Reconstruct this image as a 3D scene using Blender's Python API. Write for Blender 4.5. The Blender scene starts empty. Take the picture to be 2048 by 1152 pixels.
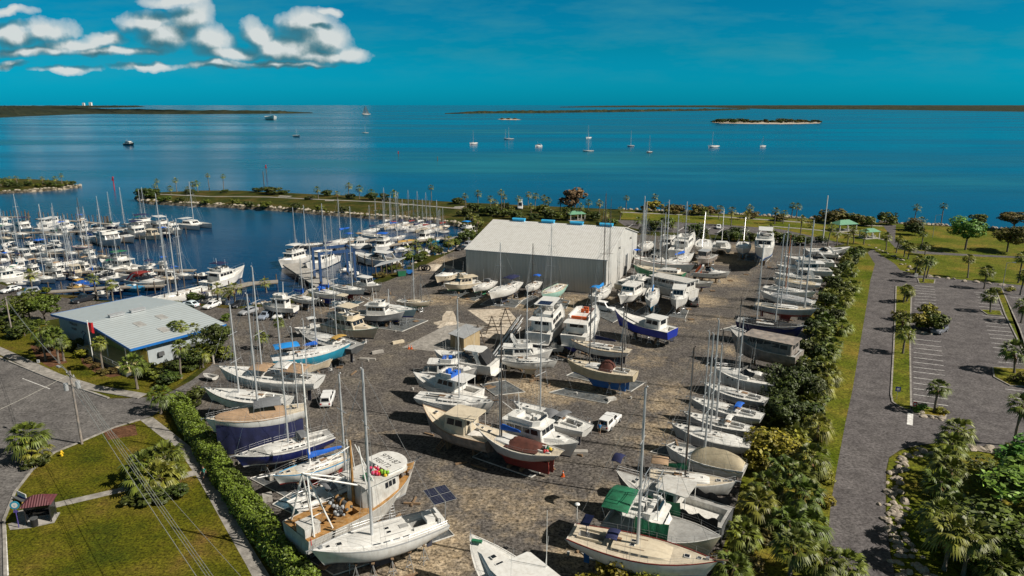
SKYTINT=(.10,.50,.74)
CLOUDB=8.
EXPO=.35
import bpy,bmesh,math,random
from mathutils import Vector,Matrix,noise
R=random.Random(11)
SC=bpy.context.scene
C=SC.collection
PI=math.pi
rad=math.radians
FW,FH,FL=2048.0,1152.0,1400.0
PITCH=math.atan(367.0/FL)
CAMZ=45.0
WZ=-1.2
cp,sp=math.cos(PITCH),math.sin(PITCH)
def ray(x,y):
 dx=(x-FW/2)/FL;dy=-(y-FH/2)/FL
 return Vector((dx,cp+dy*sp,-sp+dy*cp))
def G(x,y,z=0.0):
 d=ray(x,y)
 k=(z-CAMZ)/d.z
 return Vector((d.x*k,d.y*k,z))
def G2(x,y,z=0.0):
 p=G(x,y,z);return (p.x,p.y)
def proj(p):
 v=Vector(p)-Vector((0,0,CAMZ))
 f=v.y*cp-v.z*sp;u=v.y*sp+v.z*cp
 return (FW/2+FL*v.x/f,FH/2-FL*u/f)
def height_to(p,ytop):
 lo,hi=0.0,60.0
 for _ in range(40):
  m=(lo+hi)/2
  if proj((p.x,p.y,p.z+m))[1]>ytop:lo=m
  else :hi=m
 return lo
MATS={}
def mat(name,col,rough=.6,metal=0.,var=.12,scale=1.2,dirt=None,damt=.0,bump=0.,island=0.,spec=.5,dscale=.6):
 if name in MATS:return MATS[name]
 m=bpy.data.materials.new(name);m.use_nodes=True
 nt=m.node_tree;N=nt.nodes;L=nt.links
 b=N['Principled BSDF']
 b.inputs['Roughness'].default_value=rough;b.inputs['Metallic'].default_value=metal
 b.inputs['Specular IOR Level'].default_value=spec
 tc=N.new('ShaderNodeTexCoord');oi=N.new('ShaderNodeObjectInfo')
 mu=N.new('ShaderNodeVectorMath');mu.operation='SCALE';mu.inputs['Scale'].default_value=60
 cb=N.new('ShaderNodeCombineXYZ')
 for k in range(3):L.new(oi.outputs['Random'],cb.inputs[k])
 L.new(cb.outputs[0],mu.inputs[0])
 ad=N.new('ShaderNodeVectorMath');ad.operation='ADD'
 L.new(tc.outputs['Object'],ad.inputs[0]);L.new(mu.outputs[0],ad.inputs[1])
 nz=N.new('ShaderNodeTexNoise');nz.inputs['Scale'].default_value=scale;nz.inputs['Detail'].default_value=4
 L.new(ad.outputs[0],nz.inputs['Vector'])
 cr=N.new('ShaderNodeValToRGB')
 cr.color_ramp.elements[0].position=.3;cr.color_ramp.elements[1].position=.7
 cr.color_ramp.elements[0].color=[c*(1-var) for c in col]+[1]
 cr.color_ramp.elements[1].color=[min(.95,c*(1+var)) for c in col]+[1]
 L.new(nz.outputs['Fac'],cr.inputs[0])
 out=cr.outputs[0]
 if damt>0:
  n2=N.new('ShaderNodeTexNoise');n2.inputs['Scale'].default_value=dscale*3;n2.inputs['Detail'].default_value=6
  n2.inputs['Roughness'].default_value=.7
  mp=N.new('ShaderNodeMapping');mp.inputs['Scale'].default_value=(1.2,1.2,.45)
  L.new(ad.outputs[0],mp.inputs[0]);L.new(mp.outputs[0],n2.inputs['Vector'])
  r2=N.new('ShaderNodeValToRGB');r2.color_ramp.elements[0].position=.45;r2.color_ramp.elements[1].position=.78
  r2.color_ramp.elements[1].color=(damt,damt,damt,1)
  L.new(n2.outputs['Fac'],r2.inputs[0])
  mx=N.new('ShaderNodeMix');mx.data_type='RGBA'
  L.new(r2.outputs[0],mx.inputs['Factor']);L.new(out,mx.inputs['A'])
  mx.inputs['B'].default_value=list(dirt)+[1]
  out=mx.outputs['Result']
 if island>0:
  ge=N.new('ShaderNodeNewGeometry')
  mr=N.new('ShaderNodeMapRange');mr.inputs['To Min'].default_value=1-island;mr.inputs['To Max'].default_value=1+island
  L.new(ge.outputs['Random Per Island'],mr.inputs['Value'])
  hs=N.new('ShaderNodeHueSaturation')
  mh=N.new('ShaderNodeMapRange');mh.inputs['To Min'].default_value=.47;mh.inputs['To Max'].default_value=.515
  L.new(oi.outputs['Random'],mh.inputs['Value']);L.new(mh.outputs[0],hs.inputs['Hue'])
  L.new(mr.outputs[0],hs.inputs['Value']);L.new(out,hs.inputs['Color'])
  out=hs.outputs[0]
 L.new(out,b.inputs['Base Color'])
 if bump>0:
  bp=N.new('ShaderNodeBump');bp.inputs['Strength'].default_value=bump;bp.inputs['Distance'].default_value=.05
  n3=N.new('ShaderNodeTexNoise');n3.inputs['Scale'].default_value=scale*6;n3.inputs['Detail'].default_value=3
  L.new(ad.outputs[0],n3.inputs['Vector']);L.new(n3.outputs['Fac'],bp.inputs['Height']);L.new(bp.outputs[0],b.inputs['Normal'])
 MATS[name]=m
 return m
GR=(.16,.12,.08)
def M(n):
 if n in MATS:return MATS[n]
 return mat(*PAL[n][0],**PAL[n][1])
PAL={}
def pal(n,col,**k):PAL[n]=((n,col),k)
pal('white',(.68,.67,.64),rough=.35,var=.05,dirt=(.30,.25,.19),damt=.45)
pal('dullwhite',(.52,.51,.48),rough=.5,var=.12,dirt=(.24,.19,.14),damt=.6)
pal('cream',(.60,.52,.39),rough=.45,var=.08,dirt=(.26,.19,.12),damt=.4)
pal('deck',(.62,.61,.58),rough=.6,var=.12,dirt=(.26,.22,.17),damt=.6,dscale=1.4)
pal('creamdeck',(.56,.49,.38),rough=.6,var=.12,dirt=(.27,.20,.13),damt=.5,dscale=1.4)
pal('greydeck',(.33,.33,.32),rough=.7,var=.2,dirt=(.16,.12,.09),damt=.6,dscale=1.4)
pal('teak',(.23,.14,.08),rough=.7,var=.25)
pal('rust',(.30,.15,.04),rough=.8,var=.45,scale=1.0,dirt=(.42,.33,.20),damt=.7)
pal('grey',(.36,.37,.38),rough=.45,var=.1,dirt=(.15,.12,.1),damt=.4)
pal('darkgrey',(.075,.08,.085),rough=.6,var=.2,dirt=(.2,.18,.15),damt=.3)
pal('navy',(.012,.018,.095),rough=.3,var=.15,dirt=(.08,.08,.1),damt=.3)
pal('royal',(.012,.03,.28),rough=.3,var=.12)
pal('blue',(.01,.13,.42),rough=.45,var=.12,dirt=(.12,.14,.16),damt=.3)
pal('sky',(.03,.25,.48),rough=.45,var=.12,dirt=(.15,.2,.2),damt=.3)
pal('turq',(.02,.24,.36),rough=.4,var=.1,dirt=(.12,.16,.16),damt=.2)
pal('mint',(.30,.50,.43),rough=.45,var=.1,dirt=(.2,.2,.15),damt=.3)
pal('paleblue',(.36,.50,.54),rough=.45,var=.1,dirt=(.2,.2,.18),damt=.3)
pal('green',(.012,.15,.07),rough=.6,var=.25,dirt=(.1,.1,.06),damt=.3)
pal('hullgreen',(.02,.16,.08),rough=.45,var=.15,dirt=(.12,.12,.08),damt=.4)
pal('red',(.20,.018,.014),rough=.6,var=.2,dirt=(.1,.06,.05),damt=.4)
pal('brightred',(.45,.015,.02),rough=.5,var=.12)
pal('black',(.014,.014,.016),rough=.55,var=.3,dirt=(.07,.06,.05),damt=.5)
pal('antifoul',(.03,.035,.06),rough=.7,var=.3,dirt=(.1,.09,.08),damt=.5)
pal('glass',(.012,.015,.02),rough=.12,var=.1,spec=.6)
pal('alu',(.50,.51,.52),rough=.4,metal=.35,var=.08)
pal('whitemast',(.70,.69,.66),rough=.4,var=.05)
pal('darkmast',(.07,.055,.045),rough=.6,var=.2)
pal('orangemast',(.33,.11,.03),rough=.6,var=.2)
pal('steel',(.45,.46,.47),rough=.35,metal=.6,var=.1)
pal('tan',(.33,.22,.135),rough=.9,var=.16,dirt=(.16,.11,.07),damt=.4,bump=.4)
pal('beige',(.45,.38,.26),rough=.9,var=.14,dirt=(.2,.15,.1),damt=.4,bump=.4)
pal('ochre',(.36,.22,.05),rough=.85,var=.18)
pal('brown',(.075,.022,.014),rough=.9,var=.35,bump=.5)
pal('canvasgrey',(.14,.145,.155),rough=.9,var=.16,bump=.4)
pal('bluecover',(.006,.10,.48),rough=.75,var=.15,bump=.3)
pal('brightblue',(.01,.22,.60),rough=.7,var=.12,bump=.3)
pal('navycover',(.01,.014,.06),rough=.85,var=.25,bump=.4)
pal('orange',(.55,.09,.01),rough=.7,var=.1)
pal('yellow',(.65,.42,.02),rough=.6,var=.1)
pal('greentarp',(.008,.12,.055),rough=.8,var=.35,bump=.6)
pal('wood',(.20,.13,.075),rough=.85,var=.3)
pal('pilewood',(.10,.075,.055),rough=.9,var=.3)
pal('dockwood',(.26,.235,.20),rough=.9,var=.25,scale=3)
pal('solar',(.008,.010,.035),rough=.15,var=.2)
pal('concrete',(.36,.34,.31),rough=.9,var=.16,scale=.8,dirt=(.16,.14,.12),damt=.5)
pal('oldwood',(.24,.20,.17),rough=.85,var=.4,dirt=(.10,.13,.16),damt=.7)
pal('pink',(.6,.05,.15),rough=.7)
pal('lime',(.25,.5,.04),rough=.7)
pal('rubber',(.012,.012,.013),rough=.8,var=.2)
pal('netblack',(.010,.011,.013),rough=.9,var=.5,bump=.6)
class MB:
 def __init__(s):s.v=[];s.f=[];s.m=[]
 def add(s,vs,fs,m=0):
  o=len(s.v);s.v+=[tuple(v) for v in vs]
  for f in fs:s.f.append([i+o for i in f]);s.m.append(m)
 def hexa(s,p,m=0):
  s.add(p,[(3,2,1,0),(4,5,6,7),(0,1,5,4),(1,2,6,5),(2,3,7,6),(3,0,4,7)],m)
 def box(s,x,y,z,sx,sy,sz,m=0,rz=0.,ry=0.):
  M_=Matrix.Translation((x,y,z))@Matrix.Rotation(rz,4,'Z')@Matrix.Rotation(ry,4,'Y')
  a,b,c=sx/2,sy/2,sz/2
  s.hexa([M_@Vector(q) for q in ((-a,-b,-c),(a,-b,-c),(a,b,-c),(-a,b,-c),(-a,-b,c),(a,-b,c),(a,b,c),(-a,b,c))],m)
 def tube(s,p0,p1,r0,r1=None,n=6,m=0):
  r1=r0 if r1 is None else r1
  p0=Vector(p0);p1=Vector(p1);d=p1-p0
  if d.length<1e-6:return
  q=d.to_track_quat('Z','Y');vs=[]
  for p,r in ((p0,r0),(p1,r1)):
   for k in range(n):
    a=2*PI*k/n
    vs.append(p+q@Vector((r*math.cos(a),r*math.sin(a),0)))
  fs=[(k,(k+1)%n,n+(k+1)%n,n+k) for k in range(n)]
  fs+=[tuple(range(n-1,-1,-1)),tuple(range(n,2*n))]
  s.add(vs,fs,m)
 def path(s,pts,r,n=5,m=0):
  for a,b in zip(pts,pts[1:]):s.tube(a,b,r,r,n,m)
 def prism(s,poly,z0,z1,m=0):
  n=len(poly)
  vs=[(p[0],p[1],z0) for p in poly]+[(p[0],p[1],z1) for p in poly]
  s.add(vs,[tuple(range(n-1,-1,-1)),tuple(range(n,2*n))]+[(i,(i+1)%n,n+(i+1)%n,n+i) for i in range(n)],m)
 def loft(s,rings,m=0,closed=True,caps=True):
  n=len(rings[0]);vs=[p for r in rings for p in r];fs=[]
  for i in range(len(rings)-1):
   for k in range(n if closed else n-1):
    a,b=i*n+k,i*n+(k+1)%n
    fs.append((a,b,b+n,a+n))
  if caps:fs+=[tuple(range(n-1,-1,-1)),tuple(range((len(rings)-1)*n,len(rings)*n))]
  s.add(vs,fs,m)
 def ball(s,c,r,m=0,seg=8,rings=6,sz=1.):
  vs=[];fs=[]
  for i in range(rings+1):
   a=PI*i/rings
   for k in range(seg):
    b=2*PI*k/seg
    vs.append((c[0]+r*math.sin(a)*math.cos(b),c[1]+r*math.sin(a)*math.sin(b),c[2]+r*sz*math.cos(a)))
  for i in range(rings):
   for k in range(seg):
    fs.append((i*seg+k,i*seg+(k+1)%seg,(i+1)*seg+(k+1)%seg,(i+1)*seg+k))
  s.add(vs,fs,m)
 def mesh(s,name,mats,smooth=False,off=(0,0,0),norm=True):
  me=bpy.data.meshes.new(name)
  ox,oy,oz=off
  me.from_pydata([(a+ox,b+oy,c+oz) for a,b,c in s.v],[],s.f)
  for q in mats:me.materials.append(M(q) if isinstance(q,str) else q)
  if len(mats)>1:me.polygons.foreach_set('material_index',s.m)
  if norm:
   bm=bmesh.new();bm.from_mesh(me)
   bmesh.ops.recalc_face_normals(bm,faces=bm.faces);bm.to_mesh(me);bm.free()
  if smooth:
   me.polygons.foreach_set('use_smooth',[True]*len(me.polygons))
   me.set_sharp_from_angle(angle=rad(38))
  me.update()
  return me
 def build(s,name,mats,parent=None,smooth=False,off=(0,0,0),norm=True):
  if not s.f:return None
  if isinstance(mats,str):mats=[mats]
  o=bpy.data.objects.new(name,s.mesh(name,mats,smooth,off,norm));C.objects.link(o)
  if parent:o.parent=parent
  return o
def link(name,me,parent=None,loc=(0,0,0),rz=0.,sc=(1,1,1)):
 o=bpy.data.objects.new(name,me);C.objects.link(o)
 o.location=loc;o.rotation_euler=(0,0,rz);o.scale=sc
 if parent:o.parent=parent
 return o
LABELS=set()
def tag(o,label,cat,group=None):
 o['label']=label;o['category']=cat
 if group:o['group']=group
 return o
def thing(name,label,cat,loc=(0,0,0),rz=0.,group=None):
 o=bpy.data.objects.new(name,None);C.objects.link(o)
 o.empty_display_size=.2
 o.location=loc;o.rotation_euler=(0,0,rz)
 return tag(o,label,cat,group)
ORDS=['','first','second','third','fourth','fifth','sixth','seventh','eighth','ninth','tenth','eleventh','twelfth','thirteenth','fourteenth','fifteenth','sixteenth','seventeenth','eighteenth','nineteenth','twentieth']
def orde(n):return ORDS[n] if n<=20 else '%d%s'%(n,{1:'st',2:'nd',3:'rd'}.get(n%10,'th'))
def structure(o):o['kind']='structure';return o
def text_mesh(s,size):
 cu=bpy.data.curves.new('lettering','FONT');cu.body=s;cu.size=size;cu.extrude=.004;cu.align_x='CENTER';cu.align_y='CENTER'
 o=bpy.data.objects.new('tmp',cu);C.objects.link(o)
 me=bpy.data.meshes.new_from_object(o.evaluated_get(bpy.context.evaluated_depsgraph_get()))
 bpy.data.objects.remove(o);return me
def lettering(s,size,m,parent,loc,rot,name='lettering'):
 me=text_mesh(s,size);me.materials.clear();me.materials.append(M(m))
 o=bpy.data.objects.new(name,me);C.objects.link(o);o.parent=parent;o.location=loc;o.rotation_euler=rot
 return o
def nodes_mat(name):
 m=bpy.data.materials.new(name);m.use_nodes=True;MATS[name]=m
 return m,m.node_tree.nodes,m.node_tree.links
def nz(N,L,vec,scale,detail=4,rough=.55):
 n=N.new('ShaderNodeTexNoise');n.inputs['Scale'].default_value=scale;n.inputs['Detail'].default_value=detail
 n.inputs['Roughness'].default_value=rough
 L.new(vec,n.inputs['Vector']);return n.outputs['Fac']
def ramp(N,L,fac,stops):
 r=N.new('ShaderNodeValToRGB')
 while len(r.color_ramp.elements)<len(stops):r.color_ramp.elements.new(.5)
 for e,(p,c) in zip(r.color_ramp.elements,stops):
  e.position=p;e.color=(c if isinstance(c,tuple) else (c,c,c))+(1,)
 L.new(fac,r.inputs[0]);return r.outputs[0]
def mix(N,L,f,a,b,mode='MIX'):
 m=N.new('ShaderNodeMix');m.data_type='RGBA';m.blend_type=mode
 for s,v in (('Factor',f),('A',a),('B',b)):
  if isinstance(v,(int,float)):m.inputs[s].default_value=v
  elif isinstance(v,tuple):m.inputs[s].default_value=v+(1,)
  else :L.new(v,m.inputs[s])
 return m.outputs['Result']
def ground_mat(name,stops,big,small,grain=.35,rough=.95,patch=None,attr=None,gscale=2.6):
 m,N,L=nodes_mat(name)
 b=N['Principled BSDF'];b.inputs['Roughness'].default_value=rough;b.inputs['Specular IOR Level'].default_value=.12
 tc=N.new('ShaderNodeTexCoord');v=tc.outputs['Object']
 c=ramp(N,L,nz(N,L,v,big,6,.62),stops)
 if patch:
  f=ramp(N,L,nz(N,L,v,patch[1],5,.65),[(patch[2],0.),(patch[3],1.)])
  c=mix(N,L,f,c,patch[0])
 if attr:
  at=N.new('ShaderNodeAttribute');at.attribute_name=attr[0]
  wob=N.new('ShaderNodeMath');wob.operation='MULTIPLY_ADD'
  L.new(nz(N,L,v,.5,6,.7),wob.inputs[0]);wob.inputs[1].default_value=1.5;
  sb=N.new('ShaderNodeMath');sb.operation='SUBTRACT';L.new(at.outputs['Fac'],sb.inputs[0]);sb.inputs[1].default_value=.78
  L.new(sb.outputs[0],wob.inputs[2])
  c=mix(N,L,ramp(N,L,wob.outputs[0],[(.40,0.),(.95,.9)]),c,ramp(N,L,nz(N,L,v,.9,5,.7),[(.3,attr[1]),(.7,attr[2])]))
 g=ramp(N,L,nz(N,L,v,gscale,2,.8),[(.3,1-grain),(.7,1+grain)])
 c=mix(N,L,1.,c,g,'MULTIPLY')
 g2=ramp(N,L,nz(N,L,v,small,3,.6),[(.35,.8),(.65,1.2)])
 c=mix(N,L,1.,c,g2,'MULTIPLY')
 L.new(c,b.inputs['Base Color'])
 return m
m_grass=ground_mat('grass_ground',[(.34,(.060,.085,.002)),(.5,(.100,.110,.010)),(.62,(.15,.125,.018)),(.74,(.19,.125,.02))],.10,.7,.75)
m_lawn=ground_mat('lawn_ground',[(.34,(.038,.050,.003)),(.48,(.075,.075,.004)),(.60,(.105,.088,.010)),(.74,(.125,.075,.022))],.13,.8,.85,gscale=3.5)
m_scrub=ground_mat('scrub_ground',[(.38,(.022,.030,.003)),(.5,(.042,.046,.005)),(.66,(.085,.058,.016))],.12,.6,.7)
m_gravel=ground_mat('gravel_ground',[(.30,(.066,.060,.057)),(.48,(.100,.090,.082)),(.62,(.120,.106,.090)),(.72,(.20,.175,.14)),(.82,(.30,.27,.22))],.16,.75,.85,attr=('dirt',(.25,.185,.11),(.38,.31,.22)))
m_asphalt=ground_mat('asphalt_ground',[(.3,(.092,.084,.086)),(.7,(.125,.115,.114))],.09,.5,.5)
m_road=ground_mat('old_asphalt_ground',[(.3,(.098,.092,.090)),(.7,(.145,.136,.130))],.10,.5,.5)
m_conc=ground_mat('concrete_ground',[(.3,(.22,.205,.185)),(.7,(.31,.29,.265))],.25,1.0,.18)
m_dirt=ground_mat('sand_ground',[(.3,(.36,.30,.23)),(.7,(.52,.46,.38))],.3,1.2,.2)
m_mulch=ground_mat('mulch_ground',[(.3,(.075,.035,.02)),(.7,(.15,.075,.04))],.4,2.,.5)
m_paint=ground_mat('white_paint',[(.3,(.55,.54,.52)),(.7,(.72,.71,.69))],.5,2.,.12)
m_bank=ground_mat('bank_rock',[(.35,(.03,.026,.02)),(.5,(.10,.085,.065)),(.62,(.30,.25,.19))],.5,1.4,.5)
def sheet(name,pts,z,material,kind=True,px=True):
 q=[G2(*p) for p in pts] if px else pts
 me=bpy.data.meshes.new(name)
 me.from_pydata([(a,b,z) for a,b in q],[],[list(range(len(q)))])
 me.materials.append(material)
 bm=bmesh.new();bm.from_mesh(me)
 for f in bm.faces:
  if f.normal.z<0:f.normal_flip()
 bmesh.ops.triangulate(bm,faces=bm.faces[:]);bm.to_mesh(me);bm.free()
 o=bpy.data.objects.new(name,me);C.objects.link(o)
 if kind:structure(o)
 return o
def band(name,pts,w,z,material,px=True,thick=0.,kind=True):
 q=[Vector(G2(*p)) for p in pts] if px else [Vector(p) for p in pts]
 l,r=[],[]
 for i,p in enumerate(q):
  a=q[max(0,i-1)];b=q[min(len(q)-1,i+1)]
  t=(b-a).normalized();n=Vector((-t.y,t.x))*w/2
  l.append(p+n);r.append(p-n)
 mb=MB();n=len(q)
 if thick:
  rings=[[(a.x,a.y,z),(a.x,a.y,z+thick),(b.x,b.y,z+thick),(b.x,b.y,z)] for a,b in zip(l,r)]
  mb.loft(rings)
 else :
  mb.add([(p.x,p.y,z) for p in l]+[(p.x,p.y,z) for p in r],[(i,i+1,n+i+1,n+i) for i in range(n-1)])
 o=mb.build(name,[material])
 if kind:structure(o)
 return o
def inpoly(x,y,P):
 c=False;n=len(P)
 for i in range(n):
  x1,y1=P[i];x2,y2=P[i-1]
  if (y1>y)!=(y2>y) and x<(x2-x1)*(y-y1)/(y2-y1)+x1:c= not c
 return c
LAND=[(-900,2300),(-900,520),(-300,545),(0,562),(40,573),(75,585),(130,590),(165,592),(200,600),(290,604),(375,606),(420,608),(480,612),(530,607),(600,597),(625,582),(655,573),(690,570),(722,564),(748,560),(775,548),(800,543),(822,530),(850,513),(880,509),(905,502),(925,490),(940,478),(948,466),(940,456),(920,448),(880,441),(840,437),(790,434),(740,432),(700,428),(650,425),(600,420),(560,417),(520,414),(470,411),(430,409),(390,408),(340,405),(300,403),(280,399),(271,392),(285,386),(330,384),(400,381),(480,381),(540,384),(620,388),(700,391),(780,396),(860,401),(930,405),(1000,408),(1060,411),(1130,414),(1200,417),(1260,419),(1330,422),(1420,426),(1500,430),(1600,436),(1700,442),(1800,447),(1900,452),(2048,459),(2400,472),(3200,500),(3200,2300)]
ISLE=[(-400,352),(0,357),(60,358),(130,362),(155,371),(120,376),(60,380),(0,383),(-400,396)]
def slab(name,pts,material,z0=-3.,z1=0.):
 q=[G2(*p) for p in pts];n=len(q)
 mb=MB()
 mb.add([(a,b,z1) for a,b in q],[list(range(n))],0)
 ctr=Vector((sum(a for a,b in q)/n,sum(b for a,b in q)/n))
 low=[]
 for i,(a,b) in enumerate(q):
  t=Vector(q[(i+1)%n])-Vector(q[i-1]);t.normalize()
  low.append((a+t.y*-2.2,b+t.x*2.2))
 area=sum(q[i-1][0]*q[i][1]-q[i][0]*q[i-1][1] for i in range(n))
 if area>0:low=[(2*a-c,2*b-d) for (a,b),(c,d) in zip(q,low)]
 mb.add([(a,b,z1) for a,b in q]+[(a,b,z0) for a,b in low],[(i,(i+1)%n,n+(i+1)%n,n+i) for i in range(n)],1)
 me=mb.mesh(name,[material,m_bank],norm=False)
 bm=bmesh.new();bm.from_mesh(me)
 bmesh.ops.triangulate(bm,faces=[f for f in bm.faces if len(f.verts)>4])
 for f in bm.faces:
  if f.normal.z<0:f.normal_flip()
 bm.to_mesh(me);bm.free()
 o=bpy.data.objects.new(name,me);C.objects.link(o);return structure(o)
slab('ground',LAND,m_scrub)
slab('island',ISLE,m_scrub)
sheet('lawn',[(-60,640),(60,640),(110,655),(140,690),(262,740),(350,720),(430,715),(330,788),(285,793),(217,795),(0,714),(-60,690)],.008,m_lawn)
sheet('lawn',[(280,840),(320,872),(355,895),(400,964),(449,1053),(493,1131),(580,1300),(30,1300),(8,1152),(5,1045),(30,985),(65,940),(110,905),(160,885),(230,855)],.008,m_lawn)
sheet('lawn',[(305,834),(330,815),(345,790),(440,930),(520,1040),(600,1152),(700,1300),(660,1300),(512,1108),(458,1016),(415,941),(389,900)],.008,m_lawn)
sheet('grass',[(1690,500),(1735,505),(1750,528),(1741,560),(1735,600),(1720,690),(1705,780),(1690,850),(1675,930),(1662,1005),(1657,1060),(1650,1152),(1640,1300),(1430,1300),(1440,1100),(1470,1000),(1490,900),(1530,800),(1590,690),(1630,600)],.008,m_grass)
sheet('grass',[(1250,422),(1330,424),(1420,428),(1500,432),(1600,439),(1700,444),(1800,449),(1900,454),(2048,461),(2500,478),(2500,640),(2048,571),(1900,557),(1835,550),(1800,540),(1790,528),(1765,512),(1745,498),(1690,490),(1610,486),(1560,458),(1440,449),(1300,441),(1240,438)],.008,m_grass)
sheet('grass',[(1778,918),(1800,902),(1835,893),(1876,887),(1934,891),(2023,901),(2500,950),(2500,1300),(1815,1300),(1793,1151),(1783,1105),(1774,1022),(1775,940)],.008,m_grass)
sheet('grass',[(300,400),(340,402),(430,406),(520,410),(600,416),(700,424),(790,430),(880,437),(925,444),(960,430),(960,411),(860,406),(700,397),(540,391),(400,389),(310,392)],.008,m_scrub)
YARD=[(330,800),(345,790),(440,930),(520,1040),(600,1152),(700,1320),(1440,1320),(1445,1100),(1475,1000),(1495,900),(1535,800),(1590,695),(1632,605),(1690,505),(1660,488),(1560,480),(1470,484),(1290,470),(1180,462),(960,480),(895,508),(850,530),(775,562),(700,584),(640,600),(530,613),(470,618),(375,610),(455,660),(440,700),(425,728),(385,768)]
DIRT=[((870,600),5,.9),((930,600),5,.9),((1000,598),6,1.),((1060,605),7,1.),((1110,612),7,1.),((1150,600),6,.9),((1200,600),6,.8),((1260,615),6,.8),((1330,620),6,.7),((1400,600),6,1.),((1440,560),7,1.),((1480,520),8,1.1),((1440,510),8,1.),((1400,520),7,.9),((1500,495),7,.9),((1380,640),5,.6),((1340,655),5,.6),((1280,690),5,.6),((1290,720),5,.7),((1060,775),5,1.),((1110,785),5,1.),((1170,780),5,.9),((1220,785),4,.8),((1000,770),4,.8),((1330,810),4,.9),((1350,780),4,.8),((1320,855),4,.9),((1310,890),4,.8),((1260,930),4,.5),((1000,1010),5,.7),((1040,1020),5,.8),((960,1000),5,.7),((1090,1000),5,.7),((880,960),4,.6),((870,1090),5,1.1),((840,1130),5,1.1),((920,1050),4,.6),((1230,1000),4,.8),((1160,1110),4,.9),((1120,1070),4,.6),((760,870),4,.5),((690,840),4,.5),((700,870),3,.6),((820,690),4,.6),((760,600),5,.7),((650,620),4,.7),((870,520),7,.9),((830,545),5,.7),((1450,640),4,.7),((1450,700),4,.8),((1400,730),4,.6),((860,1010),4,.5),((1490,470),8,.7),((720,740),3,.4),((1200,870),3,.4),((960,880),3,.5),((1080,940),3,.5),((900,930),3,.5),((560,620),4,.6)]
def yard():
 q=[G2(*p) for p in YARD]
 me=bpy.data.meshes.new('gravel_yard')
 me.from_pydata([(a,b,.012) for a,b in q],[],[list(range(len(q)))])
 bm=bmesh.new();bm.from_mesh(me)
 xs=[a for a,b in q];ys=[b for a,b in q];st=2.2
 for ax,lo,hi in ((0,min(xs),max(xs)),(1,min(ys),max(ys))):
  t=lo+st
  while t<hi:
   co=(t,0,0) if ax==0 else (0,t,0)
   no=(1,0,0) if ax==0 else (0,1,0)
   bmesh.ops.bisect_plane(bm,geom=bm.verts[:]+bm.edges[:]+bm.faces[:],plane_co=co,plane_no=no);t+=st
 for f in bm.faces:
  if f.normal.z<0:f.normal_flip()
 bm.to_mesh(me);bm.free()
 blobs=[(G(*p),r,s) for p,r,s in DIRT]
 at=me.attributes.new('dirt','FLOAT','POINT')
 vals=[]
 for v in me.vertices:
  s=0.
  for c,r,k in blobs:
   d2=((v.co.x-c.x)**2+(v.co.y-c.y)**2)/(r*r)
   if d2<6:s=max(s,k*math.exp(-d2*.6))
  vals.append(min(1.,s))
 at.data.foreach_set('value',vals)
 me.materials.append(m_gravel)
 o=bpy.data.objects.new('gravel_yard',me);C.objects.link(o);structure(o)
yard()
sheet('gravel_lot',[(-60,575),(0,568),(75,590),(200,603),(340,612),(200,625),(100,640),(60,652),(-60,660)],.012,m_gravel)
sheet('sand_patch',[(873,655),(884,648),(885,632),(893,622),(906,622),(911,632),(913,645),(905,655),(890,660)],.02,m_dirt)
sheet('concrete_pad',[(804,695),(905,644),(970,652),(925,706),(860,702)],.022,m_conc)
sheet('concrete_pad',[(935,620),(1015,617),(1035,640),(1000,680),(950,672),(985,655)],.020,m_dirt)
sheet('road',[(-500,500),(0,716),(217,797),(250,797),(285,795),(330,790),(385,760),(425,728),(440,735),(385,772),(330,812),(305,832),(280,840),(230,855),(160,885),(110,905),(65,940),(30,985),(8,1040),(12,1152),(30,1320),(-600,1400)],.016,m_road)
band('pavement',[(-200,617),(0,702),(110,753),(180,775),(225,783),(285,793)],1.9,.014,m_conc,thick=.10)
band('kerb',[(-200,628),(0,716),(100,757),(217,797)],.35,.012,m_conc,thick=.16)
band('kerb',[(280,840),(230,855),(160,885),(110,905),(65,940),(30,985),(8,1040),(11,1152),(30,1320)],.3,.012,m_conc,thick=.13)
sheet('path',[(280,840),(320,872),(354,895),(400,964),(449,1053),(493,1131),(570,1280),(620,1280),(512,1108),(458,1016),(415,941),(389,900),(345,865),(305,834)],.020,m_conc)
sheet('path',[(101,1007),(254,973),(386,941),(392,951),(254,982),(101,1018)],.016,m_conc)
sheet('path',[(36,1022),(101,1006),(106,1046),(62,1056),(20,1060),(16,1048),(36,1042)],.016,m_conc)
sheet('flower_bed',[(60,690),(120,700),(135,725),(100,735),(75,720)],.014,m_mulch)
sheet('flower_bed',[(160,712),(185,715),(210,735),(250,750),(220,755),(190,745),(165,728)],.014,m_mulch)
sheet('flower_bed',[(205,860),(270,848),(275,870),(215,880)],.014,m_mulch)
sheet('asphalt',[(1735,505),(1750,528),(1741,560),(1735,600),(1720,690),(1705,780),(1690,850),(1675,930),(1662,1005),(1657,1060),(1650,1152),(1640,1300),(1812,1300),(1790,1151),(1780,1105),(1771,1022),(1772,940),(1778,915),(1800,900),(1835,891),(1876,885),(1934,889),(2023,899),(2500,948),(2500,640),(2048,571),(1900,557),(1835,550),(1800,540),(1790,528),(1765,512),(1745,498)],.016,m_asphalt)
sheet('asphalt',[(1232,440),(1300,442),(1440,449),(1560,458),(1615,470),(1690,488),(1668,492),(1600,487),(1540,478),(1440,470),(1290,462),(1250,452)],.016,m_asphalt)
sheet('path',[(1765,450),(1792,450),(1790,478),(1802,490),(1840,502),(1930,508),(2060,514),(2060,517),(1930,512),(1830,507),(1790,495),(1776,480),(1774,462)],.016,m_asphalt)
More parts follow.
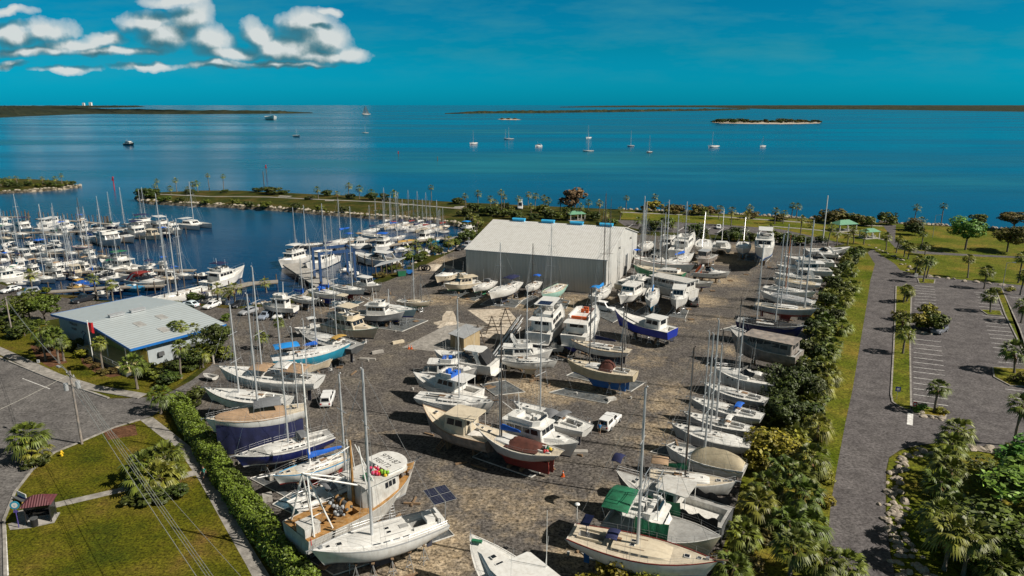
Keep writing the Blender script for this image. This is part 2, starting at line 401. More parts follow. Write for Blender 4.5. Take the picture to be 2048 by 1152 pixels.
band('path',[(1240,424),(1330,428),(1420,432),(1540,440),(1640,447),(1765,452)],2.4,.018,m_conc)
band('path',[(1535,452),(1600,457),(1665,463),(1740,473),(1780,482)],1.8,.02,m_conc)
band('path',[(310,388),(420,393),(480,393),(540,394),(620,398),(760,404),(830,410),(930,418)],2.2,.018,m_conc)
for q in ([(560,391),(585,392),(578,394),(555,393)],[(612,394),(630,393),(628,396),(610,396)],[(910,413),(930,412),(925,416),(905,416)],[(650,400),(668,399),(668,402),(650,402)],[(800,409),(828,408),(826,410),(799,411)]):
 sheet('concrete_pad',q,.03,m_conc)
def isle(pts,material=None):
 sheet('verge',pts,.15,material or m_grass)
 band('kerb',pts+[pts[0]],.25,.012,m_conc,thick=.15)
isle([(1792,573),(1823,575),(1821,640),(1820,700),(1822,822),(1800,815),(1785,805),(1782,790),(1787,700),(1790,640)])
isle([(1990,575),(2003,577),(2040,660),(2060,720),(2080,800),(2100,800),(2090,700),(2050,660),(2035,620),(2013,574)][:6]+[(2040,690),(2010,630)])
isle([(1822,815),(1845,812),(1895,826),(1890,836),(1860,832),(1826,828)])
isle([(1985,735),(2060,740),(2070,775),(2020,772),(1988,755)])
isle([(1960,620),(2000,622),(2005,632),(1975,630)])
isle([(1835,557),(1870,560),(1868,568),(1838,567)])
def pline(a,b,w=.12,z=.022):return (a,b,w,z)
mb=MB()
def stripe(a,b,w=.13,z=.024,px=True):
 p=Vector(G2(*a)) if px else Vector(a);q=Vector(G2(*b)) if px else Vector(b)
 t=(q-p).normalized();n=Vector((-t.y,t.x))*w/2
 mb.add([(u.x,u.y,z) for u in (p+n,q+n,q-n,p-n)],[(0,1,2,3)])
ys=[679+i*9.1 for i in range(15)]
for i,y in enumerate([679,688.5,697,706,716,725,735,744,756,767,778,790,803]):
 k=(y-679)/136.
 stripe((1827,y-1),(1882+16*k,y+5+4*k))
for y in (571,576,581,586,592,598,604,610,617):stripe((1829,y),(1869+(y-571)*.12,y+3))
for y,x in ((584,1948),(589,1951),(594,1953),(600,1955),(606,1957),(613,1959),(631,1964),(638,1966),(645,1970),(652,1972),(660,1974),(668,1977),(676,1980),(686,1983),(695,1986),(704,1990),(714,1993),(724,1997),(734,2000)):
 stripe((x,y),(x+48+(y-584)*.10,y+5))
for y,x in ((778,2010),(795,2017),(812,2024),(830,2032)):stripe((x,y),(x+60,y+7))
for y,x in ((588,2016),(594,2020)):stripe((x,y),(x+60,y+5))
stripe((1821,826),(1819.5,850),.75)
for x in range(1265,1600,26):stripe((x,449+(x-1265)*.045),(x-12,457+(x-1265)*.045),.25)
for x in (1850,1858):pass
stripe((45,757),(100,778),.12);stripe((8,1040),(14,1152),.3);stripe((11,1152),(28,1320),.3)
o=mb.build('parking_lines',[m_paint]);structure(o)
def water():
 m,N,L=nodes_mat('lagoon_water')
 b=N['Principled BSDF'];b.inputs['IOR'].default_value=1.33
 tc=N.new('ShaderNodeTexCoord');v=tc.outputs['Object']
 mp=N.new('ShaderNodeMapping');mp.inputs['Scale'].default_value=(.0012,.0055,1.);mp.inputs['Rotation'].default_value=(0,0,rad(12));L.new(v,mp.inputs[0])
 w=nz(N,L,mp.outputs[0],1.,6,.62)
 c=ramp(N,L,w,[(.36,(.001,.030,.085)),(.50,(.002,.065,.135)),(.60,(.004,.11,.175)),(.70,(.012,.155,.20))])
 mp3=N.new('ShaderNodeMapping');mp3.inputs['Scale'].default_value=(.012,.06,1.);L.new(v,mp3.inputs[0])
 c=mix(N,L,1.,c,ramp(N,L,nz(N,L,mp3.outputs[0],1.,4,.6),[(.3,.82),(.7,1.18)]),'MULTIPLY')
 sx=N.new('ShaderNodeSeparateXYZ');L.new(v,sx.inputs[0])
 mr=N.new('ShaderNodeMapRange');mr.inputs['From Min'].default_value=220;mr.inputs['From Max'].default_value=420;L.new(sx.outputs['Y'],mr.inputs['Value'])
 c=mix(N,L,mr.outputs[0],(.002,.022,.066),c)
 L.new(c,b.inputs['Base Color'])
 rr=ramp(N,L,w,[(.4,.10),(.62,.32)]);L.new(rr,b.inputs['Roughness'])
 b.inputs['Specular IOR Level'].default_value=.42
 bp=N.new('ShaderNodeBump');bp.inputs['Strength'].default_value=.5;bp.inputs['Distance'].default_value=.16
 mp2=N.new('ShaderNodeMapping');mp2.inputs['Scale'].default_value=(.35,.8,1.);L.new(v,mp2.inputs[0])
 L.new(nz(N,L,mp2.outputs[0],1.,3,.6),bp.inputs['Height']);L.new(bp.outputs[0],b.inputs['Normal'])
 mb=MB();s=45000.
 mb.add([(-s,-200,WZ),(s,-200,WZ),(s,s,WZ),(-s,s,WZ)],[(0,1,2,3)])
 structure(mb.build('water',[m],norm=False))
water()
m_far=ground_mat('far_woods',[(.35,(.010,.017,.010)),(.5,(.022,.030,.014)),(.68,(.055,.050,.026))],.012,.05,.5,gscale=.1)
def farland(name,near,far_,h,cell=34.,beach=True):
 q=[G2(*p,WZ) for p in near]+[G2(*p,WZ) for p in reversed(far_)]
 mb=MB()
 n=90;rows=9
 def along(pl,t):
  pl=[Vector(G2(*p,WZ)) for p in pl];d=[0.]
  for a,b in zip(pl,pl[1:]):d.append(d[-1]+abs(b.x-a.x)+1e-6)
  s=t*d[-1]
  for i in range(len(pl)-1):
   if s<=d[i+1]+1e-6:return pl[i].lerp(pl[i+1],(s-d[i])/(d[i+1]-d[i]))
  return pl[-1]
 n=260
 ws=[0,.03,.06,.1,.16,.24,.34,.46,.6,.76,.9,1.]
 grid=[]
 for i in range(n+1):
  a=along(near,i/n);b=along(far_,i/n);row=[]
  for k,w in enumerate(ws):
   p=a.lerp(b,w)
   p+=Vector((0,1))*(noise.noise(Vector((p.x*.01,p.y*.01,k)))*12)
   edge=min(1.,i/14.,(n-i)/14.)
   z=WZ-.5 if k in (0,len(ws)-1) else (WZ+.9 if k==1 else WZ+.9+(h*(.45+.75*abs(noise.noise(Vector((p.x*.03,p.y*.02,3.))))+.5*noise.noise(Vector((p.x*.006,p.y*.006,9.)))))*edge)
   row.append((p.x,p.y,max(z,WZ-.5)))
  grid.append(row)
 m=len(ws)
 mb.add([p for r in grid for p in r],[(i*m+k,(i+1)*m+k,(i+1)*m+k+1,i*m+k+1) for i in range(n) for k in range(m-1)])
 o=mb.build(name,[m_far]);structure(o)
farland('mainland',[(-300,241),(0,237),(50,234),(100,232),(150,229.5),(200,228.5),(300,229),(420,228.5),(540,227.6),(625,226.5)],[(-300,214),(0,214),(50,214.5),(100,215),(150,217),(200,220.5),(300,222),(420,223),(540,223.4),(625,225)],13)
farland('mainland',[(-200,217),(60,216.6),(170,216),(230,215.3),(290,214)],[(-200,213),(60,213),(170,213),(230,213),(290,213)],26)
farland('mainland',[(890,228),(960,227),(1080,226),(1200,224.5),(1300,223),(1420,221.5),(1500,219)],[(890,226.4),(960,225),(1080,223.4),(1200,221.6),(1300,220.4),(1420,219.2),(1500,217.5)],11)
farland('mainland',[(1120,215),(1250,214.5),(1400,214.8),(1520,219),(1700,219.5),(1850,222),(2048,225),(2500,230)],[(1120,213.5),(1250,212.5),(1400,211.5),(1520,211),(1700,211),(1850,211),(2048,211),(2500,211)],20)
sandm=m_dirt
slab('islet',[(1424,244),(1440,246),(1500,247),(1560,247.4),(1600,247),(1638,246),(1642,244),(1600,242),(1500,241.5),(1440,242)],m_dirt,WZ-1.,WZ+.6)
slab('islet',[(995,238),(1005,239),(1030,239.4),(1042,238.6),(1030,237.4),(1005,237)],m_dirt,WZ-1.,WZ+.6)
def sstep(a,b,x):
 t=max(0.,min(1.,(x-a)/(b-a)));return t*t*(3-2*t)
class Hull:
 def __init__(s,L,power=False,B=None,fb=None,d=None,D=None,rake=None,tw=None,sheer=None,srake=None,full=2.0,oz=0.):
  s.L=L;s.power=power
  s.B=B or (.30*L+.35 if not power else .30*L+.55)
  s.fb=fb or ((.085*L+.25) if not power else (.085*L+.42))
  s.d=d or (.05*L if not power else .055*L)
  s.D=D or (.14*L if not power else .075*L+.15)
  s.rake=(.11*L if not power else .13*L) if rake is None else rake
  s.tw=tw or (.66 if not power else .93)
  s.sheer=(.035*L if not power else .055*L) if sheer is None else sheer
  s.srake=(.05*L if not power else 0.) if srake is None else srake
  s.tm=.45 if not power else .36
  s.full=full;s.oz=oz
 def b(s,t):
  if t<s.tm:return s.B/2*(s.tw+(1-s.tw)*math.sin(PI/2*t/s.tm))
  u=(t-s.tm)/(1-s.tm);return s.B/2*max(0.,1-u**(s.full+(.6 if s.power else 0)))
 def zs(s,t):
  return s.fb+s.sheer*max(0,t-.35)**2/.42*1.25+(.25*s.sheer*(max(0,.35-t)/.35)**2 if not s.power else 0)
 def zb(s,t):
  if s.power:return -s.d*(1-.15*(1-t))*(1-sstep(.62,1.,t)*.92)
  return -s.d*max(0.,math.sin(PI*(.06+.90*t)))**.8+.28*s.fb*sstep(.25,0.,t)+.05*sstep(.8,1,t)
 def y(s,t,z):
  b=s.b(t);z0=s.zb(t);z1=s.zs(t)
  u=max(0.,min(1.,(z-z0)/(z1-z0)))
  if s.power:
   uc=.34;f=.86-.42*sstep(.5,1.,t)
   return b*(f*u/uc) if u<uc else b*(f+(1-f)*((u-uc)/(1-uc))**(1+.5*t))
  n=2.5-1.1*sstep(.5,1,t)-.2*sstep(.3,0,t)
  return b*(max(0.,1-(1-u)**n))**(1/n)
 def x(s,t,z):
  q=(s.zs(t)-z)/(s.zs(t)+s.d)
  return -s.L/2+t*s.L-s.rake*q*sstep(.5,1.,t)**1.5+s.srake*q*sstep(.4,0.,t)
 def rings(s):
  T=[0,.04,.1,.18,.27,.36,.46,.56,.66,.75,.83,.9,.95,.985,1.]
  out=[]
  for t in T:
   z0,z1=s.zb(t),s.zs(t);st=.012*s.L
   lv=[z0]+[z0+(0-z0)*k for k in (.3,.65)]+[0.,st]+[st+(z1-.1-st)*k for k in (.35,.7)]+[z1-.1,z1]
   lv=[min(z1,max(z0,q)) for q in lv]
   out.append((t,lv))
  return out
 def mesh(s,parent,top,bottom,stripe=None,rim=None,gun=None):
  stripe=stripe or bottom;rim=rim or top;gun=gun or rim
  mb=MB();rs=s.rings();m=len(rs[0][1]);vs=[]
  for t,lv in rs:
   side=[(s.x(t,z),s.y(t,z),z) for z in lv]
   bi=max(0.,s.b(t)-.09);zt=s.zs(t)
   side+=[(s.x(t,zt)-.05*(t==1),bi,zt+.005),(s.x(t,zt)-.05*(t==1),bi,zt-.09)]
   vs+=side+[(a,-b_,c) for a,b_,c in side]
  k2=m+2;w=2*k2;fs=[];ms=[]
  mi=[1,1,1,2,0,0,0,3,3,3]
  for i in range(len(rs)-1):
   for k in range(k2-1):
    a=i*w+k
    fs.append((a,a+w,a+w+1,a+1));ms.append(mi[k])
    a+=k2
    fs.append((a,a+1,a+w+1,a+w));ms.append(mi[k])
  for k in range(m-1):
   fs.append((k,k+1,k2+k+1,k2+k));ms.append(mi[k] if mi[k]!=3 else 0)
  mb.v=vs;mb.f=fs;mb.m=ms
  return mb.build('hull',[top,bottom,stripe,gun],parent,True,(0,0,s.oz))
 def deck(s,parent,m,well=None,wellm=None,wd=.55,cam=.045):
  T=sorted(set([0.004,.04,.1,.18,.27,.36,.46,.56,.66,.75,.83,.9,.95,.985]+(list(well[:2]) if well else [])))
  yy=[-1,-.62,-.3,0,.3,.62,1];mb=MB();vs=[]
  for t in T:
   b=max(.02,s.b(t)-.085);z=s.zs(t)-.07
   for q in yy:vs.append((s.x(t,s.zs(t)),q*b,z+cam*s.B/2*(1-q*q)))
  n=len(yy);fs=[]
  for i in range(len(T)-1):
   for k in range(n-1):
    if well and well[0]-1e-6<=T[i]<well[1]-1e-6 and 1<=k<=n-3:
     if len(well)<3 or well[2]>=.6 or 2<=k<=3:continue
    a=i*n+k;fs.append((a,a+n,a+n+1,a+1))
  mb.add(vs,fs,0)
  if well:
   q=.62 if (len(well)<3 or well[2]>=.6) else .3
   TT=[t for t in T if well[0]-1e-6<=t<=well[1]+1e-6]
   rim=[]
   for t in TT:
    b=(s.b(t)-.085)*q;z=s.zs(t)-.07+cam*s.B/2*(1-q*q);rim.append((s.x(t,s.zs(t)),b,z))
   zf=min(r[2] for r in rim)-wd
   loop=[(a,b,c) for a,b,c in rim]+[(a,-b,c) for a,b,c in reversed(rim)]
   nn=len(loop)
   mb.add(loop+[(a,b,zf) for a,b,c in loop],[(i,(i+1)%nn,nn+(i+1)%nn,nn+i) for i in range(nn)]+[tuple(range(nn,2*nn))],1)
  return mb.build('deck',[m,wellm or m],parent,True,(0,0,s.oz))
 def dk(s,t,q=0.):return s.zs(t)-.07+.045*s.B/2*(1-q*q)
 def X(s,t):return -s.L/2+t*s.L
def panes(mb,a,b,c,d,n,u0=.05,u1=.95,v0=.2,v1=.8,gap=.1,off=.015,m=0):
 a,b,c,d=(Vector(q) for q in (a,b,c,d))
 nn=(b-a).cross(d-a)
 if nn.length<1e-6:return
 nn.normalize()
 for i in range(n):
  s0=u0+(u1-u0)*(i+gap/2)/n;s1=u0+(u1-u0)*(i+1-gap/2)/n
  q=[]
  for u,v in ((s0,v0),(s1,v0),(s1,v1),(s0,v1)):
   q.append(a.lerp(b,u).lerp(d.lerp(c,u),v)+nn*off)
  q2=[p-nn*(off+.03) for p in q]
  mb.add(q+q2,[(0,1,2,3),(0,1,5,4),(1,2,6,5),(2,3,7,6),(3,0,4,7)],m)
def block(mb,x0,x1,w0,w1,z0,z1,ra=.1,rf=.4,ti=.88,ch=.12,m=0,zf=None):
 zf=z0 if zf is None else zf
 def ring(a,b,wa,wb,za,zb,c):
  ca=min(c,wa*.4);cb_=min(c,wb*.4)
  return [(a+ca,-wa,za),(b-cb_,-wb,zb),(b,-wb+cb_,zb),(b,wb-cb_,zb),(b-cb_,wb,zb),(a+ca,wa,za),(a,wa-ca,za),(a,-wa+ca,za)]
 r0=ring(x0,x1,w0,w1,z0,zf,ch);r1=ring(x0+ra,x1-rf,w0*ti,w1*ti,z1,z1,ch)
 mb.loft([r0,r1],m)
 return dict(stbd=(r0[0],r0[1],r1[1],r1[0]),front=(r0[2],r0[3],r1[3],r1[2]),port=(r0[4],r0[5],r1[5],r1[4]),aft=(r0[6],r0[7],r1[7],r1[6]))
def roofslab(mb,x0,x1,w0,w1,z,th=.07,ch=.25,m=0):
 mb.prism([(x0+ch,-w0),(x1-ch,-w1),(x1,-w1+ch),(x1,w1-ch),(x1-ch,w1),(x0+ch,w0),(x0,w0-ch),(x0,-w0+ch)],z,z+th,m)
def rails(h,parent,t0=.02,t1=.985,hgt=.62,r=.016,step=1.9,lod=2,pulpit=True,mats='steel'):
 if lod<1:return
 mb=MB();n=max(3,int((t1-t0)*h.L/step));r=r if lod>1 else r*1.3
 for sgn in (1,-1):
  pts=[]
  for i in range(n+1):
   t=t0+(t1-t0)*i/n
   p=Vector((h.x(t,h.zs(t)),sgn*max(0.,h.b(t)-.06),h.zs(t)))
   q=p+Vector((0,0,hgt));mb.tube(p,q,r,n=4);pts.append(q)
  mb.path(pts,r*.7,4)
  if lod>1:mb.path([p-Vector((0,0,hgt*.45)) for p in pts],r*.55,4)
 mb.build('railing',[mats],parent,False,(0,0,h.oz))
def bmast(h,parent,t,H,color='alu',boom=None,cover=None,spread=True,lod=2,r=None,boomlen=.36,boomz=None,aft=True,z0=None,stays=True,rake=0.):
 z=(h.dk(t) if z0 is None else z0);x=h.X(t);r=r or (.0078*H+.025);top=(x-rake,0,H)
 mb=MB();mb.tube((x,0,z-.2),top,r,r*.72,8)
 if spread:
  for f in ((.5,) if H<13 else (.38,.68)):
   zz=z+(H-z)*f;w=h.B*.30*(1.1-f*.5)
   mb.tube((x-rake*f,-w,zz+.1),(x-rake*f,w,zz+.1),.035,n=5)
 if lod>1:
  mb.tube(top,(x-rake,0,H+.7),.012,n=4);mb.ball((x-rake+.15,0,H+.12),.09)
 mb.build('mast',[color],parent,True,(0,0,h.oz))
 if stays:
  mb=MB();rr=.014 if lod>1 else .018
  bz=h.zs(.985);mb.tube((x,0,H-.3),(h.X(.985),0,bz),rr,n=3)
  if aft:mb.tube((x,0,H-.1),(h.X(.01),0,h.zs(.01)),rr,n=3)
  for sg in (1,-1):
   for dt,f in ((-.02,.98),(-.06,.68),(.05,.68)) if lod else ((-.02,.98),):
    w=h.b(t)-.1
    wz=z+(H-z)*.5
    mb.tube((x,0,z+(H-z)*f),(h.X(t+dt),sg*w,h.zs(t)),rr,n=3)
  mb.build('rigging',['steel'],parent,False,(0,0,h.oz))
 if boom or cover:
  bz=(boomz if boomz is not None else z+1.25);bl=boomlen*h.L
  mb=MB();mb.tube((x-.1,0,bz),(x-bl,0,bz+.12),.075,n=6);mb.build('boom',[color],parent,True,(0,0,h.oz))
  if cover:
   mb=MB();rg=[]
   for i in range(9):
    u=i/8.;hh=.52*(1-u)**.7+.22+.10*math.sin(u*9)*.3;ww=.20*(1-u*.5)+.03*math.sin(u*14)
    px_=x-.02-u*(bl-.1);zz=bz+.12*u-.12
    rg.append([(px_,-ww*.6,zz),(px_,-ww,zz+.15),(px_,-ww*.3,zz+hh),(px_,ww*.3,zz+hh),(px_,ww,zz+.15),(px_,ww*.6,zz)])
   if True:rg.insert(0,[(x+.18,q[1]*.7,q[2]+(.5 if q[2]>bz+.2 else 0)) for q in rg[0]])
   mb.loft(rg);mb.build('sail_cover',[cover],parent,True,(0,0,h.oz))
def canopy(h,parent,t0,t1,w,z0,hh,color,name='bimini',arch=.22,posts=True,front=0.):
 mb=MB();x0,x1=h.X(t0),h.X(t1);n=7;rg=[]
 for (x,dz) in ((x0,-.08),(x0+.1,0),((x0+x1)/2,.05),(x1-.1,0),(x1,-.08-front)):
  top=[];bot=[]
  for k in range(n):
   q=-1+2*k/(n-1);z=z0+hh+dz+arch*(1-q*q)
   top.append((x,q*w,z));bot.append((x,q*w,z-.05))
  rg.append(top+bot[::-1])
 mb.loft(rg);o=mb.build(name,[color],parent,True,(0,0,h.oz))
 if posts:
  mb=MB()
  for x in (x0+.1,x1-.1):
   for sg in (1,-1):mb.tube(((x0+x1)/2+(x-(x0+x1)/2)*.6,sg*w*.97,z0),(x,sg*w,z0+hh),.02,n=4)
  mb.build('canopy_frame',['steel'],parent,False,(0,0,h.oz))
 return o
def tarp(h,parent,t0,t1,ridge,color,drop=.25,name='tarp_cover',wmul=1.03,seed=0,tent=1.3):
 mb=MB();rg=[];n=15;rr=random.Random(seed)
 for i in range(n+1):
  t=t0+(t1-t0)*i/n;b=max(.12,h.b(min(t,.97)))*wmul;zt=h.zs(t);e=math.sin(PI*min(1,max(0,i/n))**.9)**.35 if 0<i<n else .25
  row=[]
  for k in range(11):
   q=-1+2*k/10;zz=zt+(ridge*e)*(1-abs(q)**tent)+rr.uniform(-.07,.07)*(abs(q)<.9)
   if abs(q)>.99:zz=zt-drop*(1+rr.uniform(-.4,.4))
   row.append((h.x(t,zt),q*b,zz))
  rg.append(row)
 mb.loft(rg,closed=False,caps=False)
 return mb.build(name,[color],parent,True,(0,0,h.oz))
def skirt(h,parent,t0,t1,color,ztop=0.,zbot=None,name='hull_skirt',sides=(1,-1)):
 zbot=-h.oz+.15 if zbot is None else zbot;rr=random.Random(4)
 for sg in sides:
  mb=MB();rg=[];n=22
  for i in range(n+1):
   t=t0+(t1-t0)*i/n;zt=h.zs(t)-.95+ztop*math.sin(i)*.0+.5*(t-.5)
   w=h.y(t,zt)+.05
   rg.append([(h.x(t,zt),sg*w,zt),(h.x(t,zt),sg*(w+.12+.1*math.sin(i*2.1)),zt*.55+zbot*.45),(h.x(t,zt)+rr.uniform(-.1,.1),sg*(w+.05+.16*math.sin(i*1.7)),zbot)])
  mb.loft(rg,closed=False,caps=False);mb.build(name,[color],parent,True,(0,0,h.oz))
def hatchset(h,parent,spots,lod):
 if lod<1:return
 for (t,y,w,l,z) in spots:
  mb=MB();mb.box(h.X(t),y,z,l,w,.06,0);mb.box(h.X(t),y,z+.035,l*.8,w*.8,.02,1)
  mb.build('hatch',['white','glass'],parent,False,(0,0,h.oz))
def sailboat(p,root):
 L=p['L'];lod=p.get('lod',2)
 h=Hull(L,False,p.get('B'),p.get('fb'),tw=p.get('tw'),rake=p.get('rake'),sheer=p.get('sheer'),srake=p.get('srake'),D=p.get('D'))
 h.oz=p['lift'];up=h.oz
 top=p.get('top','white');bot=p.get('bot','antifoul')
 h.mesh(root,top,bot,p.get('stripe'),p.get('rim'),p.get('gun'))
 dm=p.get('deck','deck');cw=p.get('well',(.10,.30,.3))
 h.deck(root,dm,cw if lod else None,p.get('wellm','greydeck' if lod else dm))
 if p.get('keel',True):
  full=p.get('fullkeel');mb=MB()
  k0,k1=(.12,.66) if full else (.38,.60)
  prof=[(h.X(k0)+.3,-h.d*.5),(h.X(k1)+(.4 if full else .15),-h.d*.55),(h.X(k1)-(.8 if full else .25),-h.D),(h.X(k0)+(.2 if full else .45),-h.D)]
  w=[.09,.07,.16,.16] if not full else [.14,.12,.2,.2]
  vs=[(x,-q,z) for (x,z),q in zip(prof,w)]+[(x,q,z) for (x,z),q in zip(prof,w)]
  mb.add(vs,[(0,1,2,3),(7,6,5,4),(0,1,5,4),(1,2,6,5),(2,3,7,6),(3,0,4,7)])
  mb.build('keel',[p.get('keelm',bot)],root,True,(0,0,up))
  mb=MB();xr=h.X(.1) if not full else h.X(.09)
  mb.hexa([(xr,-.04,-h.D*.8),(xr+.55,-.05,-h.D*.8),(xr+.55,.05,-h.D*.8),(xr,.04,-h.D*.8),(xr-.1,-.03,.25*h.fb),(xr+.5,-.04,.05),(xr+.5,.04,.05),(xr-.1,.03,.25*h.fb)])
  mb.build('rudder',[bot],root,False,(0,0,up))
 if p.get('cabin',True):
  c0,c1=p.get('cab',(.31,.70));ch=p.get('ch',.42);mb=MB();rg=[];T=[c0+(c1-c0)*i/6 for i in range(7)]
  hs=[1,1,.98,.94,.86,.72,.12];ws=[]
  for t,k in zip(T,hs):
   w=min(h.B*.33,h.b(t)*.66);z=h.dk(t,.6)-.05;hh=ch*k;x=h.X(t)
   ws.append((x,w,z,hh))
   rg.append([(x,-w,z),(x,-w*.93,z+hh*.8),(x,-w*.78,z+hh),(x,0,z+hh+.06),(x,w*.78,z+hh),(x,w*.93,z+hh*.8),(x,w,z)])
  mb.loft(rg);cab=mb.build('cabin',[p.get('cabm',top if top in ('white','cream','dullwhite') else 'white')],root,True,(0,0,up))
  mw=MB()
  for sg in (1,-1):
   for i in ((0,1,2,3) if lod else (1,)):
    (xa,wa,za,ha),(xb,wb,zb_,hb)=ws[i],ws[i+1]
    f=.93
    A=(xa,sg*wa,za);B_=(xb,sg*wb,zb_);Cc=(xb,sg*wb*f,zb_+hb*.8);D_=(xa,sg*wa*f,za+ha*.8)
    q=(A,B_,Cc,D_) if sg<0 else (B_,A,D_,Cc)
    panes(mw,*q,1,.14,.86,.38,.82,0.)
  mw.build('window',['glass'],cab,False,(0,0,up))
  zt=lambda t:h.dk(t,.6)-.05+ch*(1.06 if t<.5 else .85)
  if lod>0:
   sp=[(.80,0,.55,.55,h.dk(.80)+.05),(.60,0,.5,.5,zt(.52)+.02)]
   if lod>1:sp+=[(.44,.35,.4,.5,zt(.44)+.02),(.44,-.35,.4,.5,zt(.44)+.02),(.88,0,.4,.4,h.dk(.88)+.03)]
   hatchset(h,root,sp,lod)
   mb=MB()
   for sg in (1,-1):mb.tube((h.X(c0+.02),sg*h.B*.2,zt(c0)+.07),(h.X(c0+.22),sg*h.B*.19,zt(c0)+.06),.025,n=4)
   mb.box(h.X(c0)+.25,0,zt(c0)+.05,.9,.62,.07)
   mb.build('companionway',[p.get('trim','teak')],root,False,(0,0,up))
 if lod>0:
  mb=MB()
  for sg in (1,-1):mb.box(h.X((cw[0]+cw[1])/2),sg*h.b(.2)*.40,h.dk(.2)+.12,(cw[1]-cw[0])*L,.16,.26)
  mb.build('coaming',[p.get('cabm','white')],root,False,(0,0,up))
  mb=MB();xw=h.X(cw[0]+.07);zw=h.dk(.15)-.1
  mb.tube((xw,0,zw-.45),(xw,0,zw+.35),.06,n=6)
  for k in range(10):
   a=2*PI*k/10;b_=2*PI*(k+1)/10;q=.38
   mb.tube((xw-.1,q*math.cos(a),zw+.35+q*math.sin(a)),(xw-.1,q*math.cos(b_),zw+.35+q*math.sin(b_)),.02,n=4)
  mb.build('steering_wheel',['steel'],root,False,(0,0,up))
  rails(h,root,lod=lod)
  mb=MB();xb=h.X(1.0);zb_=h.zs(1.0)
  mb.box(xb+.12,0,zb_,.7,.16,.06);mb.tube((xb+.4,-.18,zb_-.12),(xb+.4,.18,zb_-.12),.05,n=5);mb.tube((xb-.2,0,zb_+.08),(xb+.42,0,zb_-.1),.03,n=4)
  mb.box(h.X(.93),0,h.dk(.93)+.1,.3,.3,.22)
  mb.build('anchor',['steel'],root,False,(0,0,up))
 if p.get('dodger'):
  canopy(h,root,.27,.36,h.B*.28,h.dk(.3)+.3,.75,p['dodger'],'dodger',.2,False,.55)
 if p.get('bimini'):
  a,b_=p.get('bim',(.06,.24));canopy(h,root,a,b_,h.B*.30,h.dk(.15)+.1,1.75,p['bimini'])
 if p.get('sprit'):
  mb=MB();mb.tube((h.X(.97),0,h.zs(1)+.02),(h.X(1)+p['sprit'],0,h.zs(1)+.25),.09,.06,6);mb.build('bowsprit',[p.get('spritm','teak')],root,True,(0,0,up))
 for i,mm in enumerate(p.get('masts',[])):
  t,H,kw=mm;kw=dict(kw);kw.setdefault('lod',lod);kw.setdefault('aft',i==0)
  bmast(h,root,t,H-up,**kw)
 return h
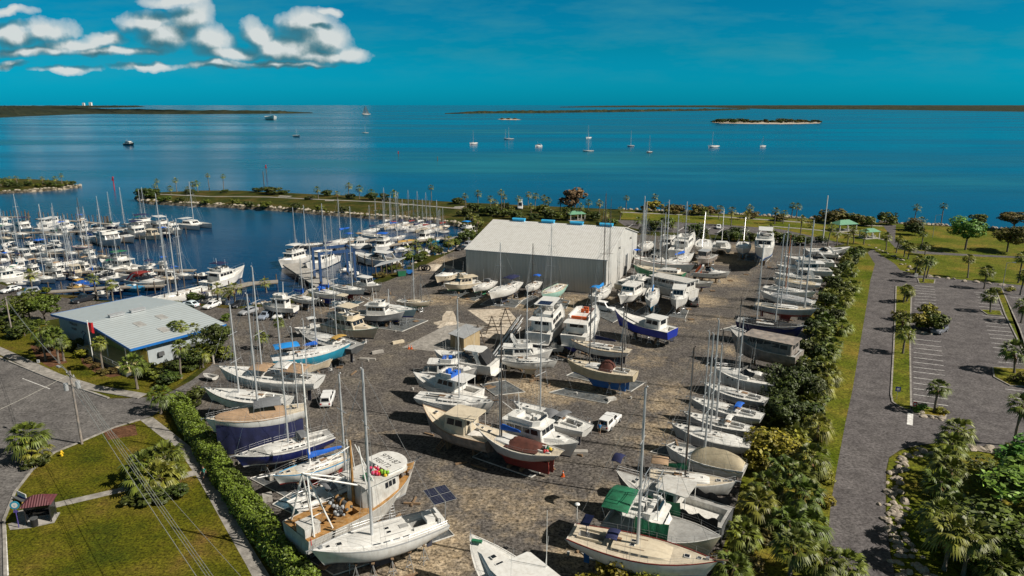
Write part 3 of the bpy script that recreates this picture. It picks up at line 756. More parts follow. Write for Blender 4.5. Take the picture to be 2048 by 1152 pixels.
def powerboat(p,root):
 L=p['L'];lod=p.get('lod',2);kind=p['style']
 h=Hull(L,True,p.get('B'),p.get('fb'),D=p.get('D'),tw=p.get('tw'),rake=p.get('rake'),sheer=p.get('sheer'),full=p.get('full',2.0))
 h.oz=p['lift'];up=h.oz;off=(0,0,up)
 top=p.get('top','white');bot=p.get('bot','antifoul');hm=p.get('house','white')
 h.mesh(root,top,bot,p.get('stripe'),p.get('rim','white'),p.get('gun'))
 wells=dict(express=(.05,.40),fly=(.03,.27),trawler=(.03,.2),pilot=(.03,.46),skiff=(.04,.8),lobster=(.03,.46),aftcabin=(.02,.06))
 well=p.get('well',wells.get(kind,(.03,.25)))
 h.deck(root,p.get('deck','deck'),well if lod else None,p.get('wellm','deck'),wd=min(.7,h.fb*.6))
 X=h.X;B=h.B;mw=MB();wp=None
 gm=p.get('glassm','glass')
 def hse(name,x0,x1,w0,w1,z0,z1,**k):
  mb=MB();q=block(mb,x0,x1,w0,w1,z0,z1,**k);o=mb.build(name,[k.pop('mm',hm)] if False else [hm],root,True,off);return q,o
 def win(q,o,n_side=3,n_front=3,n_aft=1,v0=.35,v1=.85,sides=True):
  mb=MB()
  if sides:panes(mb,*q['stbd'],n_side,.06,.94,v0,v1,.12);panes(mb,*q['port'],n_side,.06,.94,v0,v1,.12)
  if n_front:panes(mb,*q['front'],n_front,.03,.97,v0,v1+.04,.08)
  if n_aft:panes(mb,*q['aft'],n_aft,.1,.9,v0,v1,.15)
  mb.build('window',[gm],o,False,off)
 dz=h.dk(.45)
 if kind in ('fly','trawler','aftcabin'):
  a,b=p.get('hs',dict(fly=(.26,.66),trawler=(.20,.68),aftcabin=(.30,.68))[kind])
  hh=p.get('hh',1.75 if kind!='trawler' else 1.85)
  w=B*.42;zb0=h.dk(a)-.35 if kind=='fly' else h.dk(a)-.1
  q,o=hse('cabin',X(a),X(b),w,min(w,h.b(b)*.86),zb0,dz+hh,ra=.05,rf=(.9 if kind=='fly' else .35),ti=.90)
  win(q,o,3 if kind!='trawler' else 4,3,1,.52,.86)
  if kind=='aftcabin':
   q2,o2=hse('aft_cabin',X(.05),X(.31),B*.38,B*.41,h.dk(.1)-.1,h.dk(.1)+.75,ra=.1,rf=.02,ti=.93);win(q2,o2,2,0,2,.3,.7)
  if p.get('trunk',True):
   mb=MB();block(mb,X(b)-.3,X(.86),min(w,h.b(b)*.7),h.b(.86)*.5,h.dk(b)-.1,h.dk(b)+.5,ra=0,rf=.6,ti=.88,zf=h.dk(.86)-.05);tr=mb.build('fore_cabin',[hm],root,True,off)
   hatchset(h,root,[(.74,0,.55,.55,h.dk(.72)+.42)],lod)
  zr=dz+hh;ov=p.get('overhang',.5)
  mb=MB();roofslab(mb,X(a)-(1.6 if kind=='fly' else ov),X(b)-.5+(.2 if kind=='fly' else .45),w*1.02,w*.95,zr+.003);mb.build('roof',[hm],root,False,off)
  if kind=='fly' and lod:
   mb=MB()
   for sg in (1,-1):mb.tube((X(a)-1.4,sg*w*.9,h.dk(.15)),(X(a)-1.4,sg*w*.9,zr),.04,n=5)
   mb.build('roof_post',['white'],root,False,off)
  if p.get('flybridge',True):
   f0,f1=p.get('fb_x',(a+.06,b-.08));hf=.75
   mb=MB();wf=w*.88
   out=[(X(f0),-wf),(X(f1)-.7,-wf),(X(f1),-wf*.55),(X(f1),wf*.55),(X(f1)-.7,wf),(X(f0),wf)]
   inn=[(x_+(.12 if i in (0,5) else -.13),y_*.9) for i,(x_,y_) in enumerate(out)]
   vs=[(x_,y_,zr+.07) for x_,y_ in out]+[(x_+.15*(x_>X(f0)+.1),y_*1.04,zr+.07+hf) for x_,y_ in out]+[(x_,y_,zr+.07+hf) for x_,y_ in inn]+[(x_,y_,zr+.09) for x_,y_ in inn]
   fs=[]
   for i in range(5):
    for lv in range(3):fs.append((lv*6+i,lv*6+i+1,lv*6+6+i+1,lv*6+6+i))
   fs+=[(18,19,20,21,22,23)]
   mb.add(vs,fs);fbo=mb.build('flybridge',[p.get('fbm',hm)],root,True,off)
   mb=MB();mb.box(X(f1)-.9,0,zr+.55,.5,.9,.8);mb.box(X(f1)-1.9,.45,zr+.45,.5,.55,.7);mb.box(X(f1)-1.9,-.45,zr+.45,.5,.55,.7);mb.box(X(f0)+.5,0,zr+.35,.55,wf*1.5,.5)
   mb.build('helm_seat',[p.get('seat','white')],fbo,False,off)
   if lod:
    mb=MB();mb.path([(X(f1)-.6,-wf*.9,zr+hf+.1),(X(f1)+.05,-wf*.55,zr+hf+.35),(X(f1)+.05,wf*.55,zr+hf+.35),(X(f1)-.6,wf*.9,zr+hf+.1)],.02,4)
    mb.add([(X(f1)+.1,-wf*.5,zr+.07+hf),(X(f1)+.1,wf*.5,zr+.07+hf),(X(f1)-.1,wf*.5,zr+hf+.36),(X(f1)-.1,-wf*.5,zr+hf+.36)],[(0,1,2,3)])
    mb.build('windscreen',['glass'],fbo,False,off)
   if p.get('hard'):
    mb=MB();roofslab(mb,X(f0)-.1,X(f1)-.2,wf*.98,wf*.9,zr+2.35,.1,.3)
    hd=mb.build('hardtop',[p['hard']],root,False,off)
    mb=MB()
    for x_ in (X(f0)+.2,X(f1)-.9):
     for sg in (1,-1):mb.tube((x_,sg*wf*.92,zr+.6),(x_,sg*wf*.9,zr+2.36),.035,n=5)
    mb.build('hardtop_frame',['steel'],root,False,off)
    if p.get('solar'):
     mb=MB()
     for i in range(2):mb.box(X(f0)+.8+1.3*i,0,zr+2.48,1.15,wf*1.3,.04)
     mb.build('solar_panel',['solar'],root,False,off)
   if p.get('bimini'):
    canopy(h,root,f0+.01,f1-.04,wf*.98,zr+.6,1.55,p['bimini'],arch=.16)
  if p.get('arch'):
   mb=MB()
   for sg in (1,-1):mb.hexa([(X(f0)+.1,sg*wf-.06,zr+.1),(X(f0)+.6,sg*wf-.06,zr+.1),(X(f0)+.6,sg*wf+.06,zr+.1),(X(f0)+.1,sg*wf+.06,zr+.1),(X(f0)-.9,sg*wf*.8-.06,zr+1.9),(X(f0)-.5,sg*wf*.8-.06,zr+1.9),(X(f0)-.5,sg*wf*.8+.06,zr+1.9),(X(f0)-.9,sg*wf*.8+.06,zr+1.9)])
   mb.box(X(f0)-.7,0,zr+1.93,.42,wf*1.66,.1)
   mb.build('radar_arch',[hm],root,False,off)
  if kind=='trawler' and p.get('stick',True):
   mb=MB();mb.tube((X(a+.12),0,zr),(X(a+.12)-.2,0,zr+3.6),.07,.04,6);mb.tube((X(a+.12),0,zr+.4),(X(a)-1.6,0,zr+1.7),.04,n=5);mb.build('mast',['whitemast'],root,False,off)
 elif kind=='express':
  mb=MB();rg=[]
  for t,k in ((.42,.95),(.50,1.),(.58,.86),(.68,.62),(.78,.36),(.87,.06)):
   w=min(B*.40,h.b(t)*.80);z=h.dk(t,.7)-.1;hh=.72*k
   rg.append([(X(t),-w,z),(X(t),-w*.88,z+hh*.8),(X(t),-w*.6,z+hh+.06),(X(t),0,z+hh+.12),(X(t),w*.6,z+hh+.06),(X(t),w*.88,z+hh*.8),(X(t),w,z)])
  mb.loft(rg);cabo=mb.build('cabin',[hm],root,True,off)
  zc=h.dk(.46)+.62;w=B*.36
  mb=MB()
  lo_=[(X(.34),-w*1.08,zc-.1),(X(.48),-w*1.02,zc),(X(.57),-w*.5,zc+.0),(X(.57),w*.5,zc+.0),(X(.48),w*1.02,zc),(X(.34),w*1.08,zc-.1)]
  hi_=[(X(.31),-w*.95,zc+.55),(X(.42),-w*.88,zc+.72),(X(.47),-w*.45,zc+.76),(X(.47),w*.45,zc+.76),(X(.42),w*.88,zc+.72),(X(.31),w*.95,zc+.55)]
  mb.loft([lo_,hi_],closed=False,caps=False);mb.build('windscreen',[gm],root,False,off)
  hatchset(h,root,[(.70,0,.55,.6,h.dk(.70)+.52)],lod)
  mw=MB()
  for sg in (1,-1):
   A=(X(.5),sg*h.b(.5)*1.0,h.zs(.5)-.55)
   for k in range(3):
    t=.55+.09*k;z=h.zs(t)-.42
    mw.box(h.x(t,z),sg*(h.y(t,z)),z,.5,.05,.16)
  mw.build('porthole',[gm],root,False,off)
  if p.get('hard'):
   z=zc+1.25;mb=MB();roofslab(mb,X(.16),X(.47),B*.36,B*.30,z,.1,.5);mb.build('hardtop',[p['hard']],root,False,off)
   mb=MB()
   for sg in (1,-1):mb.hexa([(X(.14),sg*B*.40-.05,h.zs(.2)),(X(.14)+.9,sg*B*.40-.05,h.zs(.2)),(X(.14)+.9,sg*B*.40+.05,h.zs(.2)),(X(.14),sg*B*.40+.05,h.zs(.2)),(X(.22),sg*B*.34-.05,z),(X(.22)+1.,sg*B*.34-.05,z),(X(.22)+1.,sg*B*.34+.05,z),(X(.22),sg*B*.34+.05,z)])
   mb.build('radar_arch',[hm],root,False,off)
  elif p.get('arch',True):
   z=zc+1.;mb=MB()
   for sg in (1,-1):mb.hexa([(X(.10),sg*B*.42-.05,h.zs(.12)),(X(.10)+.7,sg*B*.42-.05,h.zs(.12)),(X(.10)+.7,sg*B*.42+.05,h.zs(.12)),(X(.10),sg*B*.42+.05,h.zs(.12)),(X(.23),sg*B*.36-.05,z),(X(.23)+.45,sg*B*.36-.05,z),(X(.23)+.45,sg*B*.36+.05,z),(X(.23),sg*B*.36+.05,z)])
   mb.box(X(.23)+.22,0,z+.04,.45,B*.74,.1);mb.build('radar_arch',[hm],root,False,off)
  if p.get('bimini'):canopy(h,root,.2,.44,B*.36,h.dk(.3)+.2,1.85,p['bimini'],arch=.2)
  if p.get('rearcanvas'):
   mb=MB();z=zc+1.2;mb.add([(X(.18),-B*.36,z),(X(.18),B*.36,z),(X(.05),B*.42,h.zs(.05)+.1),(X(.05),-B*.42,h.zs(.05)+.1),(X(.24),-B*.4,h.zs(.2)),(X(.24),B*.4,h.zs(.2))],[(0,1,2,3),(0,3,4),(1,2,5)]);mb.build('rear_canvas',[p['rearcanvas']],root,False,off)
 elif kind in ('pilot','lobster'):
  a,b=p.get('hs',(.46,.70));w=B*(.38 if kind=='lobster' else .36);hh=p.get('hh',1.75)
  q,o=hse('cabin',X(a),X(b),w,min(w,h.b(b)*.85),h.dk(b)-.5,h.dk(b)+hh,ra=0.,rf=.5,ti=.93);win(q,o,2,3,1,.52,.88)
  mb=MB();block(mb,X(b)-.3,X(.88),min(w,h.b(b)*.75),h.b(.88)*.5,h.dk(b)-.1,h.dk(b)+.55,ra=0,rf=.7,ti=.86,zf=h.dk(.88)-.05);mb.build('fore_cabin',[hm],root,True,off)
  mb=MB();roofslab(mb,X(a)-p.get('overhang',1.2),X(b)-.15,w*1.03,w*.95,h.dk(b)+hh+.003,.1);mb.build('roof',[p.get('roofm',hm)],root,False,off)
  mb=MB()
  for sg in (1,-1):mb.tube((X(a)-p.get('overhang',1.2)+.2,sg*w*.95,h.dk(.3)),(X(a)-p.get('overhang',1.2)+.2,sg*w*.95,h.dk(b)+hh),.04,n=5)
  mb.build('roof_post',['white'],root,False,off)
  hatchset(h,root,[(.8,0,.5,.5,h.dk(.8)+.4)],lod)
 elif kind=='skiff':
  mb=MB();mb.box(X(.45),0,h.dk(.45)+.1,.8,.8,1.1);mb.box(X(.34),0,h.dk(.4)-.1,.5,.9,.6);mb.build('console',['white'],root,False,off)
  if p.get('ttop'):canopy(h,root,.32,.58,B*.36,h.dk(.45)+.2,1.75,p['ttop'],'t_top',.08)
  mb=MB();mb.box(X(0)-.25,0,h.fb*.75+.35,.5,.38,.75);mb.box(X(0)-.2,0,h.fb*.4-.35,.2,.14,1.);mb.build('outboard_motor',['darkgrey'],root,False,off)
 elif kind=='shrimp':pass
 elif kind=='house':
  a,b=.06,.80;w=B*.44
  q,o=hse('cabin',X(a),X(b),w,min(w,h.b(b)*.9),h.dk(.3)-.3,h.dk(.3)+1.9,ra=.1,rf=1.1,ti=.95);win(q,o,p.get('nwin',6),3,2,.5,.82)
  mb=MB();roofslab(mb,X(a)-.3,X(b)-.7,w*1.05,w*.98,h.dk(.3)+1.903,.08);mb.build('roof',[hm],root,False,off)
 if p.get('platform',kind in ('express','fly','aftcabin')):
  mb=MB();mb.box(X(0)-.35,0,.32,.75,B*.8,.08);mb.build('swim_platform',[p.get('platm','white')],root,False,off)
 if lod and p.get('rail',True) and kind!='skiff':rails(h,root,.45,.985,.65,lod=lod)
 if lod and p.get('ant',True) and kind in ('fly','trawler','express','pilot','lobster','aftcabin'):
  mb=MB()
  for sg in (1,-1):mb.tube((X(.4),sg*B*.34,h.dk(.4)+1.6),(X(.38),sg*B*.36,h.dk(.4)+5.2),.02,.012,4)
  mb.build('antenna',['whitemast'],root,False,off)
 if p.get('outriggers'):
  mb=MB()
  for sg in (1,-1):mb.tube((X(.45),sg*B*.46,h.dk(.45)+.6),(X(.2),sg*B*.8,h.dk(.45)+8.),.035,.02,5)
  mb.build('outrigger',['steel'],root,False,off)
 if p.get('tower'):
  mb=MB();zr=h.dk(.45)+2.2;zt=zr+3.6
  for x_ in (X(.3),X(.5)):
   for sg in (1,-1):mb.tube((x_,sg*B*.38,h.zs(.4)),(X(.4)+(x_-X(.4))*.5,sg*.6,zt),.04,n=5)
  for z in (zr+1.,zr+2.2,zt):mb.path([(X(.34),-B*.2,z),(X(.46),-B*.2,z),(X(.46),B*.2,z),(X(.34),B*.2,z),(X(.34),-B*.2,z)],.035,4)
  mb.build('tuna_tower',['steel'],root,False,off)
 if p.get('rudder',True) and lod:
  mb=MB()
  for sg in (1,-1):mb.tube((X(.22),sg*B*.2,-h.d*.7),(X(.05),sg*B*.2,-h.d*1.15),.05,n=5);mb.box(X(.03),sg*B*.2,-h.d*1.0,.4,.05,.6);mb.ball((X(.055),sg*B*.2,-h.d*1.15),.28,sz=1.)
  mb.build('propeller',['darkgrey'],root,False,off)
 if p.get('keelbar'):
  mb=MB();mb.hexa([(X(.1),-.1,-h.D-.1),(X(.7),-.1,-h.D*.9),(X(.7),.1,-h.D*.9),(X(.1),.1,-h.D-.1),(X(.1),-.12,-h.d*.5),(X(.85),-.1,-h.d*.5),(X(.85),.1,-h.d*.5),(X(.1),.12,-h.d*.5)]);mb.build('keel',[bot],root,False,off)
 return h
def catamaran(p,root):
 L=p['L'];B=.52*L;up=p['lift'];lod=p.get('lod',1);off=(0,0,up)
 h=Hull(L,False,B=.15*L,fb=.1*L+.3,D=.07*L,rake=.04*L,tw=.8,sheer=.01*L,srake=.0);h.oz=up
 hm=p.get('top','white')
 for sg in (1,-1):
  g=h.mesh(root,hm,p.get('bot','antifoul'));g.location.y=sg*(B/2-.075*L)
  d=h.deck(root,'deck');d.location.y=g.location.y
 mb=MB();z=h.fb
 mb.box(h.X(.38),0,z-.15,.62*L,B*.72,.25);mb.build('bridge_deck',['deck'],root,False,off)
 mb=MB();q=block(mb,h.X(.24),h.X(.64),B*.34,B*.28,z,z+1.15,ra=.1,rf=1.3,ti=.86,ch=.6);o=mb.build('cabin',[hm],root,True,off)
 mb=MB();panes(mb,*q['stbd'],3,.05,.95,.3,.8,.06);panes(mb,*q['port'],3,.05,.95,.3,.8,.06);panes(mb,*q['front'],3,.05,.95,.3,.85,.06);mb.build('window',['glass'],o,False,off)
 mb=MB();roofslab(mb,h.X(.06),h.X(.3),B*.3,B*.3,z+1.7,.08);mb.build('hardtop',[hm],root,False,off)
 mb=MB()
 for x_ in (.08,.27):
  for sg in (1,-1):mb.tube((h.X(x_),sg*B*.28,z),(h.X(x_),sg*B*.28,z+1.7),.04,n=5)
 mb.build('hardtop_frame',['steel'],root,False,off)
 hb=Hull(L,False,B=B,fb=h.fb);hb.oz=up
 for mm in p.get('masts',[]):
  t,H,kw=mm;bmast(hb,root,t,H-up,**kw)
 return hb
BOATS=[]
STAND=None
def stand_mesh():
 mb=MB()
 for k in range(3):
  a=2*PI*k/3+.5;mb.tube((.55*math.cos(a),.55*math.sin(a),0),(.03*math.cos(a),.03*math.sin(a),.78),.035,n=5)
  b_=a+2*PI/3;mb.tube((.42*math.cos(a),.42*math.sin(a),.2),(.42*math.cos(b_),.42*math.sin(b_),.2),.02,n=4)
 mb.tube((0,0,.5),(0,0,.94),.035,n=6);mb.box(0,0,.96,.3,.3,.06,1,ry=.15)
 return mb.mesh('jack_stand',['steel','wood'])
def block_mesh():
 mb=MB();mb.box(0,0,.16,.35,1.3,.32);mb.box(0,0,.0+.33,.3,1.2,.04);return mb.mesh('keel_block',['wood'])
NST=[0,0]
def place(kind,bow,stern,label,cat='boat',group=None,name=None,yard=True,lod=2,stands=None,sink=0.,rz=None,L=None,**p):
 global STAND,BLOCK
 lod=p.setdefault('lod',lod)
 power=kind not in ('sail','cat')
 z=2.6
 for _ in range(4):
  pb,ps=G(*bow,z),G(*stern,z);LL=max(3.5,(pb-ps).length) if L is None else L
  if kind=='sail':D,fb,sh=p.get('D') or .14*LL,p.get('fb') or .085*LL+.25,.035*LL
  elif kind=='cat':D,fb,sh=.07*LL,.1*LL+.3,0
  else :D,fb,sh=p.get('D') or .075*LL+.15,p.get('fb') or .085*LL+.42,.055*LL
  lift=(p.get('lift0',.38)+D) if yard else 0.
  z=lift+fb+.4*sh+(0 if yard else WZ)
 ctr=(pb+ps)/2;d=pb-ps
 if L is not None:ctr=ps+d.normalized()*L/2
 ang=math.atan2(d.y,d.x)
 base=(ctr.x,ctr.y,0. if yard else WZ-sink)
 root=thing(name or ('sailboat' if kind in ('sail','cat') else 'motorboat'),label,cat,base,ang,group)
 p['L']=LL;p['lift']=lift
 Mx=Matrix.Translation(base)@Matrix.Rotation(ang,4,'Z');ms=[]
 for mm in p.get('masts',[]):
  t,yt=mm[0],mm[1];kw=mm[2] if len(mm)>2 else {}
  q=Mx@Vector((-LL/2+t*LL,0,0));ms.append((t,height_to(q,yt) if yt>60 else yt,kw))
 p['masts']=ms
 if kind=='sail':h=sailboat(p,root)
 elif kind=='cat':h=catamaran(p,root)
 else :h=powerboat(dict(p,style=kind),root)
 if p.get('tarp'):
  a=list(p['tarp']);a+=[.25,'tarp_cover',1.03][len(a)-4:]
  if len(a)<8:a.append(len(BOATS))
  tarp(h,root,*a)
 if yard:
  if STAND is None:STAND=stand_mesh();BLOCK=block_mesh()
  n=stands if stands is not None else (3 if lod>1 else (2 if lod>0 else 0))
  grp='jack stands and blocks under boats'
  for i in range(n):
   t=.18+.56*i/max(1,n-1)
   for sg in (1,-1):
    if NST[0]>=280:break
    zz=-.25*h.d if not power else -.2*h.d
    y=h.y(t,zz)+.05;zz2=lift+zz
    o=link('jack_stand',STAND,None,Mx@Vector((h.x(t,zz),sg*y,.012)),ang+R.uniform(0,6),(1,1,zz2))
    tag(o,'jack stand under the '+label,'jack stand','jack stands under the '+label);NST[0]+=1
  if lod>1 or (lod>0 and stands!=0):
   for t in ((.42,.56) if not power else (.25,.62)):
    zk=.38 if not power or True else .5
    o=link('keel_block',BLOCK,None,Mx@Vector((h.X(t),0,.012)),ang,(1,1,(lift-(h.D if kind=='sail' and p.get('keel',True) else h.d*.95))/.35))
    tag(o,'timber block under the '+label,'timber block','timber blocks under the '+label);NST[1]+=1
 BOATS.append((root,h,Mx,p))
 return root,h,Mx
A=dict
def S(bow,stern,label,masts=(),**k):return place('sail',bow,stern,label,'sailboat',masts=list(masts),**k)
def PB(kind,bow,stern,label,**k):return place(kind,bow,stern,label,'motorboat',**k)
r,h,Mx=S((622,1108),(886,1031),'long white sloop, nearest in the hedge row, under four solar panels',[(.56,738,A(r=.16))],B=4.7,deck='white',stripe='grey',bot='antifoul',cab=(.30,.74),ch=.34,well=(.06,.26,.3),stands=5,gun='alu',trim='greydeck',tw=.78)
def solar_arch(h,r):
 up=h.oz;mb=MB();z=h.zs(0)+2.5;x=h.X(.03)
 for sg in (1,-1):mb.tube((x,sg*1.5,h.zs(0)),(x-.1,sg*1.5,z),.04,n=5)
 mb.tube((x-.1,-1.5,z),(x-.1,1.5,z),.04,n=5);mb.build('solar_frame',['steel'],r,False,(0,0,up))
 for i,(dx,dy) in enumerate(((-.65,-.78),(-.65,.78),(.6,-.78),(.6,.78))):
  mb=MB();mb.box(x-.1+dx,dy,z+.07,1.2,1.5,.04,1);mb.box(x-.1+dx,dy,z+.095,1.12,1.42,.015,0)
  for k in range(1,6):mb.box(x-.1+dx,dy-.71+k*.237,z+.105,1.12,.015,.006,1)
  mb.build('solar_panel',['solar','steel'],r,False,(0,0,up))
 mb=MB();mb.box(h.X(.12),0,h.dk(.1)+.4,.9,1.6,.5);mb.box(h.X(.05),0,h.dk(.05)+.35,.5,2.2,.4);mb.build('cockpit_seat',['white'],r,False,(0,0,up))
solar_arch(h,r)
mb=MB()
mb.tube((h.X(.995),0,h.zs(1)),(h.X(.995),0,h.zs(1)+1.3),.03,n=4);mb.build('bow_staff',['steel'],r,False,(0,0,h.oz))
mb=MB();mb.hexa([(h.X(.99),-.02,h.zs(1)+.5),(h.X(.995),-.1,h.zs(1)+.5),(h.X(.995),.1,h.zs(1)+.5),(h.X(.99),.02,h.zs(1)+.5),(h.X(.99),-.03,h.zs(1)+1.2),(h.X(.995),-.05,h.zs(1)+1.2),(h.X(.995),.05,h.zs(1)+1.2),(h.X(.99),.03,h.zs(1)+1.2)]);mb.build('flag',['brightred'],r,False,(0,0,h.oz))
def shrimper():
 p=A()
 L_=None
 r,h,Mx=place('shrimp',(832,945),(590,1057),'rusty white shrimp trawler with numbers on its wheelhouse roof','fishing boat',name='fishing_boat',top='dullwhite',bot='grey',rim='dullwhite',deck='rust',wellm='rust',well=(.03,.42),B=5.6,fb=1.75,D=1.5,rail=False,ant=False,platform=False,sheer=1.5,stands=4,full=2.6)
 up=h.oz;off=(0,0,up);X=h.X
 mb=MB();q=block(mb,X(.46),X(.80),2.25,1.9,h.dk(.46)-.4,h.dk(.6)+2.35,ra=.0,rf=.3,ti=.96,ch=.8);cab=mb.build('cabin',['dullwhite'],r,True,off)
 mw=MB();panes(mw,*q['front'],3,.05,.95,.55,.82,.1);panes(mw,*q['port'],3,.5,.95,.6,.82,.2);panes(mw,*q['stbd'],3,.5,.95,.6,.82,.2);mw.build('window',['glass'],cab,False,off)
 z=h.dk(.6)+2.353;mb=MB()
 pts=[(X(.45),-2.35)]+[(X(.78)+1.35*math.sin(a),-2.3*math.cos(a)) for a in [i*PI/10 for i in range(11)]]+[(X(.45),2.35)]
 mb.prism(pts,z,z+.14);rf=mb.build('roof',['dullwhite'],r,False,off)
 z2=z+.55;mb=MB();pts=[(X(.66),-2.2)]+[(X(.78)+1.5*math.sin(a),-2.2*math.cos(a)) for a in [i*PI/10 for i in range(11)]]+[(X(.66),2.2)]
 mb.prism(pts,z2,z2+.12);mb.prism([(a*.995+.01,b*.9) for a,b in pts],z+.14,z2);wr=mb.build('wheelhouse_roof',['white'],r,False,off)
 lettering('979187',1.02,'black',wr,(X(.775),.05,up+z2+.126),(0,0,-PI/2))
 lettering('FE0172',.92,'black',wr,(X(.705),.05,up+z2+.126),(0,0,-PI/2))
 mb=MB();xm=X(.45);mb.tube((xm,0,h.dk(.4)),(xm,0,9.2),.17,.12,8);mb.build('mast',['rust'],r,True,off)
 mb=MB()
 for sg in (.35,.75):mb.tube((xm-.1,sg,h.dk(.4)),(xm-.1,sg*.6,8.6),.05,n=5)
 for k in range(14):mb.tube((xm-.1,.33,1.8+k*.5),(xm-.1,.72,1.8+k*.5),.025,n=4)
 mb.build('mast_ladder',['whitemast'],r,False,off)
 mb=MB();xs=X(.10)
 for sg in (1,-1):
  mb.tube((xs-.7,sg*2.2,h.zs(0)),(xs,sg*.5,7.4),.09,n=6);mb.tube((xs+1.4,sg*2.2,h.zs(.1)),(xs,sg*.5,7.4),.08,n=6)
  mb.tube((xs,sg*.5,7.4),(xm+.4,sg*1.0,4.2),.10,n=6);mb.tube((xm,0,8.6),(xs,sg*.5,7.4),.03,n=4)
  mb.tube((xs-.4,sg*1.6,3.6),(xs+.8,sg*1.6,3.6),.05,n=5)
 mb.tube((xs,-.5,7.4),(xs,.5,7.4),.1,n=6);mb.tube((xs+.7,-1.35,4.8),(xs+.7,1.35,4.8),.07,n=6)
 mb.build('gallows',['whitemast'],r,False,off)
 mb=MB()
 for sg in (1,-1):mb.tube((X(.5),sg*2.1,h.zs(.5)),(X(.47),sg*1.1,8.8),.07,n=6);mb.tube((X(.56),sg*2.0,h.zs(.5)+2.),(X(.47),sg*.4,8.8),.05,n=5)
 mb.build('outrigger',['whitemast'],r,False,off)
 mb=MB();mb.box(X(.06),-1.,h.dk(.1)+.35,1.7,1.7,1.25);mb.box(X(.06),-1.,h.dk(.1)+1.0,1.85,1.85,.08);mb.build('ice_box',['dullwhite'],r,True,off)
 mb=MB();zc=h.dk(.35)-.3;mb.box(X(.38),.3,zc+.4,.8,2.0,.6,0);mb.tube((X(.38),-.7,zc+.85),(X(.38),1.3,zc+.85),.3,n=10,m=1)
 for y in (-.7,.3,1.3):mb.tube((X(.38),y-.04,zc+.85),(X(.38),y+.04,zc+.85),.48,n=12)
 mb.build('winch',['rust','darkgrey'],r,True,off)
 mb=MB();rr=random.Random(3)
 for i in range(26):mb.ball((X(.31)+rr.gauss(0,.45),-.6+rr.gauss(0,.45),zc+.35+abs(rr.gauss(0,.45))),rr.uniform(.12,.26),rr.choice((0,0,1)),6,4)
 mb.build('net_heap',['grey','darkgrey'],r,False,off)
 mb=MB();mb.box(X(.22),.7,h.dk(.2)-.15,1.8,1.6,.3);mb.build('hatch',['rust'],r,False,off)
 zt=z+.14
 for nm,cols,cx,cy,n,s_ in (('buoy_heap',('pink','brightred','dullwhite'),X(.63),-.4,46,.5),('life_vest_heap',('lime','yellow'),X(.655),-1.35,14,.3),('green_tarp_heap',('greentarp','hullgreen'),X(.53),-.8,12,.35)):
  mb=MB()
  for i in range(n):mb.ball((cx+rr.gauss(0,s_*.6),cy+rr.gauss(0,s_),zt+.1+abs(rr.gauss(0,.16))),rr.uniform(.12,.22),rr.randrange(len(cols)),6,4)
  mb.build(nm,list(cols),r,False,off)
 mb=MB()
 for i in range(30):mb.box(X(.87)+rr.gauss(0,.5),rr.gauss(0,.6),h.dk(.87)+.15+abs(rr.gauss(0,.15)),rr.uniform(.1,.9),rr.uniform(.05,.3),rr.uniform(.05,.3),rr.randrange(2),rr.uniform(0,3))
 mb.build('deck_gear',['oldwood','rust'],r,False,off)
 mb=MB();mb.tube((X(1.),0,h.zs(1)),(X(1.)+.7,0,h.zs(1)+.25),.07,n=5);mb.tube((X(1.)+.5,-.45,h.zs(1)+.45),(X(1.)+.5,.45,h.zs(1)+.1),.05,n=5);mb.build('anchor',['darkgrey'],r,False,off)
shrimper()
S((797,928),(585,1012),'white sloop squeezed behind the shrimp trawler',[(.48,749)],deck='white',stands=2,dodger='canvasgrey',lift0=.3,well=(.06,.24,.3))
S((545,955),(697,908),'small white sloop with turquoise stripe and bright blue boom cover',[(.52,728,A(boom=1,cover='bluecover',boomlen=.44,color='whitemast'))],gun='sky',bot='red',sprit=1.7,spritm='whitemast',deck='creamdeck',lift0=.25)
S((468,917),(663,865),'navy hulled sloop with silver deck and grey dodger',[(.46,600,A(r=.12))],top='navy',stripe='white',bot='antifoul',deck='greydeck',cabm='white',dodger='canvasgrey',rim='white',well=(.08,.30,.3),tw=.75,lift0=.2)
r,h,Mx=S((410,842),(611,812),'tall white ketch under tan tarp with navy skirt round its keel',[(.48,588,A(r=.14)),(.08,655,A(r=.09))],lift0=1.1,stripe='navy',cabm='cream',deck='creamdeck',fb=1.75,tarp=(.2,.90,1.05,'tan',.1))
skirt(h,r,.02,.93,'navycover');canopy(h,r,.25,.52,h.B*.36,h.dk(.4)+.9,.6,'canvasgrey','grey_tarp',.5,False)
lettering('SKEBENGA',.52,'darkgrey',r,(h.x(.83,h.zs(.83)-.62),h.y(.83,h.zs(.83)-.62)+.05,h.oz+h.zs(.83)-.5),(rad(76),0,PI-.30))
S((408,780),(578,798),'white sloop with dark sheer stripe and bagged deck gear',[(.58,610)],gun='darkgrey',deck='white',tarp=None,lift0=.5)
r,h,Mx=S((437,738),(640,757),'large white ketch with several tan awnings over its deck',[(.56,534,A(r=.13)),(.12,640,A(r=.08))],lift0=.7,fb=1.6,deck='white',stripe='navy')
canopy(h,r,.46,.64,h.B*.30,h.dk(.5)+.5,.7,'tan','awning',.4);canopy(h,r,.10,.32,h.B*.34,h.dk(.2)+.4,1.1,'tan','awning',.5);canopy(h,r,.26,.40,h.B*.26,h.dk(.3)+.6,1.3,'white','bimini',.4)
PB('pilot',(668,718),(548,733),'cream workboat with peaked tan canvas tent',top='cream',house='cream',deck='creamdeck',hh=.6,hs=(.5,.66),overhang=.4,tarp=(.12,.60,1.7,'tan',-.5,'canvas_tent',1.0,3,1.),ant=False,lift0=.2)
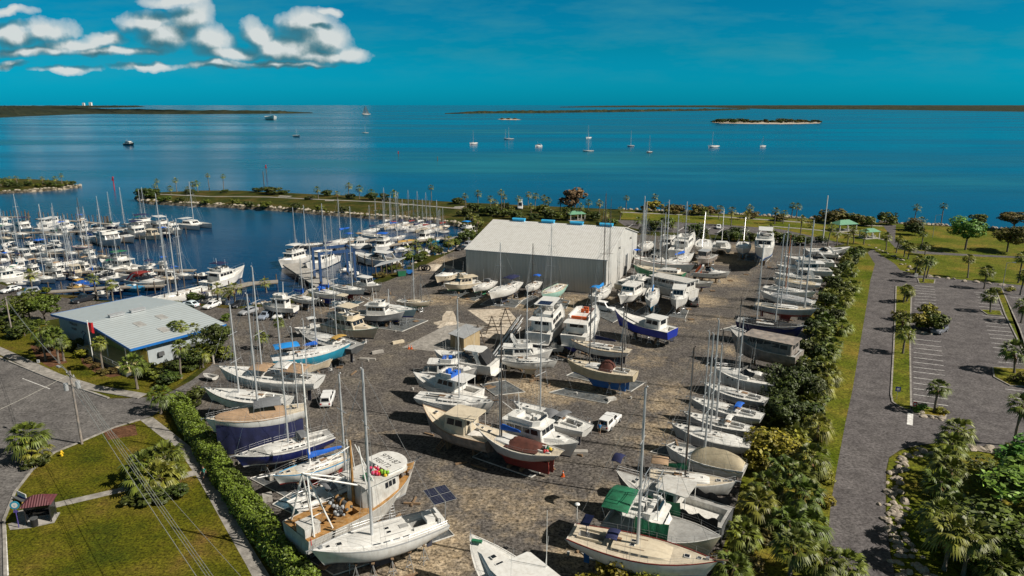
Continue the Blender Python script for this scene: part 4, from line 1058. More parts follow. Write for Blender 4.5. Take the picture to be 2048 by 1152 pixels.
r,h,Mx=S((702,690),(542,715),'turquoise hulled sloop with bright blue awning aft',[(.56,572,A(boom=1,cover='bluecover',boomlen=.16))],top='turq',bot='turq',lift0=.6,fb=1.55,deck='white',rim='white',bimini='brightblue',bim=(.04,.34),B=4.6,keelm='turq')
S((598,663),(716,692),'dark hulled ketch with ochre mizzen cover and ochre dinghy',[(.70,480,A(r=.1)),(.34,500,A(r=.08))],top='darkgrey',bot='antifoul',gun='white',lift0=.2,deck='greydeck',dodger='ochre')
PB('fly',(757,662),(655,640),'cream flybridge cruiser with thin green stripes',top='cream',house='cream',gun='hullgreen',lift0=.2,fbm='cream',hard='cream')
PB('skiff',(603,656),(652,648),'small white centre console with white T-top on the gravel',ttop='white',lift0=.25,B=2.3,stands=0,L=6.5)
PB('fly',(722,632),(662,622),'white flybridge cruiser with cream hardtop behind the green striped one',hard='cream',lift0=.2,lod=1)
PB('trawler',(810,627),(712,622),'grey hulled trawler with pinkish wheelhouse and orange door',top='grey',house='white',bot='antifoul',lift0=.5,rim='white',hs=(.26,.66))
S((834,622),(742,606),'pale blue sloop with dark blue bottom behind the grey trawler',[(.40,578,A(r=.12,spread=False)),(.75,590,A(stays=False))],top='paleblue',bot='royal',lift0=.3,lod=1)
S((862,604),(795,600),'cream sloop with green bottom at the lane edge',[(.72,548,A(color='darkmast')),(.50,515,A(r=.1))],top='cream',bot='hullgreen',lift0=.3,lod=1)
PB('trawler',(521,608),(592,612),'white trawler yacht beside the parked cars on the bank',lift0=.6,hs=(.22,.66),lod=2)
S((636,601),(583,590),'small white sloop with navy boom cover on the bank',[(.44,516,A(boom=1,cover='bluecover'))],bot='antifoul',lift0=.35,lod=1)
S((687,590),(622,577),'white sloop with royal blue bottom and blue dodger',[(.55,470,A(boom=1,cover='bluecover',boomlen=.3))],bot='royal',dodger='bluecover',lift0=.4,lod=1)
S((731,581),(667,570),'white sloop with dark red bottom at the lane corner',[(.60,473)],bot='red',lift0=.35,lod=1)
PB('pilot',(764,573),(708,563),'white motor cruiser with long hardtop at the lane corner',lift0=.3,hs=(.34,.62),lod=1)
PB('express',(870,556),(915,538),'small cream cruiser, furthest left before the warehouse',lift0=.3,lod=1,top='cream',arch=False)
PB('fly',(888,570),(958,560),'cream flybridge cruiser with bright green bottom',top='cream',bot='hullgreen',house='cream',lift0=.3,lod=2,hh=1.5)
S((945,577),(989,561),'small white sloop with green bottom by the warehouse',[(.5,6.5,A(stays=False,spread=False,r=.03))],bot='hullgreen',lift0=.3,lod=1,dodger='canvasgrey')
S((978,588),(1036,562),'white sloop with navy awning before the warehouse wall',[(.62,486),(.2,560,A(cover='darkgrey',boomlen=.2))],lift0=.3,lod=2,bimini='navycover',bim=(.1,.4))
S((1052,578),(1078,562),'small white sloop with blue spray cover by the warehouse',[(.5,487,A(color='darkmast'))],bimini='bluecover',lift0=.3,lod=1)
S((1084,591),(1126,567),'mint green sloop before the warehouse corner',[(.6,450,A(r=.08))],top='mint',bot='mint',deck='creamdeck',lift0=.3,lod=2)
S((1221,570),(1186,592),'white sloop with turquoise blue boom cover at the warehouse corner',[(.55,388,A(color='darkmast',r=.12,boom=1,cover='brightblue')),(.86,400,A(color='darkmast',r=.07))],lift0=.3,lod=2,bimini='brightblue')
PB('trawler',(1238,597),(1278,572),'white pilothouse trawler right of the warehouse corner',lift0=.4,lod=2,hs=(.2,.6),flybridge=False,B=4.2)
S((1301,606),(1308,575),'small white sloop with bright blue bottom facing the lane',[(.55,468,A(boom=1,cover='brightblue'))],bot='sky',lift0=.4,lod=2,B=3.2)
PB('pilot',(1352,606),(1364,572),'white rounded pilothouse boat facing the lane beside the pickup',lift0=.5,lod=2,B=4.,hs=(.40,.72),top='white',roofm='white',overhang=.4)
PB('house',(1282,556),(1388,578),'long white ferry hull with a row of small square windows',top='dullwhite',house='dullwhite',bot='grey',lift0=.5,lod=1,fb=2.0,nwin=7)
PB('aftcabin',(1322,577),(1236,562),'tan hulled motor yacht beside the warehouse gable',top='cream',house='white',lift0=.4,lod=1)
S((1266,531),(1369,546),'green hulled schooner with two dark masts',[(.86,430,A(color='darkmast',r=.14)),(.45,435,A(color='darkmast',r=.14)),(.36,400,A(stays=False))],top='hullgreen',bot='hullgreen',rim='dullwhite',lift0=.5,lod=1,deck='creamdeck',ch=.9,cab=(.1,.5))
S((1390,532),(1275,514),'long white sloop with red sheer stripe behind the green schooner',[(.4,440),(.7,470,A(stays=False))],gun='red',lift0=.5,lod=1)
PB('express',(1461,546),(1387,541),'white sports cruiser with orange canvas on the sandy lane',lift0=.5,lod=2,hard=None,bimini=None,rearcanvas='orange')
PB('skiff',(1427,566),(1368,560),'long white open boat with dark blue bottom',bot='royal',lift0=.5,lod=1,stands=1)
S((1388,508),(1336,522),'white ketch with blue sail cover among the far hulls',[(.6,403,A(boom=1,cover='bluecover')),(.3,430)],lift0=.5,lod=1)
S((1280,497),(1300,482),'white sloop behind the warehouse gable',[(.5,402),(.8,410,A(stays=False))],lift0=.4,lod=1)
S((1299,522),(1270,510),'white sloop with blue awning close by the gable',[(.5,392)],bimini='bluecover',lift0=.4,lod=1)
S((1303,500),(1272,491),'white cutter half hidden behind the gable',[(.5,420)],lift0=.4,lod=1)
PB('fly',(1324,494),(1344,478),'white flybridge boat facing the lane from the far row',lift0=.5,lod=1,B=4.6)
PB('fly',(1388,470),(1352,497),'white sportfisher with its stern towards the yard',lift0=.5,lod=1,outriggers=1,B=5)
S((1404,498),(1410,478),'white sloop bow on in the far row',[(.5,422)],lift0=.5,lod=1)
PB('pilot',(1394,520),(1424,506),'grey wooden launch with blue grey slab roof',top='oldwood',house='oldwood',roofm='grey',lift0=.5,lod=1,deck='greydeck')
place('cat',(1443,478),(1443,497),'white catamaran seen from astern in the far row','sailboat',lod=1,L=11,masts=[(.55,420,A(color='whitemast'))])
S((1486,500),(1488,483),'white sloop with turquoise bottom bow on in the far row',[(.5,432)],top='white',bot='sky',stripe='sky',lift0=.5,lod=1)
PB('fly',(1527,505),(1531,470),'tall white motor yacht with blue hull bow on',top='white',bot='blue',stripe='blue',lift0=.7,lod=2,hard='white',B=5.6,fb=2.4,hh=2.1)
S((1345,512),(1310,505),'white racing sloop in the middle of the far hulls',[(.5,425)],lift0=.4,lod=1)
PB('express',(1330,515),(1300,522),'cluttered white cruiser hull behind the red striped sloop',lift0=.4,lod=1)
PB('fly',(1122,614),(1076,663),'white motor yacht with solar panels on its hardtop, stern on',lift0=.5,hard='white',solar=1,B=5.2,fb=2.3,hh=2.0,hs=(.14,.66))
PB('fly',(1192,616),(1146,668),'white motor yacht with dark blue canvas band, stern on',lift0=.5,B=5.2,fb=2.2,hh=1.9,hs=(.14,.66),bot='royal',fbm='white',seat='orange')
PB('pilot',(1228,630),(1346,657),'royal blue hulled trawler with white wheelhouse aft',top='royal',bot='antifoul',house='white',lift0=.6,hs=(.16,.42),rim='white',deck='white',fb=1.7,sheer=1.4,well=(.02,.12),overhang=.3,stands=5,roofm='white')
S((1141,682),(1262,701),'white yawl with navy mainsail cover on the boom',[(.60,575,A(boom=1,cover='navycover',boomlen=.36)),(.10,612,A(color='darkmast',r=.1))],lift0=.4,fullkeel=1,rim='teak',deck='creamdeck',srake=1.2)
r,h,Mx=S((1133,721),(1272,746),'beige ketch with bright blue bottom and brown tarp',[(.66,575,A(color='darkmast',r=.13)),(.20,608,A(color='darkmast',r=.12))],top='beige',bot='blue',gun='beige',stripe='beige',rim='teak',keelm='blue',lift0=.5,fullkeel=1,deck='creamdeck',sprit=1.8,stands=5,fb=1.6,srake=.2,tw=.72)
tarp(h,r,.30,.50,1.5,'brown',.0,'brown_tarp',.72,5,2.)
S((1117,722),(1003,716),'white racing sloop on stands amid the yard',[(.45,575,A(r=.11))],lift0=.6,bot='cream',stripe='white',deck='white',gun='darkgrey',stands=4,well=(.06,.26,.3))
PB('fly',(1106,703),(996,703),'white sportfisher with raked arch and blue canvas helm',lift0=.45,arch=1,hh=1.2,fb=1.5)
PB('skiff',(1128,697),(1092,688),'small white runabout with yellow and blue covers',lift0=.3,stands=1,B=2.4)
PB('express',(868,705),(990,722),'large white sports cruiser with black cockpit canvas',lift0=.45,hard='white',rearcanvas='black',B=4.6,fb=2.0)
PB('fly',(960,738),(846,736),'white flybridge cruiser with blue helm cover beside the pad',lift0=.4,hh=1.4,gun='grey',seat='bluecover')
PB('fly',(826,750),(955,782),'white motor yacht with pointed bow and blue aft cover',lift0=.4,hs=(.24,.58),fb=1.5,seat='bluecover',gun='grey')
S((990,807),(834,788),'white cutter with fenders on deck by the lane',[(.55,597,A(r=.11))],lift0=.45,top='white',stripe='darkgrey',deck='white',srake=1.4,fb=1.6,sprit=.6)
PB('lobster',(846,832),(988,868),'tan planked workboat with white visor roof',top='oldwood',bot='oldwood',house='cream',gun='teak',rim='teak',lift0=.6,hs=(.30,.60),fb=1.8,sheer=1.6,B=5,deck='creamdeck',wellm='white',hh=1.9)
S((1026,806),(1177,856),'white sloop with grey tarp behind its mast',[(.62,620,A(r=.11))],top='white',gun='grey',lift0=.5,deck='white',dodger='canvasgrey',tarp=(.40,.58,1.1,'canvasgrey',.0,'grey_tarp',.75,2,2.))
PB('trawler',(1158,892),(1008,848),'white trawler with slanting windscreen and solar panels',lift0=.5,hs=(.10,.62),fb=1.7,B=4.6,hh=1.8)
r,h,Mx=S((945,862),(1124,908),'grey sloop with dark red bottom and blue boom cover',[(.66,640,A(r=.11,boom=1,cover='bluecover',boomlen=.22,color='darkmast')),(.68,760,A(stays=False,spread=False))],top='grey',bot='red',stripe='red',gun='white',keelm='red',rim='dullwhite',lift0=.45,fullkeel=1,srake=2.2,rake=3.2,sheer=1.2,tw=.4,fb=1.2,stands=4,deck='creamdeck',d=1.)
tarp(h,r,.22,.56,.9,'brown',-.1,'brown_tarp',.85,6,1.6)
mb=MB()
for i,(t,y) in enumerate(((.14,.5),(.15,.2),(.13,-.2),(.16,.6),(.17,-.5))):mb.ball((h.X(t),y,h.zs(t)+.2),.24,i%3)
mb.build('fender',['brightred','green','yellow'],r,False,(0,0,h.oz))
r,h,Mx=S((1437,1130),(1142,1060),'cream decked ketch with red rubbing strake nearest the bushes',[(.47,775,A(r=.15)),],top='white',gun='red',stripe='paleblue',bot='blue',keelm='blue',deck='creamdeck',cabm='cream',lift0=.5,B=4.5,stands=4,well=(.06,.24,.3),srake=1.0,sprit=.8)
mb=MB();mb.box(h.X(.11),.2,h.dk(.1)+1.5,.9,1.9,.05);mb.tube((h.X(.11),0,h.dk(.1)),(h.X(.11),0,h.dk(.1)+1.5),.04);mb.build('solar_panel',['solar'],r,False,(0,0,h.oz))
mb=MB();mb.tube((h.X(.02),1.,h.zs(0)),(h.X(.02),1.,h.zs(0)+2.4),.04);mb.ball((h.X(.02),1.,h.zs(0)+2.45),.28,sz=.5);mb.build('radar',['whitemast'],r,True,(0,0,h.oz))
canopy(h,r,.26,.34,.9,h.dk(.3)+.3,.55,'navycover','dodger',.2,False)
r,h,Mx=PB('fly',(1442,1082),(1216,1022),'sportfisher draped in green tarpaulins with a tall tower',top='cream',house='white',deck='greydeck',gun='white',lift0=.4,B=5.2,fb=1.9,hs=(.30,.56),tower=1,trunk=False,hh=1.5)
canopy(h,r,.0,.24,h.B*.46,h.dk(.1)+.5,1.6,'greentarp','green_awning',.5)
for sg in (1,-1):
 mb=MB();rg=[]
 for i in range(13):
  t=.30+.30*i/12;w=h.B*.46+.06*math.sin(i*2.3);rg.append([(h.X(t),sg*w*.9,h.dk(.45)+1.9-.25*math.sin(PI*i/12)),(h.X(t),sg*(w+.15),h.dk(.45)+.9),(h.X(t),sg*(h.B*.5+.12),h.zs(t)-.5-.15*math.sin(i*1.7))])
 mb.loft(rg,closed=False,caps=False);mb.build('tarpaulin',['greentarp'],r,True,(0,0,h.oz))
r,h,Mx=PB('lobster',(1231,962),(1456,1030),'dark workboat with flat grey roof and black netting',top='darkgrey',bot='antifoul',house='dullwhite',gun='dullwhite',lift0=.5,B=4.8,fb=1.7,hs=(.40,.60),deck='greydeck',roofm='dullwhite',hh=1.6,sheer=1.3)
for sg in (1,-1):
 mb=MB();rg=[]
 for i in range(17):
  t=.03+.42*i/16;w=h.b(t)+.1+.05*math.sin(i*2.9);rg.append([(h.X(t),sg*w*.97,h.zs(t)+.75+.2*math.sin(i*1.3)),(h.X(t),sg*(w+.08*math.sin(i*2.)),h.zs(t)-.3),(h.X(t),sg*(w+.12*math.sin(i*1.4)),h.zs(t)-1.7)])
 mb.loft(rg,closed=False,caps=False);mb.build('netting',['netblack'],r,True,(0,0,h.oz))
mb=MB()
for t in (.62,.68,.74):mb.tube((h.X(t),-1.5,h.zs(t)+.5),(h.X(t),1.5,h.zs(t)+.5),.04)
mb.build('deck_rack',['steel'],r,False,(0,0,h.oz))
canopy(h,r,.93,1.02,.9,h.zs(1)+.7,.9,'navycover','bow_canopy',.5)
r,h,Mx=S((1473,967),(1298,945),'white sloop with tan bimini and green boom cover',[(.42,695,A(r=.12,boom=1,cover='greentarp',boomlen=.26,color='darkmast'))],bimini='tan',bim=(.02,.22),deck='creamdeck',lift0=.5,stands=3,fb=1.5)
mb=MB();hd=Hull(3.2,True,B=1.5,fb=.45,d=.1);hd.oz=0
S((1330,893),(1492,935),'white sloop shrouded aft in a beige tarp',[(.5,668,A(r=.12))],tarp=(.02,.64,1.7,'beige',.3),lift0=.4,fb=1.5)
S((1342,850),(1503,888),'white sloop with white sailcloth spread over its cockpit',[(.50,640,A(r=.12)),(.60,664,A(r=.1,stays=False))],tarp=(.10,.52,.55,'white',.05,'sail_cloth'),lift0=.4,fb=1.5,top='grey',gun='white')
S((1366,826),(1502,857),'grey hulled white decked sloop beneath the dark tree',[(.5,690)],top='grey',gun='white',lift0=.35,deck='white',dodger='white')
S((1378,797),(1526,832),'white sloop with two blue hatch covers on its cabin',[(.6,660,A(color='darkmast')),],lift0=.35,deck='white',dodger='bluecover',top='grey',gun='white')
S((1406,768),(1534,800),'flush decked white sloop three hulls below the catamaran',[(.45,637)],lift0=.35,deck='deck',top='grey',gun='white')
S((1432,752),(1528,770),'sloop under a peach tarp with white bimini',[(.6,596,A(color='darkmast',r=.1))],tarp=(.4,.95,.5,'tan',.1),bimini='white',lift0=.35,top='grey')
PB('express',(1428,738),(1552,758),'white power catamaran hull with long curved side window',lift0=.5,B=5,fb=2.1,arch=False,top='white',gun='white')
PB('house',(1459,675),(1600,704),'weathered wooden trawler hull, planks stripped of paint',top='oldwood',house='oldwood',bot='oldwood',deck='greydeck',lift0=.8,fb=2.2,sheer=1.6,B=5.2,glassm='black',rim='dullwhite',nwin=5)
S((1608,655),(1474,637),'navy and black schooner with dark red bottom',[(.3,487,A(r=.12)),(.58,470,A(r=.12))],top='navy',gun='white',bot='red',keelm='red',rim='black',lift0=.4,fullkeel=1,fb=2.,deck='greydeck',tarp=(.1,.9,.5,'black',.35),tw=.8)
S((1634,620),(1511,606),'white sloop with red bottom and green deck covers',[(.42,448,A(r=.13)),(.80,440,A(stays=False))],bot='red',keelm='red',lift0=.4,deck='creamdeck',gun='white',lod=1,top='grey')
S((1520,583),(1628,603),'white sloop under a pale grey fitted cover',[(.5,480)],tarp=(.05,.75,.6,'grey',.5),lift0=.4,lod=1)
S((1632,586),(1528,572),'white ketch with grey cabin sides and an orange mast',[(.42,470,A(color='orangemast')),(.7,475)],lift0=.4,lod=1)
S((1545,557),(1642,568),'cream motor sailer under patched covers',[(.5,487)],lift0=.4,lod=1,tarp=(.1,.9,.5,'beige',.2))
PB('express',(1548,548),(1643,553),'white sports cruiser with sloping white hardtop by the trees',lift0=.5,lod=1,hard='white')
PB('fly',(1552,533),(1662,537),'white flybridge yacht with a green flag by the trees',lift0=.5,lod=1)
PB('express',(1566,515),(1668,520),'white cruiser with dark curved windows by the trees',lift0=.5,lod=1)
PB('express',(1608,502),(1676,505),'white cruiser under a white cover near the road bend',lift0=.4,lod=1,tarp=(.1,.6,.8,'white',.2))
PB('skiff',(1700,497),(1612,498),'long grey work barge at the road bend',lift0=.3,lod=1,top='grey',stands=0)
PB('skiff',(1545,570),(1600,576),'white dinghy hull between the covered sloops',lift0=.3,lod=1,stands=0)
r,h,Mx=PB('trawler',(940,1080),(1150,1270),'white motor yacht in the foreground, bow towards the yard',lift0=.6,B=5.4,fb=2.2,hs=(.14,.58),flybridge=False,stick=False,overhang=1.6,stands=0,gun='white',trunk=True,bot='royal')
hatchset(h,r,[(.66,0,.9,.9,h.dk(.62)+.46),(.60,.9,.5,.6,h.dk(.6)+.46)],2)
mb=MB();mb.tube((h.X(.40),-2.0,h.dk(.4)+1.8),(h.X(.40),-2.0,h.dk(.4)+7.5),.035,.02);mb.build('antenna',['whitemast'],r,False,(0,0,h.oz))
mb=MB();mb.box(h.X(.90),.2,h.dk(.9)+.35,1.0,.35,.2,rz=.7);mb.build('green_cover',['green'],r,False,(0,0,h.oz))
ROWS={}
def V(row,kind,bow,stern,look,masts=(),**k):
 cat='sailboat' if kind in ('sail','cat') else 'motorboat'
 k.setdefault('lod',1)
 r,h,Mx=place(kind,bow,stern,look,cat,group=None,yard=False,masts=list(masts),**k)
 ROWS.setdefault(row,[]).append(((bow[0]+stern[0])/2,r,look));return r,h,Mx
def finish_rows():
 for row,L in ROWS.items():
  L.sort(key=lambda q:q[0]);seen={}
  for i,(x,r,look) in enumerate(L):
   r['label']='%s, %s from the left %s'%(look,orde(i+1),row);r['group']='boats moored '+row
O='in the outer slips';I='in the middle slips';N_='in the near slips';E='in the east basin'
V(O,'fly',(-8,450),(22,446),'white cruiser')
V(O,'house',(78,449),(112,441),'white houseboat with flat canopy',L=11)
V(O,'fly',(66,458),(108,455),'white flybridge cruiser')
V(O,'aftcabin',(113,456),(146,450),'white cabin cruiser')
V(O,'fly',(152,452),(170,446),'white cruiser with blue bimini',bimini='bluecover')
V(O,'express',(214,458),(180,455),'white express cruiser')
V(O,'fly',(243,482),(196,468),'white flybridge cruiser, long')
V(O,'express',(270,476),(228,466),'white express cruiser with arch')
V(O,'aftcabin',(292,468),(258,457),'white motor yacht with grey canvas',bimini='navycover')
V(O,'pilot',(326,471),(278,466),'cream workboat',top='cream',house='cream')
V(O,'fly',(306,455),(266,443),'white flybridge yacht with dark canopy',bimini='navycover')
V(O,'fly',(347,460),(300,447),'tall white yacht with hardtop',hard='white',B=5.)
V(O,'trawler',(366,461),(322,455),'white trawler yacht')
V(O,'cat',(412,450),(362,444),'white catamaran',[(.52,363,A(lod=1))],lod=1)
V(O,'sail',(240,445),(205,449),'white sloop',[(.5,417)])
V(O,'sail',(160,472),(190,478),'white sloop with blue cover',[(.5,413,A(boom=1,cover='bluecover'))])
V(O,'sail',(60,470),(22,464),'white sloop',[(.5,388)])
V(O,'sail',(30,478),(-4,474),'cream sloop',[(.4,410)],top='cream')
V(O,'sail',(185,463),(150,458),'grey sloop with tall dark mast',[(.4,395,A(color='darkmast'))],top='grey')
V(O,'sail',(132,470),(95,467),'white sloop with green cover',[(.5,406,A(boom=1,cover='greentarp'))])
V(O,'sail',(302,436),(280,441),'white ketch',[(.5,374),(.2,378)])
V(I,'express',(48,487),(96,492),'white cruiser with royal blue bimini',bimini='bluecover',arch=False)
V(I,'express',(136,503),(84,496),'white sports cruiser')
V(I,'fly',(-6,505),(20,500),'white cruiser')
V(I,'pilot',(70,512),(22,508),'white pilothouse cruiser')
V(I,'express',(95,510),(62,505),'white day cruiser')
V(I,'express',(-6,523),(18,516),'white cuddy boat with blue cover',bimini='bluecover')
V(I,'sail',(98,532),(160,520),'long white sloop',[(.4,432),(.75,470,A(stays=False))])
V(I,'sail',(184,495),(148,491),'sloop with crimson bow',[(.5,415)],top='dullwhite',gun='pink',bot='brightred',stripe='pink')
V(I,'sail',(128,488),(100,484),'white sloop',[(.5,415)])
V(I,'sail',(120,520),(72,516),'white sloop with long boom',[(.5,408,A(boom=1,cover='white'))])
V(I,'fly',(200,522),(270,532),'white sportfisher with green canvas',bimini='greentarp',rearcanvas='green',bot='green')
V(I,'sail',(200,536),(166,529),'grey sloop',[(.5,440)],top='dullwhite')
V(I,'skiff',(215,532),(197,534),'small green hulled dinghy',top='hullgreen',L=5)
V(I,'sail',(160,508),(120,503),'white sloop with slim mast',[(.5,430)])
V(I,'sail',(250,545),(225,538),'white sloop',[(.5,468)])
V(I,'express',(305,543),(272,538),'white cruiser with navy boom cover beyond',arch=False)
V(I,'sail',(286,533),(310,527),'white sloop with navy cover',[(.5,475,A(boom=1,cover='navycover'))])
V(I,'sail',(358,560),(314,552),'cream sloop with red stripe',[(.42,387,A(r=.13))],top='cream',gun='red')
V(I,'sail',(388,552),(342,545),'white sloop with blue bimini',[(.5,437),(.4,440,A(stays=False))],bimini='bluecover')
V(I,'skiff',(412,550),(392,547),'dark tender with red gear',top='darkgrey',L=6)
V(N_,'aftcabin',(-30,560),(45,546),'large white motor yacht',fb=1.9,B=5.2)
V(N_,'fly',(12,537),(62,530),'white flybridge cruiser with cream cover',tarp=(.3,.9,1.,'white',.2),bimini='navycover')
V(N_,'skiff',(20,566),(56,563),'white open fishing boat')
V(N_,'express',(82,563),(48,558),'white runabout with blue stripe',gun='blue',arch=False)
V(N_,'sail',(112,559),(66,550),'white sloop without sails',[(.5,490)])
V(N_,'trawler',(138,545),(92,538),'navy hulled trawler',top='navy',rim='white')
V(N_,'pilot',(162,548),(138,537),'cream cruiser with canvas back',top='cream',house='cream')
V(N_,'skiff',(24,572),(10,568),'white dinghy',L=4)
V(N_,'skiff',(196,570),(156,562),'blue tarpaulined boat',tarp=(.05,.95,.7,'bluecover',.4),top='blue')
V(N_,'skiff',(180,575),(141,570),'pontoon boat with yellow canopy',ttop='ochre',top='ochre',tarp=(.1,.6,.4,'ochre',.1))
V(N_,'express',(214,562),(196,556),'white cuddy boat')
V(N_,'express',(242,558),(202,550),'white cruiser with radar arch')
V(N_,'skiff',(262,553),(208,545),'white fishing boat with T-top',ttop='white')
V(N_,'skiff',(220,588),(190,584),'white runabout at the sea wall')
V(N_,'express',(331,566),(262,554),'white cruiser with maroon canvas',bimini='red',rearcanvas='brightred')
V(N_,'skiff',(291,576),(250,569),'turquoise covered open boat',top='turq',tarp=(.1,.9,.4,'sky',.2))
V(N_,'sail',(290,602),(412,572),'very long white racing yacht',[(.62,440,A(r=.14)),(.5,437,A(stays=False))],deck='white',B=5.)
V(N_,'skiff',(437,592),(403,586),'white runabout beside the pier')
V(N_,'skiff',(452,602),(425,597),'small white runabout')
V(N_,'express',(432,603),(400,600),'white cuddy with dark canvas',bimini='navycover')
V(N_,'trawler',(490,539),(410,563),'big white trawler with dark boat cover',bimini='navycover',B=5.2,fb=1.8,hs=(.2,.58),sheer=1.3)
V(E,'trawler',(557,524),(612,507),'white motor yacht with flat awning',B=4.8,fb=1.9,bimini='white',lod=2)
V(E,'trawler',(612,532),(668,508),'white motor yacht with arch',B=4.8,fb=1.9,lod=2)
V(E,'express',(704,507),(796,518),'large white sports yacht with dark curved windows',hard='white',B=5.4,fb=2.1,lod=2)
V(E,'express',(678,541),(704,536),'small white runabout with canvas',bimini='white')
V(E,'skiff',(726,549),(704,546),'white skiff')
V(E,'sail',(585,492),(645,486),'dark hulled ketch',[(.55,410),(.9,414)],top='darkgrey')
V(E,'sail',(625,500),(672,490),'white sloop with navy cover',[(.4,432),(.5,407,A(boom=1,cover='navycover'))])
V(E,'sail',(650,487),(705,475),'white ketch with royal blue mainsail cover',[(.45,398,A(boom=1,cover='bluecover',boomz=5.)),(.75,430)],bimini='bluecover')
V(E,'sail',(682,480),(735,482),'cluttered white ketch',[(.6,413),(.2,430)],deck='creamdeck',tarp=(.3,.6,.5,'tan',.1))
V(E,'fly',(690,492),(740,486),'white cruiser with brown canvas',bimini='tan')
V(E,'sail',(715,466),(770,472),'white double ended sloop',[(.3,398,A(r=.12))])
V(E,'sail',(750,455),(794,452),'white sloop with blue boom cover',[(.3,395,A(boom=1,cover='bluecover')),(.6,400)])
V(E,'fly',(750,497),(778,482),'white cruiser with blue canvas',bimini='bluecover')
V(E,'sail',(782,479),(807,470),'grey sloop',[(.5,382)],top='grey')
V(E,'skiff',(795,485),(827,479),'workboat under olive tarp',tarp=(.02,.98,.5,'ochre',.5))
V(E,'fly',(834,480),(860,470),'white cruiser with slanting white screen',bimini='white')
V(E,'sail',(862,482),(888,476),'turquoise sloop',[(.5,400)],top='turq')
V(E,'sail',(869,463),(898,462),'white sloop with dark dodger',[(.4,415,A(boom=1,cover='darkgrey')),(.7,420)],dodger='navycover')
V(E,'fly',(915,468),(947,459),'white flybridge cruiser with bright blue bimini',bimini='brightblue')
V(E,'express',(788,500),(818,493),'white cruiser with blue stripe',gun='blue')
V(E,'skiff',(835,505),(860,498),'white skiff')
for i,(x,y,t) in enumerate(((770,447,375),(783,450,390),(797,447,385),(806,452,398),(818,448,380),(828,455,400),(836,448,382),(846,456,398),(853,450,385),(861,458,402),(880,452,418),(740,458,410))):
 V(E,'sail',(x-16,y+5),(x+16,y-2),('white sloop','cream sloop with red cover','white cutter')[i%3],[(.5,t,A(boom=1,cover=('white','red','navycover')[i%3],r=.11))],top=('white','cream','white')[i%3])
V(E,'sail',(895,480),(925,474),'small yellow striped dinghy',[],L=5,gun='yellow')
fr=random.Random(77)
for row,pts in ((O,((8,462),(48,455),(126,464),(168,460),(224,452),(250,456),(278,452),(205,476),(330,466))),(I,((30,496),(62,498),(112,492),(206,512),(180,515),(228,524),(262,540),(330,540),(40,518),(10,512),(140,525))),(N_,((70,545),(118,552),(172,540),(186,548),(150,555),(222,547),(300,548),(345,556),(30,548),(230,580)))):
 for i,(x,y) in enumerate(pts):
  k=fr.choice(('sail','sail','express','fly','aftcabin','pilot'));q=fr.uniform(11,17);sl=fr.uniform(.06,.22);c=fr.choice(('white','white','cream','dullwhite','navy'));cv=fr.choice(('bluecover','navycover','greentarp','tan','white'))
  nm={'white':'white','cream':'cream','dullwhite':'dull white','navy':'navy'}[c];cn={'bluecover':'blue','navycover':'navy','greentarp':'green','tan':'tan','white':'white'}[cv]
  if k=='sail':V(row,k,(x+q,y+q*sl),(x-q,y-q*sl),'%s sloop with %s boom cover'%(nm,cn),[(.5,y-fr.uniform(50,85),A(boom=1,cover=cv))],top=c)
  else :V(row,k,(x+q,y+q*sl),(x-q,y-q*sl),'%s cruiser with %s bimini'%(nm,cn),top=c,bimini=cv)
LG='out on the open lagoon'
V(LG,'trawler',(278,287),(249,286),'dark hulled trawler',top='darkgrey',L=17,lod=1)
V(LG,'sail',(600,271),(587,270),'white sloop',[(.5,255)],lod=1)
V(LG,'sail',(548,233),(536,232),'distant white sloop',[(.5,222)],lod=1)
V(LG,'sail',(724,265),(737,265),'white sloop',[(.5,249)],lod=1)
V(LG,'sail',(939,286),(954,285),'white sloop',[(.5,261)],lod=1)
V(LG,'sail',(1007,277),(1028,277),'white ketch',[(.5,253),(.8,258)],lod=1)
V(LG,'express',(1070,291),(1082,290),'small white motorboat under way')
V(LG,'sail',(1172,275),(1181,274),'white sloop',[(.5,250)],lod=1)
V(LG,'sail',(1165,301),(1188,301),'white sloop',[(.5,266)],lod=1)
V(LG,'sail',(1254,291),(1269,291),'white sloop',[(.5,261)],lod=1)
V(LG,'sail',(1293,304),(1304,303),'dark sloop',[(.5,271)],lod=1,top='darkgrey')
V(LG,'sail',(1416,292),(1437,291),'white sloop',[(.6,263)],lod=1)
V(LG,'sail',(1520,292),(1530,291),'white sloop',[(.5,272)],lod=1)
r,h,Mx=V(LG,'sail',(724,228),(741,228),'sloop heeling under a tall white sail',[(.5,210)],lod=1)
r.rotation_euler=(rad(-16),0,r.rotation_euler[2])
mb=MB();Hh=height_to(G(732,228,WZ),211);mb.hexa([(h.X(.1),-.03,3),(h.X(.5),-.03,3),(h.X(.5),.03,3),(h.X(.1),.03,3),(h.X(.46),-.03,Hh),(h.X(.5),-.03,Hh),(h.X(.5),.03,Hh),(h.X(.46),.03,Hh)])
mb.hexa([(h.X(.55),-.03,3),(h.X(.98),-.03,3),(h.X(.98),.03,3),(h.X(.55),.03,3),(h.X(.52),-.03,Hh),(h.X(.55),-.03,Hh),(h.X(.55),.03,Hh),(h.X(.52),.03,Hh)]);mb.build('sail',['white'],r)
finish_rows()
